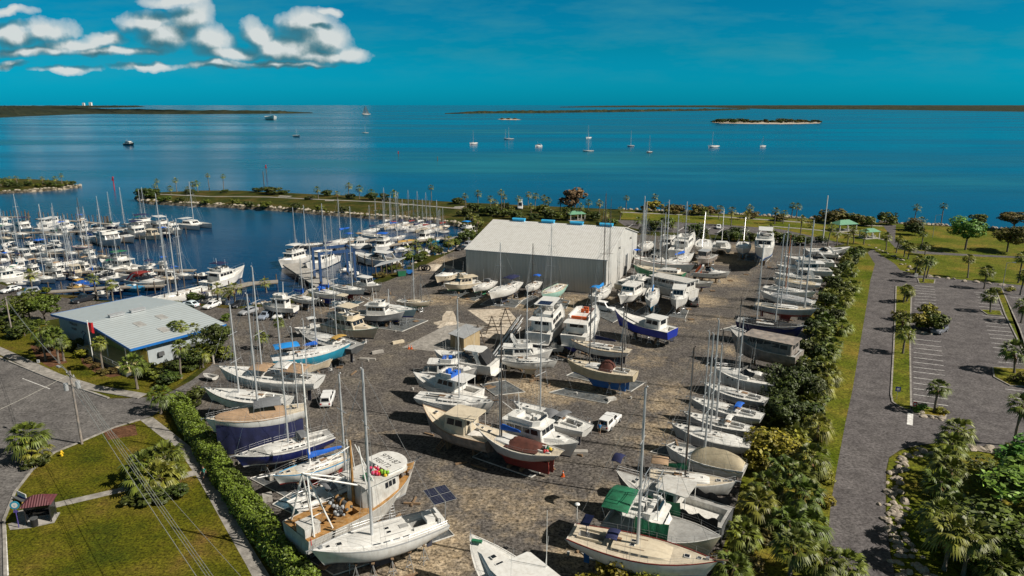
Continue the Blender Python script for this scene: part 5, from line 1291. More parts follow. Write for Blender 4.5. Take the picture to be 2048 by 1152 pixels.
def dock(pts,w,label,z=.15,m='dockwood'):
 q=[Vector(G2(*p,z)) for p in pts];l,r=[],[]
 for i,p in enumerate(q):
  a=q[max(0,i-1)];b=q[min(len(q)-1,i+1)];t=(b-a).normalized();n=Vector((-t.y,t.x))*w/2
  l.append(p+n);r.append(p-n)
 root=thing('dock',label,'dock',(q[0].x,q[0].y,0))
 o=(-q[0].x,-q[0].y,0)
 mb=MB();mb.loft([[(a.x,a.y,z-.18),(a.x,a.y,z),(b.x,b.y,z),(b.x,b.y,z-.18)] for a,b in zip(l,r)]);mb.build('deck',[m],root,False,o)
 mb=MB()
 for a,b in zip(l,l[1:]):
  mb.tube((a.x,a.y,z-.3),(b.x,b.y,z-.3),.12,n=4)
 for a,b in zip(r,r[1:]):mb.tube((a.x,a.y,z-.3),(b.x,b.y,z-.3),.12,n=4)
 mb.build('stringer',['pilewood'],root,False,o)
 return root
PILE=None
def piles(pts,n,label,hgt=1.6,r=.17,jit=.0,grp=None):
 global PILE
 if PILE is None:
  mb=MB();mb.tube((0,0,-3.2),(0,0,1.),1.,.92,8);PILE=mb.mesh('piling',['pilewood'])
 q=[Vector(G2(*p,0)) for p in pts];d=[0.]
 for a,b in zip(q,q[1:]):d.append(d[-1]+(b-a).length)
 for k in range(n):
  s=d[-1]*k/max(1,n-1)
  for i in range(len(q)-1):
   if s<=d[i+1]+1e-5:p=q[i].lerp(q[i+1],(s-d[i])/(d[i+1]-d[i]));break
  o=link('piling',PILE,None,(p.x+R.uniform(-jit,jit),p.y+R.uniform(-jit,jit),0),0,(r,r,hgt*R.uniform(.8,1.15)))
  tag(o,label,'piling','pilings: '+label)
dock([(-40,433),(58,434)],1.8,'short grey timber dock at the basin mouth')
dock([(74,437),(140,441),(222,448)],1.8,'grey timber dock behind the outer slips')
dock([(-40,466),(90,464),(200,461),(330,452)],2.,'long timber dock between the outer slips')
dock([(-40,510),(100,506),(190,500)],2.,'timber dock between the middle slips')
dock([(-40,553),(90,546),(240,540),(390,540)],2.,'timber dock between the near slips')
dock([(94,583),(140,580),(215,574),(330,570)],2.,'timber dock along the near sea wall')
dock([(396,586),(440,580),(500,566),(556,562)],3.,'curving timber pier with the palm at its end')
dock([(583,527),(650,570)],5.,'wide concrete pier beside the white motor yachts',z=.3,m='concrete')
dock([(640,500),(700,486),(765,476)],2.,'timber dock among the ketches')
dock([(765,492),(830,482),(884,474)],2.,'timber dock among the sloops')
dock([(884,478),(946,470)],2.2,'timber dock with the blue topped cruiser')
piles([(0,430),(58,430)],9,'dark wooden piling on the short dock at the basin mouth',1.9)
piles([(50,436),(56,436)],3,'thick pale piling of a cluster ending the short dock',2.6,.3,.3)
piles([(78,434),(140,437),(222,444)],17,'dark wooden piling behind the outer slips',2.)
piles([(211,446),(218,446)],3,'thick pale piling of a cluster ending the outer dock',2.8,.3,.3)
piles([(0,475),(90,480),(230,487),(320,475),(372,462)],16,'wooden mooring piling outside the outer slips',1.8)
piles([(0,520),(60,522),(160,510),(240,505)],10,'wooden mooring piling outside the middle slips',1.8)
piles([(30,578),(110,575),(230,590),(330,575),(395,560)],14,'wooden mooring piling outside the near slips',1.8)
piles([(330,600),(400,588),(430,575),(500,565),(553,560)],11,'wooden piling along the curving pier',1.4)
piles([(640,505),(700,492),(765,482),(830,490),(890,480)],14,'wooden piling among the east basin boats',1.8)
piles([(715,520),(745,526),(800,520),(850,508)],9,'wooden piling beside the large sports yacht',1.8)
def marker(x,y0,y1,label,board=None,col='pilewood'):
 p=G(x,y0,WZ);H=height_to(p,y1);root=thing('channel_marker',label,'channel marker',p)
 mb=MB();mb.tube((0,0,-1.5),(0,0,H),.28,.22,8);mb.build('pole',[col],root)
 if board:
  mb=MB();mb.add([(-.85,-.3,H-1.4),(.85,-.3,H-1.4),(0,-.3,H+.3),(-.85,-.24,H-1.4),(.85,-.24,H-1.4),(0,-.24,H+.3)],[(0,1,2),(5,4,3),(0,1,4,3),(1,2,5,4),(2,0,3,5)]);mb.build('board',[board],root)
  mb=MB();mb.ball((0,0,H+.3),.5);mb.build('beacon',[board],root)
marker(229,380,356,'red topped channel marker in the basin mouth','brightred','brightred')
marker(533,348,332,'slim red channel marker beyond the peninsula','brightred')
marker(528,368,343,'dark channel marker pole beyond the peninsula')
marker(797,313,304,'small red channel marker far out in the lagoon','brightred')
marker(875,322,313,'dark channel marker far out in the lagoon')
pal('frond',(.085,.115,.012),rough=.55,var=.25,island=.55,scale=.6)
pal('frondpale',(.135,.155,.018),rough=.55,var=.25,island=.55,scale=.6)  # paler yellow-green frond colour, used for the even-seeded crowns
pal('deadfrond',(.20,.12,.05),rough=.9,var=.3,island=.4)
pal('trunk',(.16,.135,.11),rough=.95,var=.35,scale=5.,bump=.6)
pal('leafdark',(.042,.062,.006),rough=.6,var=.3,island=.6,scale=.5)
pal('leaf',(.080,.110,.008),rough=.6,var=.3,island=.6,scale=.5)
pal('leafyellow',(.19,.185,.008),rough=.6,var=.3,island=.6,scale=.5)
pal('leafbright',(.10,.22,.02),rough=.6,var=.3,island=.6,scale=.5)
pal('leafolive',(.105,.085,.014),rough=.7,var=.3,island=.6,scale=.5)
pal('leafbrown',(.13,.085,.035),rough=.8,var=.3,island=.5,scale=.5)
pal('bark',(.12,.095,.075),rough=.95,var=.35,scale=4.)
pal('palebark',(.36,.33,.29),rough=.95,var=.25,scale=4.)
def frond(mb,rr,az,el,ln,fan,nl,m,droop):
 ca,sa=math.cos(az),math.sin(az);ce,se=math.cos(el),math.sin(el)
 D=Vector((ca*ce,sa*ce,se));S_=Vector((-sa,ca,0));U_=D.cross(S_)*-1
 if U_.z<0:U_=-U_
 stalk=ln*.48;P=D*stalk-Vector((0,0,.02*stalk))
 mb.add([(0,0,0),tuple(S_*.03),tuple(P+S_*.025),tuple(P-S_*.025)],[(0,1,2,3)],m)
 for k in range(nl):
  q=(k+.5)/nl*2-1;a=q*fan
  d=(D*math.cos(a)+S_*math.sin(a));le=ln*.62*(1-.25*abs(q))*rr.uniform(.85,1.1)
  d=(d+U_*(.22-.45*abs(q))*.6).normalized()
  n=d.cross(U_).normalized();w=le*.075
  mid=P+d*le*.55-Vector((0,0,droop*le*.12));tip=P+d*le*.93-Vector((0,0,droop*le*.62))
  mb.add([P+n*w*.3,P-n*w*.3,mid-n*w,mid+n*w,tip],[(0,1,2,3),(3,2,4)],m)
def palm_crown(seed,n=34,r=1.9,nl=9,dead=6):
 rr=random.Random(seed);mb=MB()
 for i in range(n):
  u=(i+.5)/n;el=rad(82)-rad(118)*u**.85+rr.uniform(-.12,.12)
  frond(mb,rr,i*2.39996+rr.uniform(-.25,.25),el,r*rr.uniform(.85,1.12)*(1.05 if u>.3 else .85),rad(62),nl,0,.35+.75*u)
 for i in range(dead):frond(mb,rr,rr.uniform(0,6.28),rad(rr.uniform(-70,-40)),r*rr.uniform(.6,.85),rad(50),6,1,1.)
 return mb.mesh('crown',['frond' if seed%2 else 'frondpale','deadfrond'],norm=False)
CROWN=[palm_crown(i,36 if i<4 else 28,2.0,10) for i in range(6)]
CROWNF=[palm_crown(20+i,24,2.0,6,3) for i in range(3)]
def palm_trunk(seed,lean):
 rr=random.Random(seed);mb=MB();rg=[];n=8
 for i in range(n+1):
  u=i/n;x=lean*u**1.6;r=(.20-.05*u+(.06 if i==0 else 0))*(1+.10*math.sin(i*2.7));rg.append([(x+r*math.cos(2*PI*k/7),r*math.sin(2*PI*k/7),u) for k in range(7)])
 mb.loft(rg);return mb.mesh('trunk',['trunk'],True)
LEANS=[0,.25,-.3,.6,-.15,.45]
TRUNKS=[palm_trunk(i,l) for i,l in enumerate(LEANS)]
PALMS={}
def palm(area,x,y,yc,r=1.9,far=False,xc=None,z=0.):
 b=G(x,y,z);h=max(1.2,height_to(b,yc));k=R.randrange(6);rz=R.uniform(0,6.28)
 if abs(LEANS[k])>.3 and h<3.5:k=1
 root=thing('cabbage_palm','','palm tree',b,rz)
 link('trunk',TRUNKS[k],root,(0,0,-.05),0,(1,1,h));s=r/2.*R.uniform(.9,1.1)
 link('crown',(CROWNF if far else CROWN)[R.randrange(3 if far else 6)],root,(LEANS[k],0,h-.1),R.uniform(0,6.28),(s,s,s*R.uniform(.9,1.15)))
 PALMS.setdefault(area,[]).append((x,y,root,h))
def finish_palms():
 for area,L in PALMS.items():
  L.sort(key=lambda q:(q[0],q[1]))
  for i,(x,y,r,h) in enumerate(L):
   r['label']='%s cabbage palm %s, %s from the left'%('tall' if h>7 else ('low' if h<3 else 'medium'),area,orde(i+1));r['group']='cabbage palms '+area
for q in ((1805,708,664,1.9),(1803,662,636,1.8),(1806,606,576,1.6),(1813,604,582,1.6),(1868,825,772,1.9),(1980,625,591,2.),(2042,646,608,2.1),(2028,747,700,2.7),(2026,893,806,2.1)):palm('in the car park islands',*q)
for q in ((1935,556,516,1.9),(1968,578,541,1.9),(2036,566,512,2.),(2040,590,548,2.),(1846,565,520,1.9),(1830,550,518,1.9),(1853,556,519,1.8),(1840,548,535,1.8),(1772,500,471,1.8),(1792,506,477,1.8),(1808,514,488,1.9),(1816,518,493,1.9),(1842,500,466,1.7),(1850,510,490,1.5)):palm('beside the park road bend',*q)
for q in ((1674,491,466,1.9),(1695,490,469,1.9),(1707,486,462,1.8),(1727,489,465,2.1),(1655,492,452,1.9),(1743,459,439,1.8),(1704,470,457,1.6)):palm('around the picnic pavilions',*q,True)
for q in ((1828,446,414,1.8),(1882,448,411,1.9),(1822,456,441,1.9),(1840,456,440,1.9),(1773,445,434,1.8),(1252,420,395,1.8),(1308,418,392,1.8),(1240,440,419,1.9),(1437,438,416,2.),(1462,452,420,2.),(1488,470,429,2.),(1497,440,415,1.9),(1410,437,421,2.),(1600,474,437,2.),(1592,436,412,1.9),(1583,436,411,1.8),(1566,447,425,1.9),(1549,448,421,1.9),(1490,474,459,1.7),(1294,462,445,2.2),(1276,452,440,1.9),(1325,462,446,2.1),(1400,466,452,2.),(1345,462,449,2.),(1622,455,447,1.7),(1540,470,455,1.9)):palm('between the yard and the seawall',*q,True)
for q in ((932,420,391,1.9),(956,412,386,1.9),(981,424,396,1.9),(1003,420,384,1.9),(1008,425,393,1.8),(1038,418,397,1.9),(1056,416,388,1.9),(1070,418,391,1.9),(1088,425,395,2.),(1098,425,400,2.),(1120,426,402,2.),(1176,430,404,2.),(1160,440,412,1.8),(1198,436,405,2.),(945,452,432,2.),(953,470,438,2.2),(1025,430,418,2.),(1062,432,412,2.),(990,418,404,1.9),(1210,445,425,1.9),(1133,440,420,1.9)):palm('behind the warehouse',*q,True)
for q in ((316,383,361,1.9),(311,386,371,1.8),(342,388,376,2.),(354,384,360,1.8),(387,384,368,2.),(396,384,366,2.),(375,386,377,1.8),(419,381,350,1.8),(448,382,352,1.8),(637,398,378,2.2),(697,396,371,2.4),(719,398,376,2.5),(742,400,383,2.4),(787,402,386,2.4),(863,405,374,1.9),(675,398,386,1.9)):palm('on the low peninsula',*q,True)
for q in ((10,374,359,2.),(22,370,356,2.),(36,372,355,2.),(61,371,357,1.8),(86,368,356,1.8),(112,370,356,2.2),(124,367,350,1.7),(2,372,360,2.),(98,370,362,1.6),(135,372,364,1.6)):palm('on the little island',*q,True)
for q in ((818,516,500,2.3),(832,511,489,2.3),(862,506,485,2.3),(897,500,479,2.4)):palm('on the bank of the east basin',*q,True)
for q in ((66,588,547,2.),(196,600,556,1.6),(226,602,567,1.7),(436,606,574,1.8),(470,606,575,2.),(458,600,583,2.),(533,585,563,1.6)):palm('along the near sea wall',*q,True)
for q in ((275,778,722,2.2),(322,828,786,2.3),(302,728,690,1.5),(347,700,656,1.5),(356,702,650,1.5),(370,708,649,1.5),(388,700,656,1.5),(362,757,690,1.8),(92,722,652,2.),(118,726,668,2.),(128,722,680,1.8),(206,742,682,1.5),(99,705,676,1.9),(406,735,700,1.9),(560,676,643,1.3),(525,700,672,1.4)):palm('around the office',*q)
for q in ((62,918,868,3.0),(72,925,900,2.2),(290,965,928,2.4),(330,955,912,2.5),(285,985,955,2.4),(322,982,950,2.5),(345,965,938,2.2),(305,950,920,2.4)):palm('on the roadside lawn',*q)
BELT=[(1700,522,505),(1716,522,501),(1690,535,520),(1703,552,538),(1682,575,560),(1702,590,570),(1662,605,590),(1690,612,595),(1672,635,620),(1650,655,640),(1682,668,650),(1642,690,665),(1664,712,690),(1622,710,690),(1655,722,702),(1602,745,722),(1640,752,730),(1620,785,762),(1650,768,745),(1642,792,770),(1622,825,800),(1604,852,830),(1645,690,672),(1620,965,912),(1562,990,935),(1592,1000,950),(1530,1005,965),(1600,1030,985),(1512,1050,1000),(1574,1078,1040),(1480,1100,1062),(1580,1150,1085),(1650,1165,1118),(1462,1170,1132),(1690,1160,1128),(1540,940,905),(1630,880,850),(1590,900,870),(1520,1040,1010),(1610,1070,1048)]
for x,y,yc in BELT:palm('in the belt between yard and road',x,y,yc,2.25)
for q in ((1902,905,856,2.2),(1896,925,886,2.3),(1886,960,915,2.2),(1876,1000,962,2.2),(1897,985,938,2.1),(1872,1090,1025,2.3),(1888,1140,1058,2.3),(1926,1150,1062,2.3),(1904,1060,1008,2.1),(2040,945,912,2.),(1910,1120,1070,2.1),(1985,1180,1130,2.)):palm('on the rocky verge corner',*q)
finish_palms()
def leafcloud(seed,n,size,mat_,thr=.0,sq=(1,1,1),holes=1.7):
 rr=random.Random(seed);mb=MB();subs=[]
 for i in range(11):
  a=rr.uniform(0,6.28);q=rr.uniform(.25,.72);subs.append((Vector((q*math.cos(a),q*math.sin(a),rr.uniform(-.45,.62)*(1-.3*q))),rr.uniform(.26,.46)))
 subs.append((Vector((0,0,.35)),.45))
 vs=[];fs=[]
 while len(fs)<n:
  c,r=subs[rr.randrange(len(subs))]
  d=Vector((rr.gauss(0,1),rr.gauss(0,1),rr.gauss(0,1))).normalized()*r*rr.uniform(.72,1.05)
  p=c+d
  if noise.noise(p*holes*2+Vector((seed,0,0)))<thr:continue
  nn=(d.normalized()+Vector((rr.gauss(0,.5),rr.gauss(0,.5),rr.gauss(.25,.5)))).normalized()
  t=nn.orthogonal().normalized();t.rotate(Matrix.Rotation(rr.uniform(0,6.28),3,nn));b=nn.cross(t)
  s=size*rr.uniform(.6,1.3);o=len(vs)
  vs+=[p+t*s,p+b*s*.55,p-t*s,p-b*s*.55];fs.append((o,o+1,o+2,o+3))
 mb.v=[tuple(v) for v in vs];mb.f=fs;mb.m=[0]*len(fs)
 return mb.mesh('crown',[mat_],norm=False)
LC={}
def lc(kind):
 if kind not in LC:
  LC[kind]=[leafcloud(40+i+hash(kind)%7,1500,.115,kind,-.12) for i in range(3)]
 return LC[kind]
LCB={}
def lcb(kind):
 if kind not in LCB:LCB[kind]=[leafcloud(80+i,4200,.062,kind,-.08,holes=2.4) for i in range(2)]
 return LCB[kind]
def limbs(seed,m='bark',n=7):
 rr=random.Random(seed);mb=MB()
 mb.tube((0,0,-.05),(.03,.02,.45),.045,.034,7)
 for i in range(n):
  a=2*PI*i/n+rr.uniform(-.3,.3);q=rr.uniform(.25,.5);z=rr.uniform(.65,.95)
  p=(.03+q*.5*math.cos(a),.02+q*.5*math.sin(a),.45+(z-.45)*.6);mb.tube((.03,.02,.40),p,.026,.017,5);mb.tube(p,(q*math.cos(a),q*math.sin(a),z),.017,.006,5)
 return mb.mesh('trunk',[m])
LIMB=[limbs(i) for i in range(3)]
LIMBP=[limbs(10,'palebark',9)]
BUSH={}
def bush(area,x,y,w,h,kind='leaf',look='green',name='shrub',z=0.,big=False,tree=False,pale=False):
 b=G(x,y,z);rz=R.uniform(0,6.28)
 root=thing(name,'','tree' if tree else 'shrub',b,rz)
 me=(lcb if big else lc)(kind);me=me[R.randrange(len(me))]
 if tree:
  link('trunk',(LIMBP if pale else LIMB)[0 if pale else R.randrange(3)],root,(0,0,0),0,(w*.6,w*.6,h*.85))
  link('crown',me,root,(0,0,h*.62),R.uniform(0,6),(w*.56,w*.56,h*.42))
 else :
  link('trunk',LIMB[R.randrange(3)],root,(0,0,0),0,(w*.5,w*.5,h*.6))
  link('crown',me,root,(0,0,h*.46),R.uniform(0,6),(w*.58,w*.58,h*.56))
 BUSH.setdefault((area,look,name),[]).append((x,y,root))
def finish_bush():
 for (area,look,name),L in BUSH.items():
  L.sort(key=lambda q:(q[0],q[1]));n=len(L);nm=name.replace('_',' ')
  for i,(x,y,r) in enumerate(L):
   r['label']='%s %s %s'%(look,nm,area)+(', %s from the left'%orde(i+1) if n>1 else '')
   if n>1:r['group']='%s %ss %s'%(look,nm,area)
BT='in the belt between yard and road'
for i,(x,y,w,h,k) in enumerate(((1690,545,5,3.4,'leafdark'),(1670,560,5,3.6,'leafdark'),(1660,580,5,4,'leafdark'),(1685,600,4.5,3.4,'leaf'),(1650,612,5,3.6,'leafdark'),(1668,645,4.6,3.4,'leafdark'),(1640,640,4.5,3.4,'leafdark'),(1630,672,5,3.6,'leafdark'),(1655,680,4.5,3.2,'leaf'),(1612,712,5,3.6,'leafdark'),(1640,722,4.6,3.4,'leafdark'),(1596,752,5,4,'leafdark'),(1625,762,5,3.6,'leafdark'),(1700,530,4,3,'leafdark'),(1712,515,4,3,'leaf'),(1580,800,6.5,6.2,'leafdark'),(1552,815,5.5,5.2,'leafdark'),(1610,810,6,5.0,'leafdark'),(1572,850,6,4.8,'leafdark'),(1605,850,5,4,'leafdark'),(1540,850,4,3,'leafdark'),(1630,815,4,3,'leaf'),(1520,770,4,3,'leafdark'))):
 bush(BT,x,y,w,h,k,'dark green' if k=='leafdark' else 'mid green',big=w>5.4)
for x,y,w,h in ((1545,925,7.5,5.2),(1520,935,5,4.),(1580,920,5,4.),(1600,735,3.5,2.6),(1650,1010,2.6,1.5),(1645,960,2.6,1.8)):bush(BT,x,y,w,h,'leafyellow','yellow green',big=w>5)
for x,y,w,h in ((1240,1180,5,4.2),(1180,1185,3.4,2.2),(1290,1185,4.4,3.4),(1320,1190,4,2.6)):bush('in front of the red striped ketch',x,y,w,h,'leafyellow','yellow green',big=True)
for x,y,w,h in ((1500,1140,3,1.6),(1440,1135,3,1.8),(1530,1085,3,1.4)):bush(BT,x,y,w,h,'leafolive','olive')
for x,y,w,h,k,l in ((1838,657,5.6,3.6,'leafyellow','yellowish'),(1868,664,5.6,4.2,'leaf','mid green'),(1852,632,4.5,3.,'leafyellow','yellowish'),(1795,640,3,2.4,'leafolive','olive'),(1842,824,2.2,1.3,'leafbright','bright green'),(1884,828,1.8,1.2,'leafyellow','yellowish'),(2045,768,4,2.2,'leafolive','olive'),(1990,582,2.5,1.,'leaf','mid green'),(2020,582,2.5,1.,'leafyellow','yellowish')):bush('in the car park islands',x,y,w,h,k,l)
bush('on the park lawn by the shore',1930,500,12.5,10.5,'leafbright','bright green spreading','oak_tree',big=True,tree=True)
bush('on the park lawn by the shore',2014,504,11,8.5,'leafolive','olive brown spreading','oak_tree',big=True,tree=True)
bush('at the right end of the shore',2028,462,13,7,'leafolive','broad olive','oak_tree',big=True,tree=True)
bush('at the right end of the shore',1952,456,7,5.5,'leaf','mid green','oak_tree',tree=True)
bush('on the rocky verge corner',2068,1045,12,7,'leafbright','wide bright green','oak_tree',big=True,tree=True,pale=True)
bush('on the rocky verge corner',2062,985,9,6.5,'leafbright','tall bright green','oak_tree',big=True,tree=True,pale=True)
bush('on the rocky verge corner',2000,1000,7,4.2,'leaf','mid green','oak_tree',big=True,tree=True,pale=True)
bush('on the rocky verge corner',2062,1135,11,5,'leaf','mid green','oak_tree',big=True,tree=True,pale=True)
for x,y,w,h in ((1945,1130,5,2.4),(1975,1090,5,3.),(2000,1150,6,3),(2025,915,3,2.),(1940,1100,4,2)):bush('on the rocky verge corner',x,y,w,h,'leaf','mid green')
for x,y,w,h,k in ((290,398,9,6,'leafdark'),(302,396,9,5,'leafdark'),(283,396,7,5,'leafdark'),(330,404,6,3,'leaf'),(360,404,5,2.5,'leafdark'),(380,388,6,3,'leafdark'),(545,388,12,4,'leafdark'),(520,384,8,2.6,'leafdark'),(570,388,6,2.4,'leafdark'),(450,386,4,2.,'leafdark'),(655,392,6,3.5,'leafdark'),(745,400,7,4,'leafdark'),(700,398,5,3,'leafdark'),(770,400,6,3.5,'leafdark'),(410,408,5,2.6,'leaf'),(470,408,5,2.6,'leaf'),(500,414,5,3,'leafdark'),(530,415,6,3,'leaf'),(590,418,6,3,'leafdark'),(640,421,5,2.6,'leaf'),(690,425,5,3,'leafdark'),(620,400,5,2.4,'leafdark')):
 bush('on the low peninsula',x,y,w,h,k,'dark green' if k=='leafdark' else 'mid green')
for x,y,w,h,k in ((55,372,6,3,'leafdark'),(75,374,5,2.4,'leaf'),(100,373,7,3,'leafdark'),(140,371,6,3,'leafdark'),(120,375,4,2,'leaf'),(15,374,7,4,'leafdark'),(35,375,6,3,'leafdark')):bush('on the little island',x,y,w,h,k,'dark green' if k=='leafdark' else 'mid green')
for x,y,w,h,k in ((930,432,9,6,'leafdark'),(950,425,9,7,'leafdark'),(968,430,8,6,'leaf'),(985,432,9,7,'leafdark'),(1008,434,9,6,'leaf'),(1030,438,9,6,'leafdark'),(1085,430,10,8,'leaf'),(1100,438,9,7,'leafdark'),(1120,440,9,6,'leaf'),(1138,430,9,7,'leafdark'),(1168,436,9,6,'leaf'),(1190,440,8,6,'leafdark'),(945,445,7,6,'leafdark'),(958,458,7,6,'leaf'),(940,462,6,5,'leafdark'),(962,478,5,4,'leafdark'),(915,408,10,5,'leafdark'),(1065,440,7,5,'leafdark'),(1208,455,7,6,'leafdark'),(1226,452,7,5,'leaf'),(1010,418,7,5,'leafdark')):
 bush('behind the warehouse',x,y,w*.72,h*.62,k,'dark green' if k=='leafdark' else 'mid green')
bush('behind the warehouse',1150,428,12,11,'leafbrown','bare brownish','oak_tree',tree=True)
for x,y,w,h,k in ((1305,424,9,5,'leafyellow'),(1340,426,8,4,'leafolive'),(1355,427,7,4,'leafolive'),(1395,430,8,4.5,'leafolive'),(1420,430,7,4,'leafolive'),(1505,436,6,3,'leafolive'),(1650,446,9,6,'leafolive'),(1680,446,9,6,'leafolive'),(1700,449,8,5,'leaf'),(1720,450,7,4,'leafolive'),(1740,452,6,4,'leaf'),(1773,449,7,5.5,'leaf'),(1560,442,6,3,'leafolive'),(1830,462,7,5,'leafolive'),(1330,458,7,5,'leaf'),(1300,466,7,5,'leafdark'),(1385,474,7,5,'leafdark'),(1400,478,6,4,'leafdark'),(1455,480,6,4,'leafdark'),(1470,482,5.5,3.4,'leaf'),(1500,484,5,3.6,'leafdark'),(1550,486,6,4.4,'leaf'),(1570,490,6,4.4,'leafdark'),(1590,490,6,4,'leaf'),(1610,490,5,3,'leafdark'),(1640,484,5,2.4,'leafdark'),(1470,475,6,4,'leafdark'),(1300,505,4,2,'leaf'),(1830,470,6,5,'leafdark')):
 bush('between the yard and the seawall',x,y,w,h,k,{'leafyellow':'yellowish','leafolive':'olive','leaf':'mid green','leafdark':'dark green'}[k])
for x,y,w,h,k in ((815,522,5,2.2,'leaf'),(835,522,5,2.4,'leafdark'),(795,540,5,2.,'leafolive'),(780,545,5,2.,'leaf'),(875,505,5,2.4,'leafdark'),(905,496,6,3,'leaf'),(930,486,6,4,'leafdark'),(940,478,5,4,'leaf'),(850,515,4,2,'leaf'),(760,555,4,1.6,'leafolive')):bush('on the bank of the east basin',x,y,w,h,k,{'leafolive':'olive','leaf':'mid green','leafdark':'dark green'}[k])
for i in range(26):
 x=1430+i*8.2+R.uniform(-2,2);bush('on the far islet',x,245.4+R.uniform(-.6,.6),R.uniform(17,30),R.uniform(6,12),R.choice(('leafdark','leafolive','leafdark')),'dark',z=WZ+.5)
for x in (1005,1016,1030):bush('on the tiny sandbar',x,238.6,15,5,'leafolive','olive',z=WZ+.5)
bush('left of the office roof',62,648,7.5,7.0,'leaf','round mid green','laurel_tree',big=True,tree=True)
bush('left of the office roof',92,650,7.5,6.5,'leaf','bushy mid green','laurel_tree',big=True,tree=True)
bush('right of the office',428,728,6.5,7.5,'leafdark','dark loose','laurel_tree',big=True,tree=True,pale=True)
bush('right of the office',400,738,5.5,4.5,'leafdark','dark low','laurel_tree',big=True,tree=True)
for x,y,w,h,k,l in ((20,660,7,3.6,'leafdark','dark green'),(50,672,6,3.4,'leafdark','dark green'),(5,640,6,3.6,'leafdark','dark green'),(85,690,3.4,2.2,'leafdark','dark green'),(110,690,3,2.4,'leafolive','reddish brown'),(95,705,3,2.,'leafbrown','reddish brown'),(137,703,2.2,1.6,'leafyellow','bright yellow'),(163,716,2.6,1.7,'leafyellow','bright yellow'),(155,700,2.8,2.4,'leafdark','dark green'),(180,725,2,1.,'leafolive','olive'),(195,735,2,1.,'leafolive','olive'),(210,748,2.2,1.,'leafolive','olive'),(228,745,2,1.,'leafolive','olive'),(290,748,4,2.2,'leafdark','dark green'),(310,756,4,2.2,'leaf','mid green'),(335,768,4.4,2.2,'leafdark','dark green'),(350,745,4,2.2,'leafdark','dark green'),(375,740,4,2.4,'leafdark','dark green'),(400,720,4,2.6,'leafdark','dark green'),(445,720,4,3.,'leaf','mid green'),(398,806,3.6,2.6,'leafdark','dark green'),(355,610,2,1.2,'leaf','mid green'),(455,640,2.6,1.4,'leaf','mid green'),(388,604,4,2.4,'leafdark','dark green'),(90,586,3,1.6,'leaf','mid green')):bush('around the office',x,y,w,h,k,l)
bush('on the roadside lawn',310,995,4.6,1.8,'leafdark','dark green low');bush('on the roadside lawn',345,998,3.4,1.8,'leafdark','dark green');bush('on the roadside lawn',75,935,3,1.6,'leafdark','dark green');bush('on the roadside lawn',270,1005,3.5,1.,'leafdark','dark green')
finish_bush()
def hedge():
 px_=[(356,812),(378,850),(400,882),(425,922),(455,968),(490,1018),(525,1066),(560,1112),(600,1168),(640,1230)]
 q=[Vector(G2(*p)) for p in px_];d=[0.]
 for a,b in zip(q,q[1:]):d.append(d[-1]+(b-a).length)
 rr=random.Random(5);vs=[];fs=[]
 def at(s):
  for i in range(len(q)-1):
   if s<=d[i+1]+1e-6:
    t=(q[i+1]-q[i]).normalized();return q[i].lerp(q[i+1],(s-d[i])/(d[i+1]-d[i])),Vector((-t.y,t.x))
 o0=q[0]
 for _ in range(26000):
  s=rr.uniform(0,d[-1]);c,n=at(s);a=rr.uniform(-.15,PI+.15)
  wob=1+.28*noise.noise(Vector((s*.35,a,0)))+.16*noise.noise(Vector((s*1.3,a*2,4)))
  u=math.cos(a);v=max(0,math.sin(a));k=rr.uniform(.82,1.03)*wob
  p=Vector((c.x+n.x*u*1.55*k-o0.x,c.y+n.y*u*1.55*k-o0.y,.1+(v**.6)*2.0*k))
  if v<.25:p.z=rr.uniform(.1,1.2)
  nn=(Vector((n.x*u,n.y*u,v+.2))+Vector((rr.gauss(0,.6),rr.gauss(0,.6),rr.gauss(0,.6)))).normalized()
  t=nn.orthogonal().normalized();t.rotate(Matrix.Rotation(rr.uniform(0,6.28),3,nn));b=nn.cross(t);sz=rr.uniform(.10,.20);o=len(vs)
  vs+=[p+t*sz,p+b*sz*.6,p-t*sz,p-b*sz*.6];fs.append((o,o+1,o+2,o+3))
 mb=MB();mb.v=[tuple(v) for v in vs];mb.f=fs;mb.m=[0]*len(fs)
 root=thing('hedge','long clipped green hedge between the footpath and the boatyard','hedge',(o0.x,o0.y,0));mb.build('foliage',['leafhedge'],root,norm=False)
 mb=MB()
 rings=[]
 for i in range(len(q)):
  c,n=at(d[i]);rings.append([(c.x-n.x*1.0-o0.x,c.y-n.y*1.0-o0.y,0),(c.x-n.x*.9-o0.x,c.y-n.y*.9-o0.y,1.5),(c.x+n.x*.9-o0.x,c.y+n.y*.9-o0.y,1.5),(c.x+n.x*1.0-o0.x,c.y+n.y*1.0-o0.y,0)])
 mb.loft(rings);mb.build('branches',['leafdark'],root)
pal('leafhedge',(.085,.15,.012),rough=.6,var=.3,island=.6,scale=.5)
hedge()
def rock_mesh(seed,n=2):
 bm=bmesh.new();bmesh.ops.create_icosphere(bm,subdivisions=n,radius=1.)
 for v in bm.verts:
  p=v.co.copy();v.co*=1+.38*noise.noise(p*1.1+Vector((seed*7,0,0)))+.14*noise.noise(p*3.+Vector((seed,3,0)))
 me=bpy.data.meshes.new('boulder');bm.to_mesh(me);bm.free();me.materials.append(M('rock'));return me
pal('rock',(.36,.31,.25),rough=.95,var=.35,scale=1.5,dirt=(.09,.08,.065),damt=.8,bump=.8)
ROCK=[rock_mesh(i) for i in range(5)]
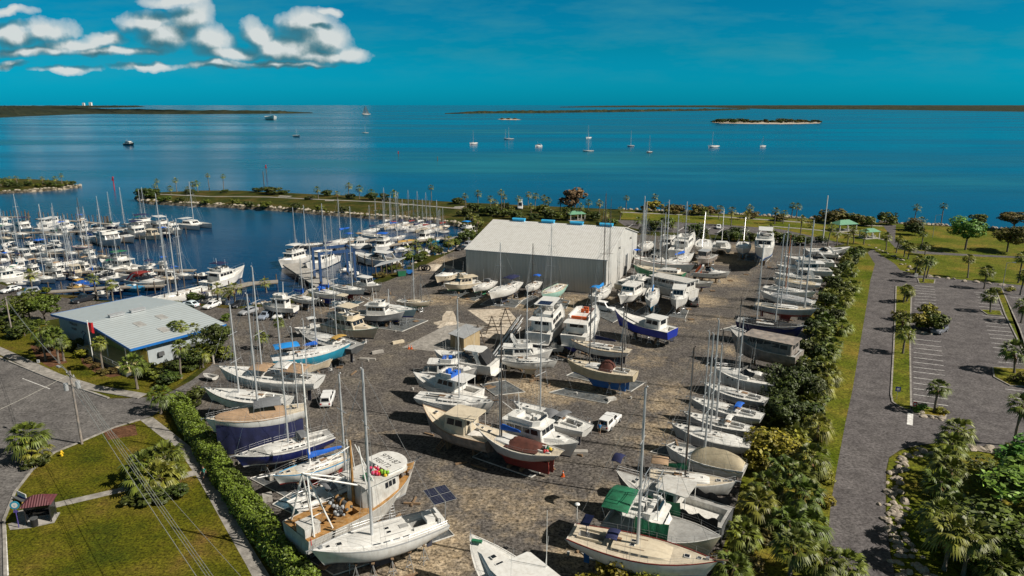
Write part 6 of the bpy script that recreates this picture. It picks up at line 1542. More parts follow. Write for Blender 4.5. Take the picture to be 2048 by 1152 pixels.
def rocks(pts,n,s,label,z=0.,jit=.6,sub=True):
 q=[Vector(G2(*p,z)) for p in pts];d=[0.]
 for a,b in zip(q,q[1:]):d.append(d[-1]+(b-a).length)
 for k in range(n):
  u=(k+R.uniform(.2,.8))/n*d[-1]
  for i in range(len(q)-1):
   if u<=d[i+1]:p=q[i].lerp(q[i+1],(u-d[i])/(d[i+1]-d[i]));break
  sz=s*R.uniform(.55,1.35)
  o=link('boulder',ROCK[R.randrange(5)],None,(p.x+R.gauss(0,jit),p.y+R.gauss(0,jit),z+sz*.12),R.uniform(0,6),(sz*R.uniform(.8,1.5),sz*R.uniform(.7,1.1),sz*R.uniform(.45,.75)))
  tag(o,label,'boulder','boulders: '+label)
rocks([(1862,902),(1825,910),(1806,922),(1796,945),(1792,985),(1793,1020),(1800,1060),(1818,1100),(1850,1140),(1880,1175)],74,.42,'pale limestone boulder edging the grass corner by the road',jit=.5)
rocks([(1778,1010),(1784,1060),(1792,1110),(1806,1160)],26,.36,'pale rock along the road edge below the corner',jit=.5)
rocks([(1935,897),(1975,901),(2022,908)],16,.75,'large grey boulder lining the car park edge',jit=.3)
rocks([(1828,826),(1860,834),(1890,838)],12,.42,'pale rock in the palm island at the car park corner',jit=.3)
rocks([(1830,664),(1862,670),(1876,662)],12,.45,'pale rock under the yellowish shrubs in the car park',jit=.3)
rocks([(1740,490),(1800,520),(1830,545)],14,.55,'pale rock along the park road bend',jit=.5)
rocks([(1850,553),(1900,558),(1960,566),(2030,575)],10,.6,'grey rock along the lawn edge by the car park',jit=.5)
def riprap(pts,n,s,name='riprap'):
 rr=random.Random(9);mb=MB();q=[Vector(G2(*p,-.6)) for p in pts];d=[0.]
 for a,b in zip(q,q[1:]):d.append(d[-1]+(b-a).length)
 base=[(Vector(v.co)) for v in ROCK[0].vertices];faces=[tuple(p.vertices) for p in ROCK[0].polygons]
 for k in range(n):
  u=rr.uniform(0,d[-1])
  for i in range(len(q)-1):
   if u<=d[i+1]:p=q[i].lerp(q[i+1],(u-d[i])/(d[i+1]-d[i]));break
  sz=s*rr.uniform(.5,1.3);Rm=Matrix.Rotation(rr.uniform(0,6),3,'Z')@Matrix.Rotation(rr.uniform(0,3),3,'X')
  c=Vector((p.x+rr.gauss(0,.8),p.y+rr.gauss(0,.8),-.9+rr.uniform(0,.7)))
  mb.add([c+(Rm@v)*sz for v in base],faces)
 o=mb.build(name,['rock'],norm=False);o['kind']='stuff'
riprap([(280,401),(340,406),(430,410),(520,415),(600,421),(650,426),(700,429),(790,435),(880,442),(930,452)],420,.75)
riprap([(1250,420),(1330,423),(1500,431),(1700,443),(1900,453),(2050,460)],260,.7)
riprap([(0,384),(60,381),(120,377),(155,371)],90,.75)
riprap([(820,533),(850,516),(905,504),(925,492)],60,.6)
riprap([(500,612),(535,607),(600,598),(625,584)],60,.5)
def ribbed(name,col,axis,pitch=.9,depth=.5,rough=.45,metal=0.2,dirt=(.3,.27,.22),damt=.35):
 m,N,L=nodes_mat(name);b=N['Principled BSDF'];b.inputs['Roughness'].default_value=rough;b.inputs['Metallic'].default_value=metal
 tc=N.new('ShaderNodeTexCoord');w=N.new('ShaderNodeTexWave');w.wave_type='BANDS';w.bands_direction=axis;w.wave_profile='SIN';w.inputs['Scale'].default_value=pitch
 L.new(tc.outputs['Object'],w.inputs['Vector'])
 bp=N.new('ShaderNodeBump');bp.inputs['Strength'].default_value=depth;bp.inputs['Distance'].default_value=.12;L.new(w.outputs['Fac'],bp.inputs['Height']);L.new(bp.outputs[0],b.inputs['Normal'])
 mp=N.new('ShaderNodeMapping');mp.inputs['Scale'].default_value=(.8,.8,.10) if axis!='Y' else (.12,.5,.5);L.new(tc.outputs['Object'],mp.inputs[0])
 f=ramp(N,L,nz(N,L,mp.outputs[0],.9,6,.65),[(.42,0.),(.75,damt)])
 c=mix(N,L,f,col,dirt);c=mix(N,L,1.,c,ramp(N,L,w.outputs['Fac'],[(.1,.80),(.5,1.)]),'MULTIPLY');L.new(c,b.inputs['Base Color']);return m
def warehouse():
 PR=G(1211,590);He=height_to(PR,520);QL=G(933,502,He);BR=G(1275,476,He)
 u=Vector((QL.x-PR.x,QL.y-PR.y));u=Matrix.Rotation(rad(-3),2)@u;Lw=u.length;u.normalize();v=Vector((-u.y,u.x));d=Vector((BR.x-PR.x,BR.y-PR.y))
 if v.dot(d)<0:v=-v
 while proj((PR.x+u.x*Lw,PR.y+u.y*Lw,0))[0]>933:Lw+=.1
 while proj((PR.x+u.x*Lw,PR.y+u.y*Lw,0))[0]<932:Lw-=.1
 D=d.dot(v)
 while proj((PR.x+v.x*D,PR.y+v.y*D,0))[0]<1272:D+=.1
 ang=math.atan2(u.y,u.x);mid=PR+Vector((v.x,v.y,0))*D/2;Hr=height_to(mid,455)
 s=1 if (Vector((-math.sin(ang),math.cos(ang))).dot(v)>0) else -1
 root=thing('warehouse','large white corrugated metal boat warehouse with blue roof vents','warehouse',PR,ang)
 pal('ventblue',(.04,.36,.62),rough=.5,var=.08);wf=ribbed('sheet_wall',(.56,.53,.48),'X',.8,.35);wg=ribbed('sheet_gable',(.66,.65,.62),'Y',.8,.25);rfm=ribbed('sheet_roof',(.74,.73,.70),'X',.55,.22,dirt=(.42,.38,.32),damt=.45)
 mb=MB();mb.add([(0,0,0),(Lw,0,0),(Lw,0,He),(0,0,He)],[(0,1,2,3)],0);mb.add([(0,s*D,0),(Lw,s*D,0),(Lw,s*D,He),(0,s*D,He)],[(0,1,2,3)],0)
 for x in (0,Lw):mb.add([(x,0,0),(x,s*D,0),(x,s*D,He),(x,s*D/2,Hr),(x,0,He)],[(0,1,2,3,4)],1)
 mb.build('wall',[wf,wg],root)
 mb=MB();o=.35
 for y0,y1 in ((-s*o,s*D/2),(s*(D+o),s*D/2)):
  z0=He-o*(Hr-He)/(D/2)
  mb.hexa([(-o,y0,z0),(Lw+o,y0,z0),(Lw+o,y1,Hr),(-o,y1,Hr),(-o,y0,z0+.14),(Lw+o,y0,z0+.14),(Lw+o,y1,Hr+.14),(-o,y1,Hr+.14)])
 mb.build('roof',[rfm],root)
 for x in (.13,.35,.57,.80):
  mb=MB();c=Lw*x;mb.box(c,s*D/2,Hr+.36,3.4,1.1,.55);rg=[]
  for xx in (c-1.8,c+1.8):rg.append([(xx,s*D/2+.75*math.cos(a),Hr+.55+.4*math.sin(a)) for a in [PI*k/6 for k in range(7)]])
  mb.loft(rg);mb.build('roof_vent',['ventblue'],root)
 mb=MB();mb.box(-.04,s*D*.62,2.6,.1,2.6,5.2);mb.build('door',['darkgrey'],root)
 mb=MB();mb.box(-.03,s*D*.62,5.3,.16,2.9,.2);mb.box(-.03,s*D*.62-1.4,2.6,.16,.18,5.2);mb.box(-.03,s*D*.62+1.4,2.6,.16,.18,5.2);mb.build('door_frame',['grey'],root)
 mb=MB();mb.box(Lw/2,-.03,He-.2,Lw,.1,.3);mb.box(-.03,s*D/4,(He+Hr)/2-.1,.1,D/2*1.0,.01);mb.build('fascia',['grey'],root)
 mb=MB()
 for f in (.35,.72):mb.box(-.2,s*D*f,He+.3,.5,.5,.25);mb.tube((-.1,s*D*f,He+.5),(-.5,s*D*f,He+.7),.05)
 mb.build('wall_lamp',['darkgrey'],root)
 for f in (.2,.45,.7):
  mb=MB();mb.tube((Lw*f,-.12,.1),(Lw*f,-.12,He-.3),.1,n=6);mb.build('downpipe',['dullwhite'],root)
warehouse()
def office():
 He=4.3;FR=G(261,700,He);FL_=G(102,630,He);BR=G(460,652,He)
 u=Vector((FL_.x-FR.x,FL_.y-FR.y));Wd=u.length;u.normalize();v=Vector((-u.y,u.x));d=Vector((BR.x-FR.x,BR.y-FR.y))
 if v.dot(d)<0:v=-v
 D=abs(d.dot(v));ang=math.atan2(u.y,u.x);s=1 if Vector((-math.sin(ang),math.cos(ang))).dot(v)>0 else -1
 mid=FR+Vector((u.x,u.y,0))*Wd/2;Hr=height_to(Vector((mid.x,mid.y,0)),647)
 root=thing('office_building','marina office with low white metal gable roof and blue trim','building',(FR.x,FR.y,0),ang)
 rm=ribbed('office_roof',(.50,.55,.56),'X',.32,.3,dirt=(.36,.38,.37),damt=.35)
 y=lambda q:s*q
 mb=MB();z1=lambda x:He+(Hr-He)*(1-abs(x-Wd/2)/(Wd/2))
 for x0,x1 in ((0,Wd/2),(Wd,Wd/2)):
  mb.hexa([(x0,y(0),He),(x1,y(0),Hr),(x1,y(D),Hr),(x0,y(D),He),(x0,y(0),He+.15),(x1,y(0),Hr+.15),(x1,y(D),Hr+.15),(x0,y(D),He+.15)])
 rf=mb.build('roof',[rm],root)
 mb=MB()
 for x0,x1 in ((0,Wd/2),(Wd,Wd/2)):mb.hexa([(x0,y(-.1),He-.25),(x1,y(-.1),Hr-.25),(x1,y(-.02),Hr-.25),(x0,y(-.02),He-.25),(x0,y(-.1),He+.2),(x1,y(-.1),Hr+.2),(x1,y(-.02),Hr+.2),(x0,y(-.02),He+.2)])
 mb.box(-.06,y(D/2),He-.02,.08,D,.42);mb.box(Wd+.06,y(D/2),He-.02,.08,D,.42);mb.build('fascia',['royal' if False else 'blue'],root)
 for t in (.30,.52):
  mb=MB();mb.box(Wd/2,y(D*t),Hr+.42,.9,D*.15,.42);mb.box(Wd/2,y(D*t),Hr+.66,1.15,D*.155,.08);mb.build('ridge_vent',['grey'],rf)
 for xf,yf in ((.30,.36),(.14,.46),(.33,.62)):
  x=Wd*xf;sl=(Hr-He)/(Wd/2);a=-math.atan(sl);mb=MB();mb.box(x,y(D*yf),z1(x)+.19,2.6,1.5,.06,0,ry=a);mb.build('skylight',['greydeck'],rf)
 wm=mat('office_wall',(.34,.38,.40),rough=.7,var=.08,dirt=(.18,.18,.17),damt=.4)
 set_=3.2;z0=.1
 mb=MB();mb.add([(Wd*.03,y(set_),z0),(Wd*.58,y(set_),z0),(Wd*.58,y(set_),z1(Wd*.58)-.02),(Wd*.5,y(set_),Hr-.02),(Wd*.03,y(set_),z1(Wd*.03)-.02)],[(0,1,2,3,4)])
 mb.add([(Wd*.58,y(.9),z0),(Wd*.97,y(.9),z0),(Wd*.97,y(.9),z1(Wd*.97)-.02),(Wd*.58,y(.9),z1(Wd*.58)-.02)],[(0,1,2,3)])
 mb.add([(Wd*.58,y(.9),z0),(Wd*.58,y(set_),z0),(Wd*.58,y(set_),z1(Wd*.58)-.02),(Wd*.58,y(.9),z1(Wd*.58)-.02)],[(0,1,2,3)])
 for x in (Wd*.03,Wd*.97):mb.add([(x,y(.9 if x>5 else set_),z0),(x,y(D-.5),z0),(x,y(D-.5),z1(x)-.02),(x,y(.9 if x>5 else set_),z1(x)-.02)],[(0,1,2,3)])
 mb.add([(Wd*.03,y(D-.5),0),(Wd*.97,y(D-.5),0),(Wd*.97,y(D-.5),z1(Wd*.97)-.02),(Wd/2,y(D-.5),Hr-.02),(Wd*.03,y(D-.5),z1(Wd*.03)-.02)],[(0,1,2,3,4)])
 wall=mb.build('wall',[wm],root)
 mb=MB();mb.box(Wd*.30,y(set_-.06),1.9,Wd*.53,.06,2.2);mb.build('yellow_cladding',[mat('yellow_wall',(.42,.33,.08),rough=.8,var=.1)],root)
 mb=MB();mb.box(Wd*.28,y(set_/2-.8),.75,Wd*.60,set_+1.3,.16);mb.build('porch_floor',[mat('porch_floor',(.50,.42,.20),rough=.85,var=.15)],root)
 mb=MB();mb.box(Wd*.28,y(-1.5),.32,Wd*.60,.1,.64);mb.box(Wd*-.02,y(.4),.32,.1,3.7,.64);mb.build('porch_skirting',['darkgrey'],root)
 mb=MB()
 for i in range(9):mb.tube((Wd*(-.01+.07*i),y(-1.4),.8),(Wd*(-.01+.07*i),y(-1.4),1.75),.04,n=4)
 for z in (1.3,1.75):mb.tube((Wd*-.01,y(-1.4),z),(Wd*.56,y(-1.4),z),.035,n=4)
 mb.build('porch_railing',['grey'],root)
 for t in (.08,.3,.52):
  mb=MB();mb.tube((Wd*t,y(.25),.8),(Wd*t,y(.25),z1(Wd*t)),.09,n=6);mb.build('porch_post',['white'],root)
 r=PI if s>0 else 0
 for txt,z,sz in (('Westland',z1(Wd*.78)-1.15,.95),('Marine',z1(Wd*.78)-2.15,.85)):lettering(txt,sz,'navy',wall,(Wd*.76,y(.86),z),(PI/2,0,PI if s>0 else 0),'sign_lettering')
 mb=MB();mb.path([(Wd*.645,y(.85),1.5),(Wd*.63,y(.85),2.4),(Wd*.60,y(.85),3.0),(Wd*.64,y(.85),3.2),(Wd*.66,y(.85),2.6)],.07,5);mb.build('wall_emblem',['navy'],root)
 for yf in (.3,.62):
  mb=MB();mb.box(Wd*.03-.25,y(D*yf),1.9,.5,1.0,.7,0);mb.build('air_conditioner',['darkgrey'],root)
 mb=MB();mb.box(Wd*.03-.03,y(D*.45),1.1,.08,1.1,2.1);mb.build('door',['grey'],root)
office()
def shed():
 A_,B_,C_=G(901,694),G(928,703),G(952,690);u=(A_-B_);w=u.length;a=math.atan2(u.y,u.x);d=(C_-B_).length;h=height_to(B_,676)
 root=thing('storage_shed','tan storage shed with sloping grey metal roof on the concrete pad','shed',B_,a)
 s=1 if Vector((-u.y,u.x)).dot(Vector((C_.x-B_.x,C_.y-B_.y)))>0 else -1
 mb=MB();tw=mat('tan_siding',(.40,.31,.18),rough=.8,var=.08,dirt=(.2,.15,.1),damt=.4)
 mb.hexa([(0,0,0),(w,0,0),(w,s*d,0),(0,s*d,0),(0,0,h),(w,0,h),(w,s*d,h+.7),(0,s*d,h+.7)]);mb.build('wall',[tw],root)
 mb=MB();mb.hexa([(-.3,-s*.3,h-.04),(w+.3,-s*.3,h-.04),(w+.3,s*(d+.3),h+.78),(-.3,s*(d+.3),h+.78),(-.3,-s*.3,h+.06),(w+.3,-s*.3,h+.06),(w+.3,s*(d+.3),h+.88),(-.3,s*(d+.3),h+.88)]);mb.build('roof',['grey'],root)
 mb=MB();mb.box(w*.5,-s*.04,h*.44,w*.55,.08,h*.86);mb.build('door',[mat('tan_door',(.33,.25,.14),rough=.8)],root)
shed()
def pavilion(x,y,w,h,label,y2=None):
 p=G(x,y);root=thing('picnic_pavilion',label,'pavilion',p,.3)
 mb=MB();mb.add([(-w,-w*.6,h),(w,-w*.6,h),(w,w*.6,h),(-w,w*.6,h),(-w*.45,0,h+w*.33),(w*.45,0,h+w*.33)],[(0,1,5,4),(1,2,5),(2,3,4,5),(3,0,4),(3,2,1,0)]);mb.build('roof',[mat('green_roof',(.13,.30,.19),rough=.5,var=.1)],root)
 for sx in (-.85,0,.85):
  for sy in (-.5,.5):
   mb=MB();mb.box(sx*w,sy*w,h/2,.25,.25,h);mb.build('post',['dullwhite'],root)
 mb=MB();mb.box(0,0,.06,w*2,w*1.2,.12);mb.build('floor',['concrete'],root)
 for sx in (-.4,.4):
  t=thing('picnic_table','picnic table standing under the '+label,'picnic table',p+Vector((sx*w,0,.12)),.3,'picnic tables under the '+label)
  mb=MB();mb.box(0,0,.74,1.9,.75,.06);mb.build('table_top',['dullwhite'],t)
  for sg in (1,-1):mb=MB();mb.box(0,sg*.65,.45,1.9,.28,.05);mb.build('bench',['dullwhite'],t)
  mb=MB()
  for q in (-.7,.7):mb.tube((q,-.65,0),(q,.2,.73),.04);mb.tube((q,.65,0),(q,-.2,.73),.04)
  mb.build('leg',['grey'],t)
pavilion(1687,461,4.3,2.6,'larger green roofed pavilion by the shore path');pavilion(1738,476,3.2,2.4,'smaller green roofed pavilion among the palms');pavilion(1152,440,3.6,2.6,'green roofed pavilion behind the warehouse')
def canopy_dock():
 z=3.2;q=[G(748,534,z),G(800,521,z),G(812,515,z),G(762,526,z)];c=q[0]
 root=thing('boat_shelter','long grey flat roofed boat shelter on posts at the basin edge','shelter',(c.x,c.y,0));mb=MB()
 mb.prism([(p.x-c.x,p.y-c.y) for p in q],z,z+.2);mb.build('roof',['grey'],root)
 for k in range(5):
  for a,b in ((q[0],q[1]),(q[3],q[2])):
   p=a.lerp(b,(k+.3)/5.);mb=MB();mb.tube((p.x-c.x,p.y-c.y,-2.),(p.x-c.x,p.y-c.y,z),.13,n=6);mb.build('post',['pilewood'],root)
canopy_dock()
def travel_lift():
 c=G(670,560);root=thing('boat_hoist','blue steel travel hoist straddling the haul out slip','hoist',c);a=.5;Lh,Wh,Hh=9.,7.,8.
 R_=Matrix.Rotation(a,4,'Z');pts=[R_@Vector((sx*Lh/2,sy*Wh/2,0)) for sx,sy in ((-1,-1),(1,-1),(1,1),(-1,1))]
 for p in pts:
  mb=MB();mb.box(p.x,p.y,Hh/2+.4,.6,.6,Hh,rz=a);lg=mb.build('leg',[mat('hoist_blue',(.02,.06,.16),rough=.5)],root);mb=MB();mb.tube((p.x-.2,p.y,.55),(p.x+.2,p.y,.55),.55,n=14);mb.build('wheel',['rubber'],lg)
 for i,j in ((0,1),(3,2),(1,2)):
  mb=MB();m_=(pts[i]+pts[j])/2;dd=pts[j]-pts[i];mb.box(m_.x,m_.y,Hh+.2,dd.length+.6,.55,.7,rz=math.atan2(dd.y,dd.x));mb.build('beam',['hoist_blue'],root)
 mb=MB()
 for k in (.3,.7):
  q0=pts[0].lerp(pts[1],k);q1=pts[3].lerp(pts[2],k);mb.path([q0+Vector((0,0,Hh)),q0.lerp(q1,.3)+Vector((0,0,2.4)),q0.lerp(q1,.7)+Vector((0,0,2.4)),q1+Vector((0,0,Hh))],.06,4)
 mb.build('sling',['darkgrey'],root)
MATS['hoist_blue']=mat('hoist_blue',(.02,.06,.16),rough=.5)
travel_lift()
def tower(x,y,w,h,label):
 p=G(x,213.6,WZ);root=thing('hangar',label,'building',p);mb=MB();mb.box(0,0,h/2,w,w,h);mb.box(w*.3,-w*.52,h*.45,w*.3,w*.05,h*.9,1);mb.build('wall',['white','grey'],root)
 mb=MB();mb.box(0,0,h+3,w*.7,w*.7,8);mb.build('roof',['grey'],root)
tower(168,0,38,75,'small white hangar tower on the far left shore');tower(182,0,46,85,'taller white hangar tower on the far left shore')
def car(kind,f,b,col,label,Lc=None):
 pf,pb=G(*f),G(*b);c=(pf+pb)/2;d=pf-pb;ang=math.atan2(d.y,d.x)
 L_,W_,H_=dict(sedan=(4.7,1.82,1.42),suv=(4.8,1.9,1.78),pickup=(5.6,1.98,1.85),capped=(5.4,1.9,1.8),van=(5.3,1.95,2.0),rv=(9.5,2.5,3.3))[kind]
 root=thing({'sedan':'parked_car','suv':'parked_suv','pickup':'pickup_truck','capped':'pickup_truck','van':'parked_van','rv':'motorhome'}[kind],label,{'sedan':'car','suv':'car','pickup':'pickup','capped':'pickup','van':'van','rv':'motorhome'}[kind],(c.x,c.y,.02),ang)
 m=mat('paint_'+'_'.join('%d'%(q*99) for q in col),col,rough=.25,var=.03,spec=.6)
 hb={'sedan':.92,'suv':1.05,'pickup':1.1,'capped':1.1,'van':1.1,'rv':1.4}[kind];w=W_/2
 mb=MB();rg=[]
 xs=[(-L_/2,.82,.45,hb*.82),(-L_/2+.12,.94,.30,hb*.95),(-L_*.3,1.,.26,hb),(0,1.,.26,hb),(L_*.22,1.,.26,hb*.98),(L_*.36,.98,.26,hb*.90),(L_/2-.15,.92,.30,hb*.80),(L_/2,.78,.40,hb*.62)]
 for x,k,z0,z1_ in xs:rg.append([(x,-w*k*.92,z0),(x,-w*k,(z0+z1_)/2),(x,-w*k*.96,z1_-.08),(x,-w*k*.86,z1_),(x,w*k*.86,z1_),(x,w*k*.96,z1_-.08),(x,w*k,(z0+z1_)/2),(x,w*k*.92,z0)])
 mb.loft(rg);body=mb.build('body',[m],root,True)
 spec_=dict(sedan=[(-L_*.40,L_*.20,.75,.75)],suv=[(-L_*.48,L_*.20,.25,.7)],pickup=[(-L_*.12,L_*.22,.2,.7)],capped=[(-L_*.12,L_*.22,.1,.7),(-L_*.49,-L_*.12,.15,.02)],van=[(-L_*.48,L_*.26,.2,.8)],rv=[(-L_*.49,L_*.42,.05,.5)])[kind]
 for i,(x0,x1,ra,rf) in enumerate(spec_):
  mb=MB();q=block(mb,x0,x1,w*.88,w*.88,hb-.06,H_,ra=ra,rf=rf,ti=.86,ch=.12);cb_=mb.build('cabin' if i==0 else 'truck_cap',[m],root,True);mw=MB()
  n=2 if kind!='rv' else 4
  panes(mw,*q['stbd'],n,.05,.95,.22,.85,.06,.012);panes(mw,*q['port'],n,.05,.95,.22,.85,.06,.012)
  if i==0:panes(mw,*q['front'],1,.04,.96,.1,.9,.02,.012)
  panes(mw,*q['aft'],1,.06,.94,.15,.85,.02,.012);mw.build('window',['glass'],cb_)
 if kind=='pickup':mb=MB();mb.box(-L_*.30,0,hb-.0,L_*.34,W_*.78,.03);mb.build('truck_bed',['rubber'],root)
 for sx in (-.30,.31):
  for sy in (1,-1):
   mb=MB();mb.tube((L_*sx,sy*(w-.24),.34),(L_*sx,sy*(w+.02),.34),.34,n=14);wh=mb.build('wheel',['rubber'],root);mb=MB();mb.tube((L_*sx,sy*(w-.02),.34),(L_*sx,sy*(w+.035),.34),.2,n=10);mb.build('rim',['steel'],wh)
 for sy in (1,-1):
  mb=MB();mb.box(L_/2-.06,sy*w*.62,hb*.62,.12,.36,.16);mb.build('headlight',['alu'],root)
  mb=MB();mb.box(-L_/2+.03,sy*w*.68,hb*.72,.1,.24,.24);mb.build('tail_light',['brightred'],root)
 return root
Wc,Gc,Kc=(.70,.70,.69),(.33,.34,.36),(.02,.022,.028)
car('sedan',(3,588),(40,579),Wc,'white sedan parked far left by the near slips')
car('suv',(44,592),(72,588),Gc,'silver suv parked behind the white sedan on the left')
car('pickup',(145,608),(192,598),Kc,'black pickup parked by the sea wall above the office roof')
car('sedan',(408,621),(440,609),Wc,'white sedan parked on the gravel right of the office roof')
car('sedan',(368,612),(392,615),(.6,.68,.72),'white hatchback half hidden by the office roof edge')
car('sedan',(482,632),(512,622),Gc,'grey sedan parked behind the tall masts')
car('sedan',(521,642),(540,630),(.25,.29,.36),'blue grey sedan parked near the white trawler')
car('sedan',(551,641),(571,630),Wc,'silver white coupe parked near the white trawler')
car('sedan',(471,615),(487,610),Kc,'black car parked in the shade by the wall')
car('sedan',(910,503),(932,497),Kc,'black car parked left of the warehouse')
car('suv',(926,498),(944,490),Gc,'grey suv parked left of the warehouse')
car('pickup',(1391,601),(1388,617),(.13,.12,.11),'dusty brown pickup parked beside the pilothouse boat')
car('van',(1226,624),(1190,617),Wc,'white estate van parked behind the motor yachts')
car('capped',(661,790),(651,818),Wc,'white capped pickup parked beside the hedge row masts')
car('capped',(1234,836),(1204,866),Wc,'white capped pickup with its tail towards the trawlers')
car('sedan',(1437,461),(1437,453),Wc,'white car parked in the shore car park')
car('sedan',(1330,449),(1318,450),Kc,'dark car parked in the shore car park')
car('rv',(1040,421),(1041,412),Wc,'white motorhome parked between palms behind the warehouse')
car('suv',(1872,668),(1884,662),(.16,.17,.2),'silver car under the yellowish shrubs in the car park')
car('sedan',(1366,620),(1380,617),(.10,.10,.10),'dark car beside the brown pickup') if False else None
def pole(name,label,cat,x,y,ytop,r=.15,m='oldwood',extra=None):
 p=G(x,y);H=height_to(p,ytop);root=thing(name,label,cat,p);mb=MB();mb.tube((0,0,-.1),(0,0,H),r,r*.75,8);mb.build('pole',[m],root)
 if extra:extra(root,H)
 return p,H,root
def arms(root,H):
 mb=MB();mb.box(0,0,H-.6,.12,2.6,.14,rz=.9);mb.build('crossarm',['oldwood'],root)
 for k in (-1,1):
  mb=MB();mb.tube((k*.55,k*.4,H-2.6),(k*.55,k*.4,H-1.6),.28,n=10);mb.build('transformer',['grey'],root)
 for k in (-1,0,1):mb=MB();q=Vector((math.cos(.9+PI/2),math.sin(.9+PI/2),0))*k*1.15;mb.tube((q.x,q.y,H-.5),(q.x,q.y,H-.2),.08,.05);mb.build('insulator',['dullwhite'],root)
def lamp(root,H):
 mb=MB();mb.tube((0,0,H-.1),(1.1,-.6,H+.15),.05);mb.build('lamp_arm',['steel'],root);mb=MB();mb.box(1.3,-.7,H+.15,.7,.3,.16,rz=-.5);mb.build('lamp_head',['grey'],root)
pA,hA,rA=pole('utility_pole','grey timber utility pole with crossarm and transformers by the road','utility pole',164,888,742,.17,'oldwood',arms)
mb=MB();mb.path([(0,0,hA-.5),(-1.4,.9,hA+.1),(-2.2,1.4,hA+.1)],.05);mb.build('lamp_arm',['steel'],rA);mb=MB();mb.box(-2.4,1.5,hA+.05,.7,.3,.2,rz=-.5);mb.build('lamp_head',['grey'],rA)
pB,hB,rB=pole('utility_pole','timber utility pole at the left edge behind the lawn','utility pole',26,674,594,.15)
pD,hD,rD=None,None,None
q=G(590,1400,9.);pD=Vector((q.x,q.y,0));hD=9.6
rD=thing('utility_pole','timber utility pole below the camera carrying the wires','utility pole',pD);mb=MB();mb.tube((0,0,0),(0,0,hD),.17,.13,8);mb.build('pole',['oldwood'],rD)
def wire(a,b,label,sag=.8,r=.022,m='cable'):
 mb=MB();pts=[]
 for i in range(15):
  t=i/14;p=Vector(a).lerp(Vector(b),t);p.z-=sag*4*t*(1-t);pts.append(p)
 mb.path(pts,r,4);o=mb.build('wire',[m]);tag(o,label,'wire','overhead wires');return o
mat('cable',(.42,.40,.35),rough=.5,metal=.3,var=.1)
ax=Vector((math.cos(.9+PI/2),math.sin(.9+PI/2),0))
for k,wd in ((-1.15,'nearest the hedge'),(0,'in the middle'),(1.15,'furthest left'),):
 wire(pA+ax*k+Vector((0,0,hA-.2)),pD+ax*k+Vector((0,0,hD-.2)),'overhead wire above the lawn, upper three, '+wd,.5)
wire(pA+Vector((0,0,hA-2.2)),pD+Vector((0,0,hD-2.6)),'lower overhead wire crossing above the lawn',.4,.03)
wire(pA+Vector((0,0,hA-1.8)),pD+Vector((2.6,1.5,hD-1.2)),'overhead wire branching right above the lawn palms',.4,.02)
for k,wd in ((-.6,'lower'),(.6,'upper')):wire(pB+Vector((0,0,hB-.4+k*.4)),pA+ax*k+Vector((0,0,hA-.4)),'wire between the two utility poles, '+wd,.7)
wire(pB+Vector((0,0,hB-.5)),G(-120,660,9),'wire leaving the picture from the left pole',.3)
wire(pA+Vector((0,0,hA-.4)),G(-200,900,10),'wire crossing the road from the utility pole',.5)
def flag(root,H):
 rr=random.Random(2);mb=MB();rg=[]
 for i in range(7):rg.append([(.1+i*.14,.1*math.sin(i*1.2),H-.3),(.1+i*.14,.1*math.sin(i*1.2+.5),H-1.9-.08*i)])
 mb.loft(rg,closed=False,caps=False);mb.build('flag',['brightred'],root);mb=MB();mb.ball((0,0,H),.12);mb.build('finial',['whitemast'],root)
pole('flagpole','white flagpole in front of the office','flagpole',187,723,642,.09,'whitemast',flag)
pole('street_lamp','slim park lamp post near the shore, left of the big tree','street lamp',1865,475,430,.09,'steel',lamp)
pole('street_lamp','slim lamp post at the car park edge','street lamp',2004,579,525,.09,'steel',lamp)
pole('street_lamp','slim lamp post on the shore lawn behind the warehouse','street lamp',1327,431,405,.09,'steel',lamp)
pole('flagpole','tall thick white pole by the pavilion','flagpole',1645,486,391,.24,'whitemast')
pole('street_lamp','slim lamp post beside the road bend','street lamp',1592,447,418,.08,'steel',lamp)
pole('light_pole','grey pole rising from the tree belt','pole',1666,555,505,.12,'oldwood');pole('light_pole','grey pole nearer the road bend in the tree belt','pole',1708,522,494,.1,'steel')
def sign(x,y,h,board,w,hh,col,label,rz=0.,cat='sign',txt=None,tcol='white'):
 p=G(x,y);root=thing('road_sign',label,cat,p,rz);mb=MB();mb.tube((0,.06,0),(0,.06,h),.04,n=5);mb.build('post',['steel'],root);mb=MB();mb.box(0,0,h-hh/2,w,.04,hh);bd=mb.build('board',[board],root)
 mb=MB();mb.box(0,-.025,h-hh/2,w*.55,.01,hh*.5);mb.build('panel',[col],bd)
sign(1793,800,2.2,'royal',.75,.75,'white','blue parking sign on the grass strip tip',-.2)
sign(1828,822,1.5,'brightred',.5,.7,'white','red and white marker post at the strip corner',-.3)
sign(1831,560,1.8,'dullwhite',.9,.9,'grey','small white notice board at the road bend')
sign(80,742,2.1,'white',.5,.6,'grey','small white sign beside the pavement')
sign(1673,478,2.,'white',.9,.9,'grey','white notice by the pavilion')
def hydrant():
 root=thing('fire_hydrant','yellow fire hydrant on the roadside lawn','fire hydrant',G(124,912));mb=MB();mb.tube((0,0,0),(0,0,.6),.16,.14,10);mb.ball((0,0,.62),.17);mb.tube((0,0,.7),(0,0,.85),.05);mb.build('body',['yellow'],root,True)
 mb=MB();mb.tube((-.28,0,.45),(.28,0,.45),.08,n=8);mb.tube((0,0,.4),(0,-.28,.4),.1,n=8);mb.build('outlet',['yellow'],root,True)
hydrant()
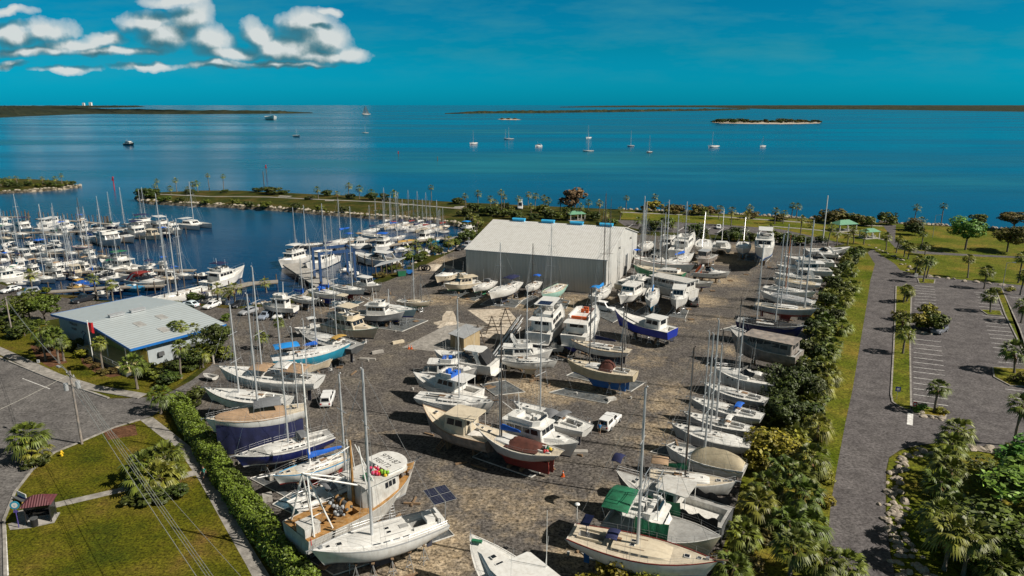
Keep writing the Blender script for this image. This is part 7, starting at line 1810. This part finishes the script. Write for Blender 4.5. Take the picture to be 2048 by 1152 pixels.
def shelter():
 p=G(84,1040);root=thing('bus_shelter','dark bus shelter with hipped maroon tile roof beside the path','bus shelter',p,.28);w,d,h=2.5,1.7,2.35
 mb=MB();o=.3;mb.add([(-w/2-o,-d/2-o,h),(w/2+o,-d/2-o,h),(w/2+o,d/2+o,h),(-w/2-o,d/2+o,h),(-w*.18,0,h+.85),(w*.18,0,h+.85)],[(0,1,5,4),(1,2,5),(2,3,4,5),(3,0,4),(3,2,1,0)]);mb.build('roof',[ribbed('maroon_tiles',(.10,.022,.03),'X',1.2,.6,.7,0.,(.2,.1,.1),.3)],root)
 for sx in (-1,1):
  for sy in (-1,1):mb=MB();mb.box(sx*(w/2-.05),sy*(d/2-.05),h/2,.1,.1,h);mb.build('post',['black'],root)
 mb=MB();mb.box(0,d/2-.03,h/2+.1,w-.2,.03,h-.5);mb.box(-w/2+.03,0,h/2+.1,.03,d-.2,h-.5);mb.box(w/2-.03,0,h/2+.1,.03,d-.2,h-.5);mb.box(0,-d/2+.03,h-.25,w-.2,.04,.4);mb.build('panel',['glass'],root)
 mb=MB();mb.box(0,.35,.45,w*.7,.4,.06);mb.build('seat',['darkgrey'],root)
 mb=MB();mb.box(0,0,.05,w+.5,d+.4,.1);mb.build('floor',['concrete'],root)
 t=thing('litter_bin','round black litter bin before the bus shelter','litter bin',G(70,1052));mb=MB();mb.tube((0,0,.02),(0,0,.95),.34,.38,14);mb.build('body',['black'],t,True);mb=MB();mb.tube((0,0,.93),(0,0,1.0),.41,.41,14);mb.build('rim',['darkgrey'],t)
 b=thing('bench','roadside bench with a white and blue advert on its back','bench',G(41,1004),-.5);mb=MB();mb.box(0,.25,.75,1.9,.07,.75);bk=mb.build('backrest',['white'],b);mb=MB();mb.box(0,.205,.50,1.8,.02,.22);mb.box(.1,.205,.85,1.1,.02,.35,1);mb.build('advert',['royal','paleblue'],bk)
 mb=MB();mb.box(0,-.02,.44,1.9,.5,.07);mb.build('seat',['darkgrey'],b)
 for sx in (-.8,.8):mb=MB();mb.box(sx,.05,.21,.12,.6,.42);mb.build('leg',['ochre'],b)
 s=thing('bus_stop_sign','round turquoise bus stop sign on a violet post','sign',G(38,1055),.2);mb=MB();mb.tube((0,0,0),(0,0,2.4),.05,n=6);mb.box(0,0,2.0,.45,.05,.25);mb.build('post',[mat('violet',(.08,.06,.25),rough=.5)],s);mb=MB();mb.tube((0,-.03,2.75),(0,.03,2.75),.48,n=20);d_=mb.build('disc',['turq'],s);mb=MB();mb.tube((0,-.045,2.75),(0,-.03,2.75),.3,n=18);mb.tube((0,-.055,2.75),(0,-.045,2.75),.13,n=14,m=1);mb.build('emblem',['white','paleblue'],d_)
shelter()
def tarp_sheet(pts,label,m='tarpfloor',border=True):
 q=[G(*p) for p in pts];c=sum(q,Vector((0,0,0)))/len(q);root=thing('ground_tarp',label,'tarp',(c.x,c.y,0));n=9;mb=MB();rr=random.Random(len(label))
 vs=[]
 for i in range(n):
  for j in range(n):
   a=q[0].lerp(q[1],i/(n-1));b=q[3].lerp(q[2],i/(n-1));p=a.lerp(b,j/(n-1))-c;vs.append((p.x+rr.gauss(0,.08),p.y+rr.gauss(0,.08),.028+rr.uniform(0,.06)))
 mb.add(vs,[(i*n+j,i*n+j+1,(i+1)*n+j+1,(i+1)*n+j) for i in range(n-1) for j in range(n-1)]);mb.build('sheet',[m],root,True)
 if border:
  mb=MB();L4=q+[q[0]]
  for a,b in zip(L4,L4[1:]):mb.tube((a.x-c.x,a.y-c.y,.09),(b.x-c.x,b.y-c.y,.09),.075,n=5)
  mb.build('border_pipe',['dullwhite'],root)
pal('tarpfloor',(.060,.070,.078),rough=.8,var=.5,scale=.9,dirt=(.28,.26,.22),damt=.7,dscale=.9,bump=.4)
pal('tarpblue',(.02,.06,.09),rough=.8,var=.4,dirt=(.2,.2,.18),damt=.5)
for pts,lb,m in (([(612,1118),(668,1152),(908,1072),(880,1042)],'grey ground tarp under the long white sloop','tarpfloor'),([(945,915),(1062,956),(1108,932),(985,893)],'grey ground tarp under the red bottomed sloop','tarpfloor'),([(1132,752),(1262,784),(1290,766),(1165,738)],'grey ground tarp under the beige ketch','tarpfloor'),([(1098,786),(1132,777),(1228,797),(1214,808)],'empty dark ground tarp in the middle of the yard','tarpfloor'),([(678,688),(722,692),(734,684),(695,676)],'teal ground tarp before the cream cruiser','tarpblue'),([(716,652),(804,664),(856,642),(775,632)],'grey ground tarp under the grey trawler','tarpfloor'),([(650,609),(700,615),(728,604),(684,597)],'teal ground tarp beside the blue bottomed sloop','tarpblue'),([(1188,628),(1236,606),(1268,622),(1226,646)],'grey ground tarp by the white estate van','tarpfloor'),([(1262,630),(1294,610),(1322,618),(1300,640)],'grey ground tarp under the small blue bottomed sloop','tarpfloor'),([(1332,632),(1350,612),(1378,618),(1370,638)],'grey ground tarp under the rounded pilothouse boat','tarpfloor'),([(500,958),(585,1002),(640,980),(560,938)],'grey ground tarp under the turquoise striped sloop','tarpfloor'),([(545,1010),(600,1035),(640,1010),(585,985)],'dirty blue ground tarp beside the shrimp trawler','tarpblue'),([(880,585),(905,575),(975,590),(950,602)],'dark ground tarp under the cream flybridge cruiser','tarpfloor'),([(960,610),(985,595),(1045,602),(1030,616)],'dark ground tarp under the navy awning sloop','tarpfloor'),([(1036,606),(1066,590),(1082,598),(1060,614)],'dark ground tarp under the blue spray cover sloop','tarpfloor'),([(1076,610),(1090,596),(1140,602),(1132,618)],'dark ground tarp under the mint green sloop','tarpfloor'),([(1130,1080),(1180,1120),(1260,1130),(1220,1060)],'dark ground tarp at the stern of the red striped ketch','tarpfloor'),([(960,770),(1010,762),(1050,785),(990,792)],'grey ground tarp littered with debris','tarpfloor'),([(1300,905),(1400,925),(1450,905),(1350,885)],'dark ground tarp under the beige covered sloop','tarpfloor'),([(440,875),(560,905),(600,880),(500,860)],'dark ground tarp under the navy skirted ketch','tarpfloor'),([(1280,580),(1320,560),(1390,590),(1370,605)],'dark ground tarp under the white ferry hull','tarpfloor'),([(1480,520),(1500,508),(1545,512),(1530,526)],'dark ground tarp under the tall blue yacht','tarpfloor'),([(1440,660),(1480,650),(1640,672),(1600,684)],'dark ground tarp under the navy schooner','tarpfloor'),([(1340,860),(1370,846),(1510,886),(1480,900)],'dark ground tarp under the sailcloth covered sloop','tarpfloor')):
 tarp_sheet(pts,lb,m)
def rack(x,y,yt,label):
 p=G(x,y);H=height_to(p,yt);root=thing('mast_rack',label,'rack',p,R.uniform(-.2,.2));mb=MB();w=H*.33
 mb.tube((-w,0,0),(0,0,H),.10,n=5);mb.tube((w,0,0),(0,0,H),.10,n=5);mb.build('frame',['pilewood'],root)
 for i in range(5):z=H*(.18+.19*i);mb=MB();k=w*(1-z/H)+.75;mb.tube((-k,.1,z),(k,.1,z),.07,n=5);mb.build('crossbar',['pilewood'],root)
rack(1011,655,617,'dark timber A frame mast rack, furthest of three');rack(984,668,632,'dark timber A frame mast rack, middle of three');rack(956,690,650,'dark timber A frame mast rack, nearest the shed')
for i in range(7):
 a=G(962+i*3,748-i*2);b=G(1040+i*2.4,634+i*1.5);mb=MB();d=(b-a)*R.uniform(.7,1.);z=.5+(i%3)*.22
 mb.tube((0,0,z),(d.x,d.y,z),.13,.09,8);o=mb.build('spar',['alu' if i%3 else 'whitemast'],None,True);o.location=a;tag(o,'long aluminium mast lying in the stack below the racks','mast','masts lying stacked below the racks')
for i in range(4):
 p=G(975+i*20,735-i*28);o=thing('trestle','low timber trestle carrying the stacked masts','trestle',p,.8,'trestles under the stacked masts');mb=MB();mb.box(0,0,.38,2.6,.2,.16);mb.build('beam',['wood'],o)
 for sx in (-1,1):mb=MB();mb.tube((sx,-.3,0),(sx,0,.38),.06,n=4);mb.tube((sx,.3,0),(sx,0,.38),.06,n=4);mb.build('leg',['wood'],o)
def cone(x,y,label,grp=None):
 o=thing('traffic_cone',label,'traffic cone',G(x,y,.02),0,grp);mb=MB();mb.box(0,0,.03,.45,.45,.06);mb.tube((0,0,.05),(0,0,.8),.2,.04,10);mb.build('body',['orange'],o);mb=MB();mb.tube((0,0,.45),(0,0,.62),.112,.082,10);mb.build('band',['white'],o)
cone(1126,953,'orange traffic cone alone on the gravel lane');cone(818,698,'orange cone at the pad corner, left of a pair');cone(823,698,'orange cone at the pad corner, right of a pair')
def ladder(x,y,hgt,rz,label):
 o=thing('ladder',label,'ladder',G(x,y,.02),rz);mb=MB()
 for s in (-.22,.22):mb.tube((s,0,0),(s,hgt*.28,hgt),.035,n=4)
 mb.build('rail',['alu'],o);mb=MB();n=int(hgt/.3)
 for i in range(1,n):t=i/n;mb.tube((-.22,hgt*.28*t,hgt*t),(.22,hgt*.28*t,hgt*t),.022,n=4)
 mb.build('rung',['alu'],o)
for x,y,h,rz,lb in ((1200,762,3.2,.2,'aluminium ladder against the blue bottom of the beige ketch'),(1180,868,3.,2.8,'aluminium ladder at the stern of the grey tarped sloop'),(1188,1112,3.2,.2,'aluminium ladder against the red striped ketch'),(862,870,2.6,-.6,'aluminium ladder beside the tan planked workboat'),(1064,745,3.,.1,'aluminium ladder leaning on the white racing sloop'),(640,790,3.,1.,'aluminium ladder at the stern of the tan awning ketch'),(790,1060,3.,.5,'aluminium ladder against the long white sloop'),(1130,680,3.,-.4,'aluminium ladder between the two motor yachts'),(1290,680,3.,0.,'aluminium ladder against the blue hulled trawler')):ladder(x,y,h,rz,lb)
def stairs():
 p=G(902,898);o=thing('wooden_stairs','rickety wooden scaffold stairs beside the tan planked workboat','scaffold',p,.5);mb=MB()
 for sx in (0,1.6):
  for sy in (0,1.2):mb.tube((sx,sy,0),(sx,sy,2.7),.07,n=4)
 mb.build('frame',['wood'],o);mb=MB();mb.box(.8,.6,1.8,1.9,1.5,.1);mb.build('platform',['wood'],o);mb=MB();mb.tube((-1.8,.1,0),(0,.1,1.8),.07,n=4);mb.tube((-1.8,1.1,0),(0,1.1,1.8),.07,n=4)
 for i in range(7):mb.box(-1.7+i*.27,.6,.15+i*.25,.25,1.1,.05)
 mb.build('step',['wood'],o);mb=MB();mb.tube((0,0,2.65),(1.6,0,2.65),.05,n=4);mb.tube((-1.8,.1,1.),(0,0,2.65),.05,n=4);mb.build('handrail',['wood'],o)
stairs()
def slabblock(x,y,sx,sy,sz,rz,m,label,name='concrete_block',cat='concrete block'):
 mb=MB();mb.box(0,0,sz/2,sx,sy,sz);mb.box(0,0,sz+.01,sx*.94,sy*.9,.03);o=mb.build(name,[m]);o.location=G(x,y,.02);o.rotation_euler=(0,0,rz);tag(o,label,cat)
slabblock(1159,908,2.2,.8,.5,-.05,'concrete','pale concrete block lying on the lane by the trawlers');slabblock(796,712-26,2.4,.7,.45,.6,'cream','cream kerb block lying at the lane edge');slabblock(755,706,2.2,.7,.45,.5,'concrete','pale concrete block on the grass tip');slabblock(535,1000,1.1,1.1,.7,.4,'concrete','concrete cube beside the hedge row tarps');slabblock(553,955,1.9,1.,.6,.6,'concrete','concrete slab under the turquoise striped bow');slabblock(497,925,2.4,.9,.5,.3,'concrete','long concrete block beside the navy bow');slabblock(1222,800,1.5,.8,.4,.4,'dullwhite','white block at the end of the empty tarp');slabblock(735,720,3.,.5,.35,-.1,'concrete','long pale kerb block beside the turquoise hull')
def skip_bin(x,y,m,label):
 o=thing('skip_bin',label,'skip',G(x,y),.4);mb=MB();mb.hexa([(-1,-.8,.1),(1,-.8,.1),(1,.8,.1),(-1,.8,.1),(-1.2,-1,1.6),(1.2,-1,1.6),(1.2,1,1.6),(-1.2,1,1.6)]);mb.build('body',[m],o);mb=MB();mb.box(0,0,1.63,2.4,2.0,.08);mb.build('lid',['darkgrey'],o)
skip_bin(803,552,'hullgreen','dark green skip near the basin edge');skip_bin(1935,538+10,'darkgrey','dark litter skip by the lawn edge') if False else None
def forklift():
 o=thing('forklift','blue forklift near the basin edge','forklift',G(818,550),.3);mb=MB();mb.box(0,0,.9,2.4,1.3,.9);mb.box(-.8,0,1.4,.8,1.2,.5);mb.build('body',['blue'],o);mb=MB()
 for sx in (-.5,.7):
  for sy in (-.55,.55):mb.tube((sx,sy,1.3),(sx,sy,2.5),.05)
 mb.box(.1,0,2.53,1.5,1.25,.06);mb.build('cab_frame',['darkgrey'],o);mb=MB()
 for sy in (-.35,.35):mb.tube((1.35,sy,.2),(1.35,sy,3.),.07);mb.box(1.9,sy,.25,1.1,.14,.06)
 mb.build('mast',['darkgrey'],o)
 for sx in (-.8,.8):
  for sy in (-.7,.7):mb=MB();mb.tube((sx,sy-.12,.42),(sx,sy+.12,.42),.42,n=12);mb.build('wheel',['rubber'],o)
forklift()
for i,(x,y) in enumerate(((843,542),(849,541),(855,542))):
 mb=MB();n=14
 for k in range(n):
  a,b=2*PI*k/n,2*PI*(k+1)/n;mb.tube((.75*math.cos(a),0,.8+.75*math.sin(a)),(.75*math.cos(b),0,.8+.75*math.sin(b)),.24,n=6)
 o=mb.build('tyre',['rubber'],None,True);o.location=G(x,y);o.rotation_euler=(0,0,.2);tag(o,'large black tyre leaning in a row by the sand heap','tyre','black tyres by the sand heap')
def heap(x,y,w,h,m,label):
 mb=MB();rg=[];n=20
 for j in range(6):
  u=j/5.;rg.append([(w*(1-u)*math.cos(2*PI*k/n)*(1+.18*noise.noise(Vector((math.cos(2*PI*k/n)*2,math.sin(2*PI*k/n)*2,x)))),w*.7*(1-u)*math.sin(2*PI*k/n),h*math.sin(u*PI/2)**1.2-.02) for k in range(n)])
 mb.loft(rg);o=mb.build('sand_heap',[m],None,True);o.location=G(x,y);tag(o,label,'sand heap')
heap(872,536,5.5,1.1,m_dirt,'pale sand heap left of the warehouse');heap(893,646,3.,.3,m_dirt,'flat pale sand heap on the concrete pad edge')
DGH=0
for x,y,x2,y2,m,lb in ((418,706,440,712,'dullwhite','upturned white dinghy on gravel behind the hedge row'),(410,772-14,430,762,'dullwhite','white dinghy lying near the white striped sloop'),(1350,952,1395,962,'paleblue','pale dinghy lashed on the foredeck area of the tan bimini sloop'),(662,715,690,705,'paleblue','pale blue skiff lying beside the cream workboat')):
 pf,pb_=G(x,y),G(x2,y2);d=pf-pb_;L_=max(2.6,min(4.5,d.length));hh=Hull(L_,True,B=1.6,fb=.5,d=.12,rake=.4,sheer=.2);hh.oz=.3;root=thing('dinghy',lb,'dinghy',(pf+pb_)/2+Vector((0,0,0)),math.atan2(d.y,d.x));hh.mesh(root,m,m);hh.deck(root,'greydeck',(.05,.8),'greydeck',.35)
TB=MB();TB.box(0,0,.1,1.5,.22,.2);TBm=TB.mesh('timber',['wood']);BKm=MB();BKm.tube((0,0,0),(0,0,.36),.14,.17,10);BK=BKm.mesh('bucket',['dullwhite']);PLm=MB()
for i in range(6):PLm.box(-.5+i*.2,0,.13,.14,1.1,.03)
for i in (-.45,0,.45):PLm.box(0,i,.06,1.15,.1,.1)
PL=PLm.mesh('pallet',['wood'])
yq=[G2(*p) for p in YARD];k=0;rr=random.Random(21);cnt={}
while k<230:
 r_,h_,Mx_,p_=BOATS[rr.randrange(len(BOATS))]
 if p_['lift']==0:continue
 v=Mx_@Vector((rr.uniform(-.6,.6)*h_.L,rr.choice((-1,1))*rr.uniform(.2,1.0)*h_.B,0))
 if not inpoly(v.x,v.y,yq):continue
 nm,me,lb,pl_=rr.choice((('timber',TBm,'loose weathered timber lying on the gravel among the hulls','timber'),('timber',TBm,'loose weathered timber lying on the gravel among the hulls','timber'),('bucket',BK,'white plastic bucket left on the gravel among the hulls','bucket'),('pallet',PL,'wooden pallet lying on the gravel among the hulls','pallet')))
 o=link(nm,me,None,(v.x,v.y,.03),rr.uniform(0,6),(rr.uniform(.7,1.6),rr.uniform(.8,1.2),1) if nm=='timber' else (1,1,1));tag(o,lb,pl_,pl_+'s lying among the hulls');k+=1
def person(x,y,rz,shirt,legs,label,walk=.5,hat=None):
 pts={'pel':(0,0,.95),'wai':(.01,0,1.08),'che':(.0,0,1.32),'nec':(.02,0,1.50),'hd0':(.04,0,1.60),'hd1':(.05,0,1.74)}
 rd={'pel':.15,'wai':.13,'che':.155,'nec':.055,'hd0':.085,'hd1':.09};ed=[('pel','wai'),('wai','che'),('che','nec'),('nec','hd0'),('hd0','hd1')]
 for s,n in ((1,'l'),(-1,'r')):
  k=s*walk*.42
  P={'hip':(0,.10*s,.90),'kne':(.18*k+.06*abs(walk),.11*s,.50),'ank':(k*.8-(.1 if k<0 else 0),.11*s,.09+(.05 if k<0 else 0)),'toe':(k*.8+.17-(.1 if k<0 else 0),.12*s,.04)}
  Rr={'hip':.095,'kne':.062,'ank':.042,'toe':.035}
  A_={'sho':(0,.19*s,1.42),'elb':(-.10*k*2-.03,.25*s,1.15),'wri':(-.25*k*2+.08,.26*s,.93),'pal':(-.28*k*2+.11,.26*s,.85)}
  Ra={'sho':.062,'elb':.042,'wri':.028,'pal':.032}
  for d_,r_,root_ in ((P,Rr,'pel'),(A_,Ra,'che')):
   prev=root_
   for q in d_:pts[q+n]=d_[q];rd[q+n]=r_[q];ed.append((prev,q+n));prev=q+n
  b_=A_['pal']
  for i,(dx,dz,ln) in enumerate(((-.03,-.07,.9),(-.01,-.085,1.),(.012,-.08,1.),(.032,-.065,.8))):
   nm='f%d%s'%(i,n);pts[nm]=(b_[0]+dx,b_[1],b_[2]+dz);rd[nm]=.009;ed.append(('pal'+n,nm))
  pts['th'+n]=(b_[0]+.06,b_[1]-.02*s,b_[2]-.02);rd['th'+n]=.010;ed.append(('wri'+n,'th'+n))
 ks=list(pts);me=bpy.data.meshes.new('person');me.from_pydata([pts[k_] for k_ in ks],[(ks.index(a),ks.index(b)) for a,b in ed],[])
 o=bpy.data.objects.new('tmp',me);C.objects.link(o);sk=o.modifiers.new('s','SKIN');o.modifiers.new('u','SUBSURF').levels=1
 for i,k_ in enumerate(ks):
  v=me.skin_vertices[0].data[i];v.radius=(rd[k_],rd[k_]*(1.25 if k_ in ('pel','wai','che') else 1));v.use_root=(k_=='pel')
 m2=bpy.data.meshes.new_from_object(o.evaluated_get(bpy.context.evaluated_depsgraph_get()));bpy.data.objects.remove(o)
 m2.materials.clear()
 for q in ('skin',shirt,legs,'rubber'):m2.materials.append(M(q))
 for p in m2.polygons:
  c=p.center;p.material_index=3 if c.z<.10 else (2 if .48<c.z<1.0 and abs(c.y)<.21 else (1 if 1.0<=c.z<1.47 and (abs(c.y)<.235 or c.z>1.22) else 0));p.use_smooth=True
 m2.name='person';o=bpy.data.objects.new('person',m2);C.objects.link(o);o.location=G(x,y,.03);o.rotation_euler=(0,0,rz);tag(o,label,'person')
 mb=MB();mb.ball((.035,0,1.755),.10,seg=10,rings=6,sz=.85);mb.build('hat' if hat else 'hair',[hat or 'hairbrown'],o,True)
 mb=MB();mb.ball((.135,0,1.66),.018,sz=1.3);mb.ball((.125,.035,1.69),.012,1);mb.ball((.125,-.035,1.69),.012,1);mb.box(.128,0,1.62,.012,.045,.012,2);mb.ball((.05,.095,1.66),.022,sz=1.5);mb.ball((.05,-.095,1.66),.022,sz=1.5);mb.build('face',['skin','black','brightred'],o)
pal('skin',(.42,.24,.16),rough=.6,var=.06);pal('hairbrown',(.04,.025,.015),rough=.8);pal('tealshirt',(.05,.22,.18),rough=.8);pal('khaki',(.30,.26,.18),rough=.9);pal('blueshirt',(.03,.25,.6),rough=.8)
person(409,958,-2.0,'tealshirt','darkgrey','person in teal shirt and shorts walking along the footpath',.9)
person(1199,868,1.2,'blueshirt','khaki','person in bright blue shirt standing behind the capped pickup',.2)
person(1178,862,2.4,'white','darkgrey','person in white shirt working at the sloop stern beside the pickup',.3)
SUN_EL,SUN_AZ=41.,-17.
sd=Vector((math.cos(rad(SUN_EL))*math.cos(rad(SUN_AZ)),math.cos(rad(SUN_EL))*math.sin(rad(SUN_AZ)),math.sin(rad(SUN_EL))))
lt=bpy.data.lights.new('sun','SUN');lt.energy=4.8;lt.angle=rad(.5);lt.color=(1.,.93,.82)
lo=bpy.data.objects.new('sun',lt);C.objects.link(lo);lo.rotation_euler=(-sd).to_track_quat('-Z','Y').to_euler()
w=bpy.data.worlds.new('World');SC.world=w;w.use_nodes=True
N=w.node_tree.nodes;L=w.node_tree.links
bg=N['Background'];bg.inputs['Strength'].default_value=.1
sky=N.new('ShaderNodeTexSky');sky.sky_type='NISHITA';sky.sun_disc=False;sky.sun_elevation=rad(SUN_EL)
sky.sun_rotation=rad(90-SUN_AZ);sky.altitude=0;sky.air_density=1.;sky.dust_density=.6;sky.ozone_density=1.5
tc=N.new('ShaderNodeTexCoord');sx=N.new('ShaderNodeSeparateXYZ');L.new(tc.outputs['Generated'],sx.inputs[0])
tint=mix(N,L,1.,sky.outputs[0],ramp(N,L,sx.outputs['Z'],[(0.,(.003,.47,.93)),(.012,(.003,.44,.86)),(.07,(.003,.365,.57)),(.14,(.003,.34,.50)),(.36,(.40,.34,.24)),(.8,(.52,.37,.22))]),'MULTIPLY')  # overhead sky, out of view, dimmed and neutralised to shape the ambient light
def mth(op,a,b=None,c=None):
 n=N.new('ShaderNodeMath');n.operation=op
 for i,v in enumerate((a,b,c)):
  if v is None:continue
  if isinstance(v,(int,float)):n.inputs[i].default_value=v
  else :L.new(v,n.inputs[i])
 return n.outputs[0]
yy=mth('MAXIMUM',sx.outputs['Y'],.02)
U=mth('DIVIDE',sx.outputs['X'],yy);V=mth('DIVIDE',sx.outputs['Z'],yy)
def uv(x,y):
 d=ray(x,y);return d.x/d.y,d.z/d.y
cbn=N.new('ShaderNodeCombineXYZ');L.new(U,cbn.inputs[0]);L.new(V,cbn.inputs[1])
BL=[(610,45,50,30),(645,78,60,34),(700,108,34,17),(590,98,60,28),(655,24,26,8),(640,112,80,13),(385,45,44,40),(425,82,46,30),(345,75,66,30),(515,66,34,30),(545,98,55,24),(470,108,70,14),(300,46,52,22),(105,62,46,22),(30,66,50,24),(205,82,46,16),(60,101,110,11),(230,106,110,9),(150,92,70,16),(345,4,60,12),(20,25,46,9),(20,126,40,10),(290,134,60,8),(130,140,60,8),(560,128,110,7),(430,132,80,7)]
grp=bpy.data.node_groups.new('cloud_field','ShaderNodeTree')
grp.interface.new_socket('P',in_out='INPUT',socket_type='NodeSocketVector')
grp.interface.new_socket('D',in_out='OUTPUT',socket_type='NodeSocketFloat')
gN=grp.nodes;gL=grp.links
gi=gN.new('NodeGroupInput');go=gN.new('NodeGroupOutput')
def gnoise(vec,sc,det,ro,col=False,stretch=(1,1,1)):
 mp=gN.new('ShaderNodeMapping');mp.inputs['Scale'].default_value=stretch;gL.new(vec,mp.inputs[0])
 n=gN.new('ShaderNodeTexNoise');n.inputs['Scale'].default_value=sc;n.inputs['Detail'].default_value=det;n.inputs['Roughness'].default_value=ro
 gL.new(mp.outputs[0],n.inputs['Vector']);return n.outputs['Color' if col else 'Fac']
def vm(op,a,b,sc=None):
 n=gN.new('ShaderNodeVectorMath');n.operation=op
 for i,v in enumerate((a,b)):
  if v is None:continue
  if isinstance(v,tuple):n.inputs[i].default_value=v
  else :gL.new(v,n.inputs[i])
 if sc is not None:n.inputs['Scale'].default_value=sc
 return n
wp=vm('SUBTRACT',gnoise(gi.outputs[0],16.,4,.55,True),(.5,.5,.5)).outputs[0]
wp=vm('MULTIPLY',wp,(.045,.03,0.)).outputs[0]
P2=vm('ADD',gi.outputs[0],wp).outputs[0]
acc=None
for (cx,cy,rx,ry) in BL:
 u0,v0=uv(cx,cy);u1,_=uv(cx+rx,cy);_,v1=uv(cx,cy-ry)
 d=vm('SUBTRACT',P2,(u0,v0,0.)).outputs[0]
 d=vm('MULTIPLY',d,(1/(u1-u0),1/(v1-v0),0.)).outputs[0]
 ln=vm('LENGTH',d,None).outputs['Value']
 if acc is None:acc=ln
 else :
  n=gN.new('ShaderNodeMath');n.operation='SMOOTH_MIN';n.inputs[2].default_value=.25
  gL.new(acc,n.inputs[0]);gL.new(ln,n.inputs[1]);acc=n.outputs[0]
n=gN.new('ShaderNodeMath');n.operation='MULTIPLY_ADD';gL.new(gnoise(gi.outputs[0],26.,7,.56),n.inputs[0]);n.inputs[1].default_value=1.35;n.inputs[2].default_value=.56
n2=gN.new('ShaderNodeMath');n2.operation='SUBTRACT';gL.new(n.outputs[0],n2.inputs[0]);gL.new(acc,n2.inputs[1])
gL.new(n2.outputs[0],go.inputs[0])
def field(vec):
 g=N.new('ShaderNodeGroup');g.node_tree=grp;L.new(vec,g.inputs[0]);return g.outputs[0]
def off(dx,dy):
 a=N.new('ShaderNodeVectorMath');a.operation='ADD';L.new(cbn.outputs[0],a.inputs[0]);a.inputs[1].default_value=(dx,dy,0);return a.outputs[0]
d0=field(cbn.outputs[0]);d1=field(off(.014,.017))
alpha=ramp(N,L,d0,[(.0,0.),(.22,.42),(.75,.96)])
lit=mth('MULTIPLY_ADD',mth('SUBTRACT',d0,d1),1.0,.47)  # sunward and shaded cloud sides painted into the sky colour by offset sampling
ccol=ramp(N,L,lit,[(.05,(.05,.15,.19)),(.35,(.12,.235,.275)),(.60,(.30,.40,.42)),(.95,(.66,.70,.69))])
csc=mix(N,L,1.,ccol,(CLOUDB,CLOUDB,CLOUDB),'MULTIPLY')
mpn=N.new('ShaderNodeMapping');mpn.inputs['Scale'].default_value=(3.2,16.,1.);mpn.inputs['Rotation'].default_value=(0,0,rad(-8));L.new(cbn.outputs[0],mpn.inputs[0])
ci=nz(N,L,mpn.outputs[0],1.7,7,.62)
cm=ramp(N,L,V,[(.02,0.),(.07,1.),(.21,1.),(.26,.4)])
cia=mth('MULTIPLY',ramp(N,L,ci,[(.44,0.),(.72,.45)]),cm)
hz=ramp(N,L,V,[(0.,1.),(.16,0.)])
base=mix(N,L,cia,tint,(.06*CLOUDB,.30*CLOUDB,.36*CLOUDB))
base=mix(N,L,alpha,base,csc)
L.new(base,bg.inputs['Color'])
cam=bpy.data.cameras.new('camera');cam.sensor_width=36.;cam.lens=36.*FL/FW;cam.clip_end=90000.;cam.clip_start=.5
co=bpy.data.objects.new('camera',cam);C.objects.link(co);co.location=(0,0,CAMZ);co.rotation_euler=(PI/2-PITCH,0,0)
SC.camera=co
SC.view_settings.view_transform='Standard';SC.view_settings.look='None';SC.view_settings.exposure=EXPO;SC.view_settings.gamma=1.
w.cycles.sampling_method='NONE'
SC.cycles.max_bounces=5;SC.cycles.diffuse_bounces=2;SC.cycles.glossy_bounces=2;SC.cycles.transparent_max_bounces=6
SC.cycles.use_denoising=True
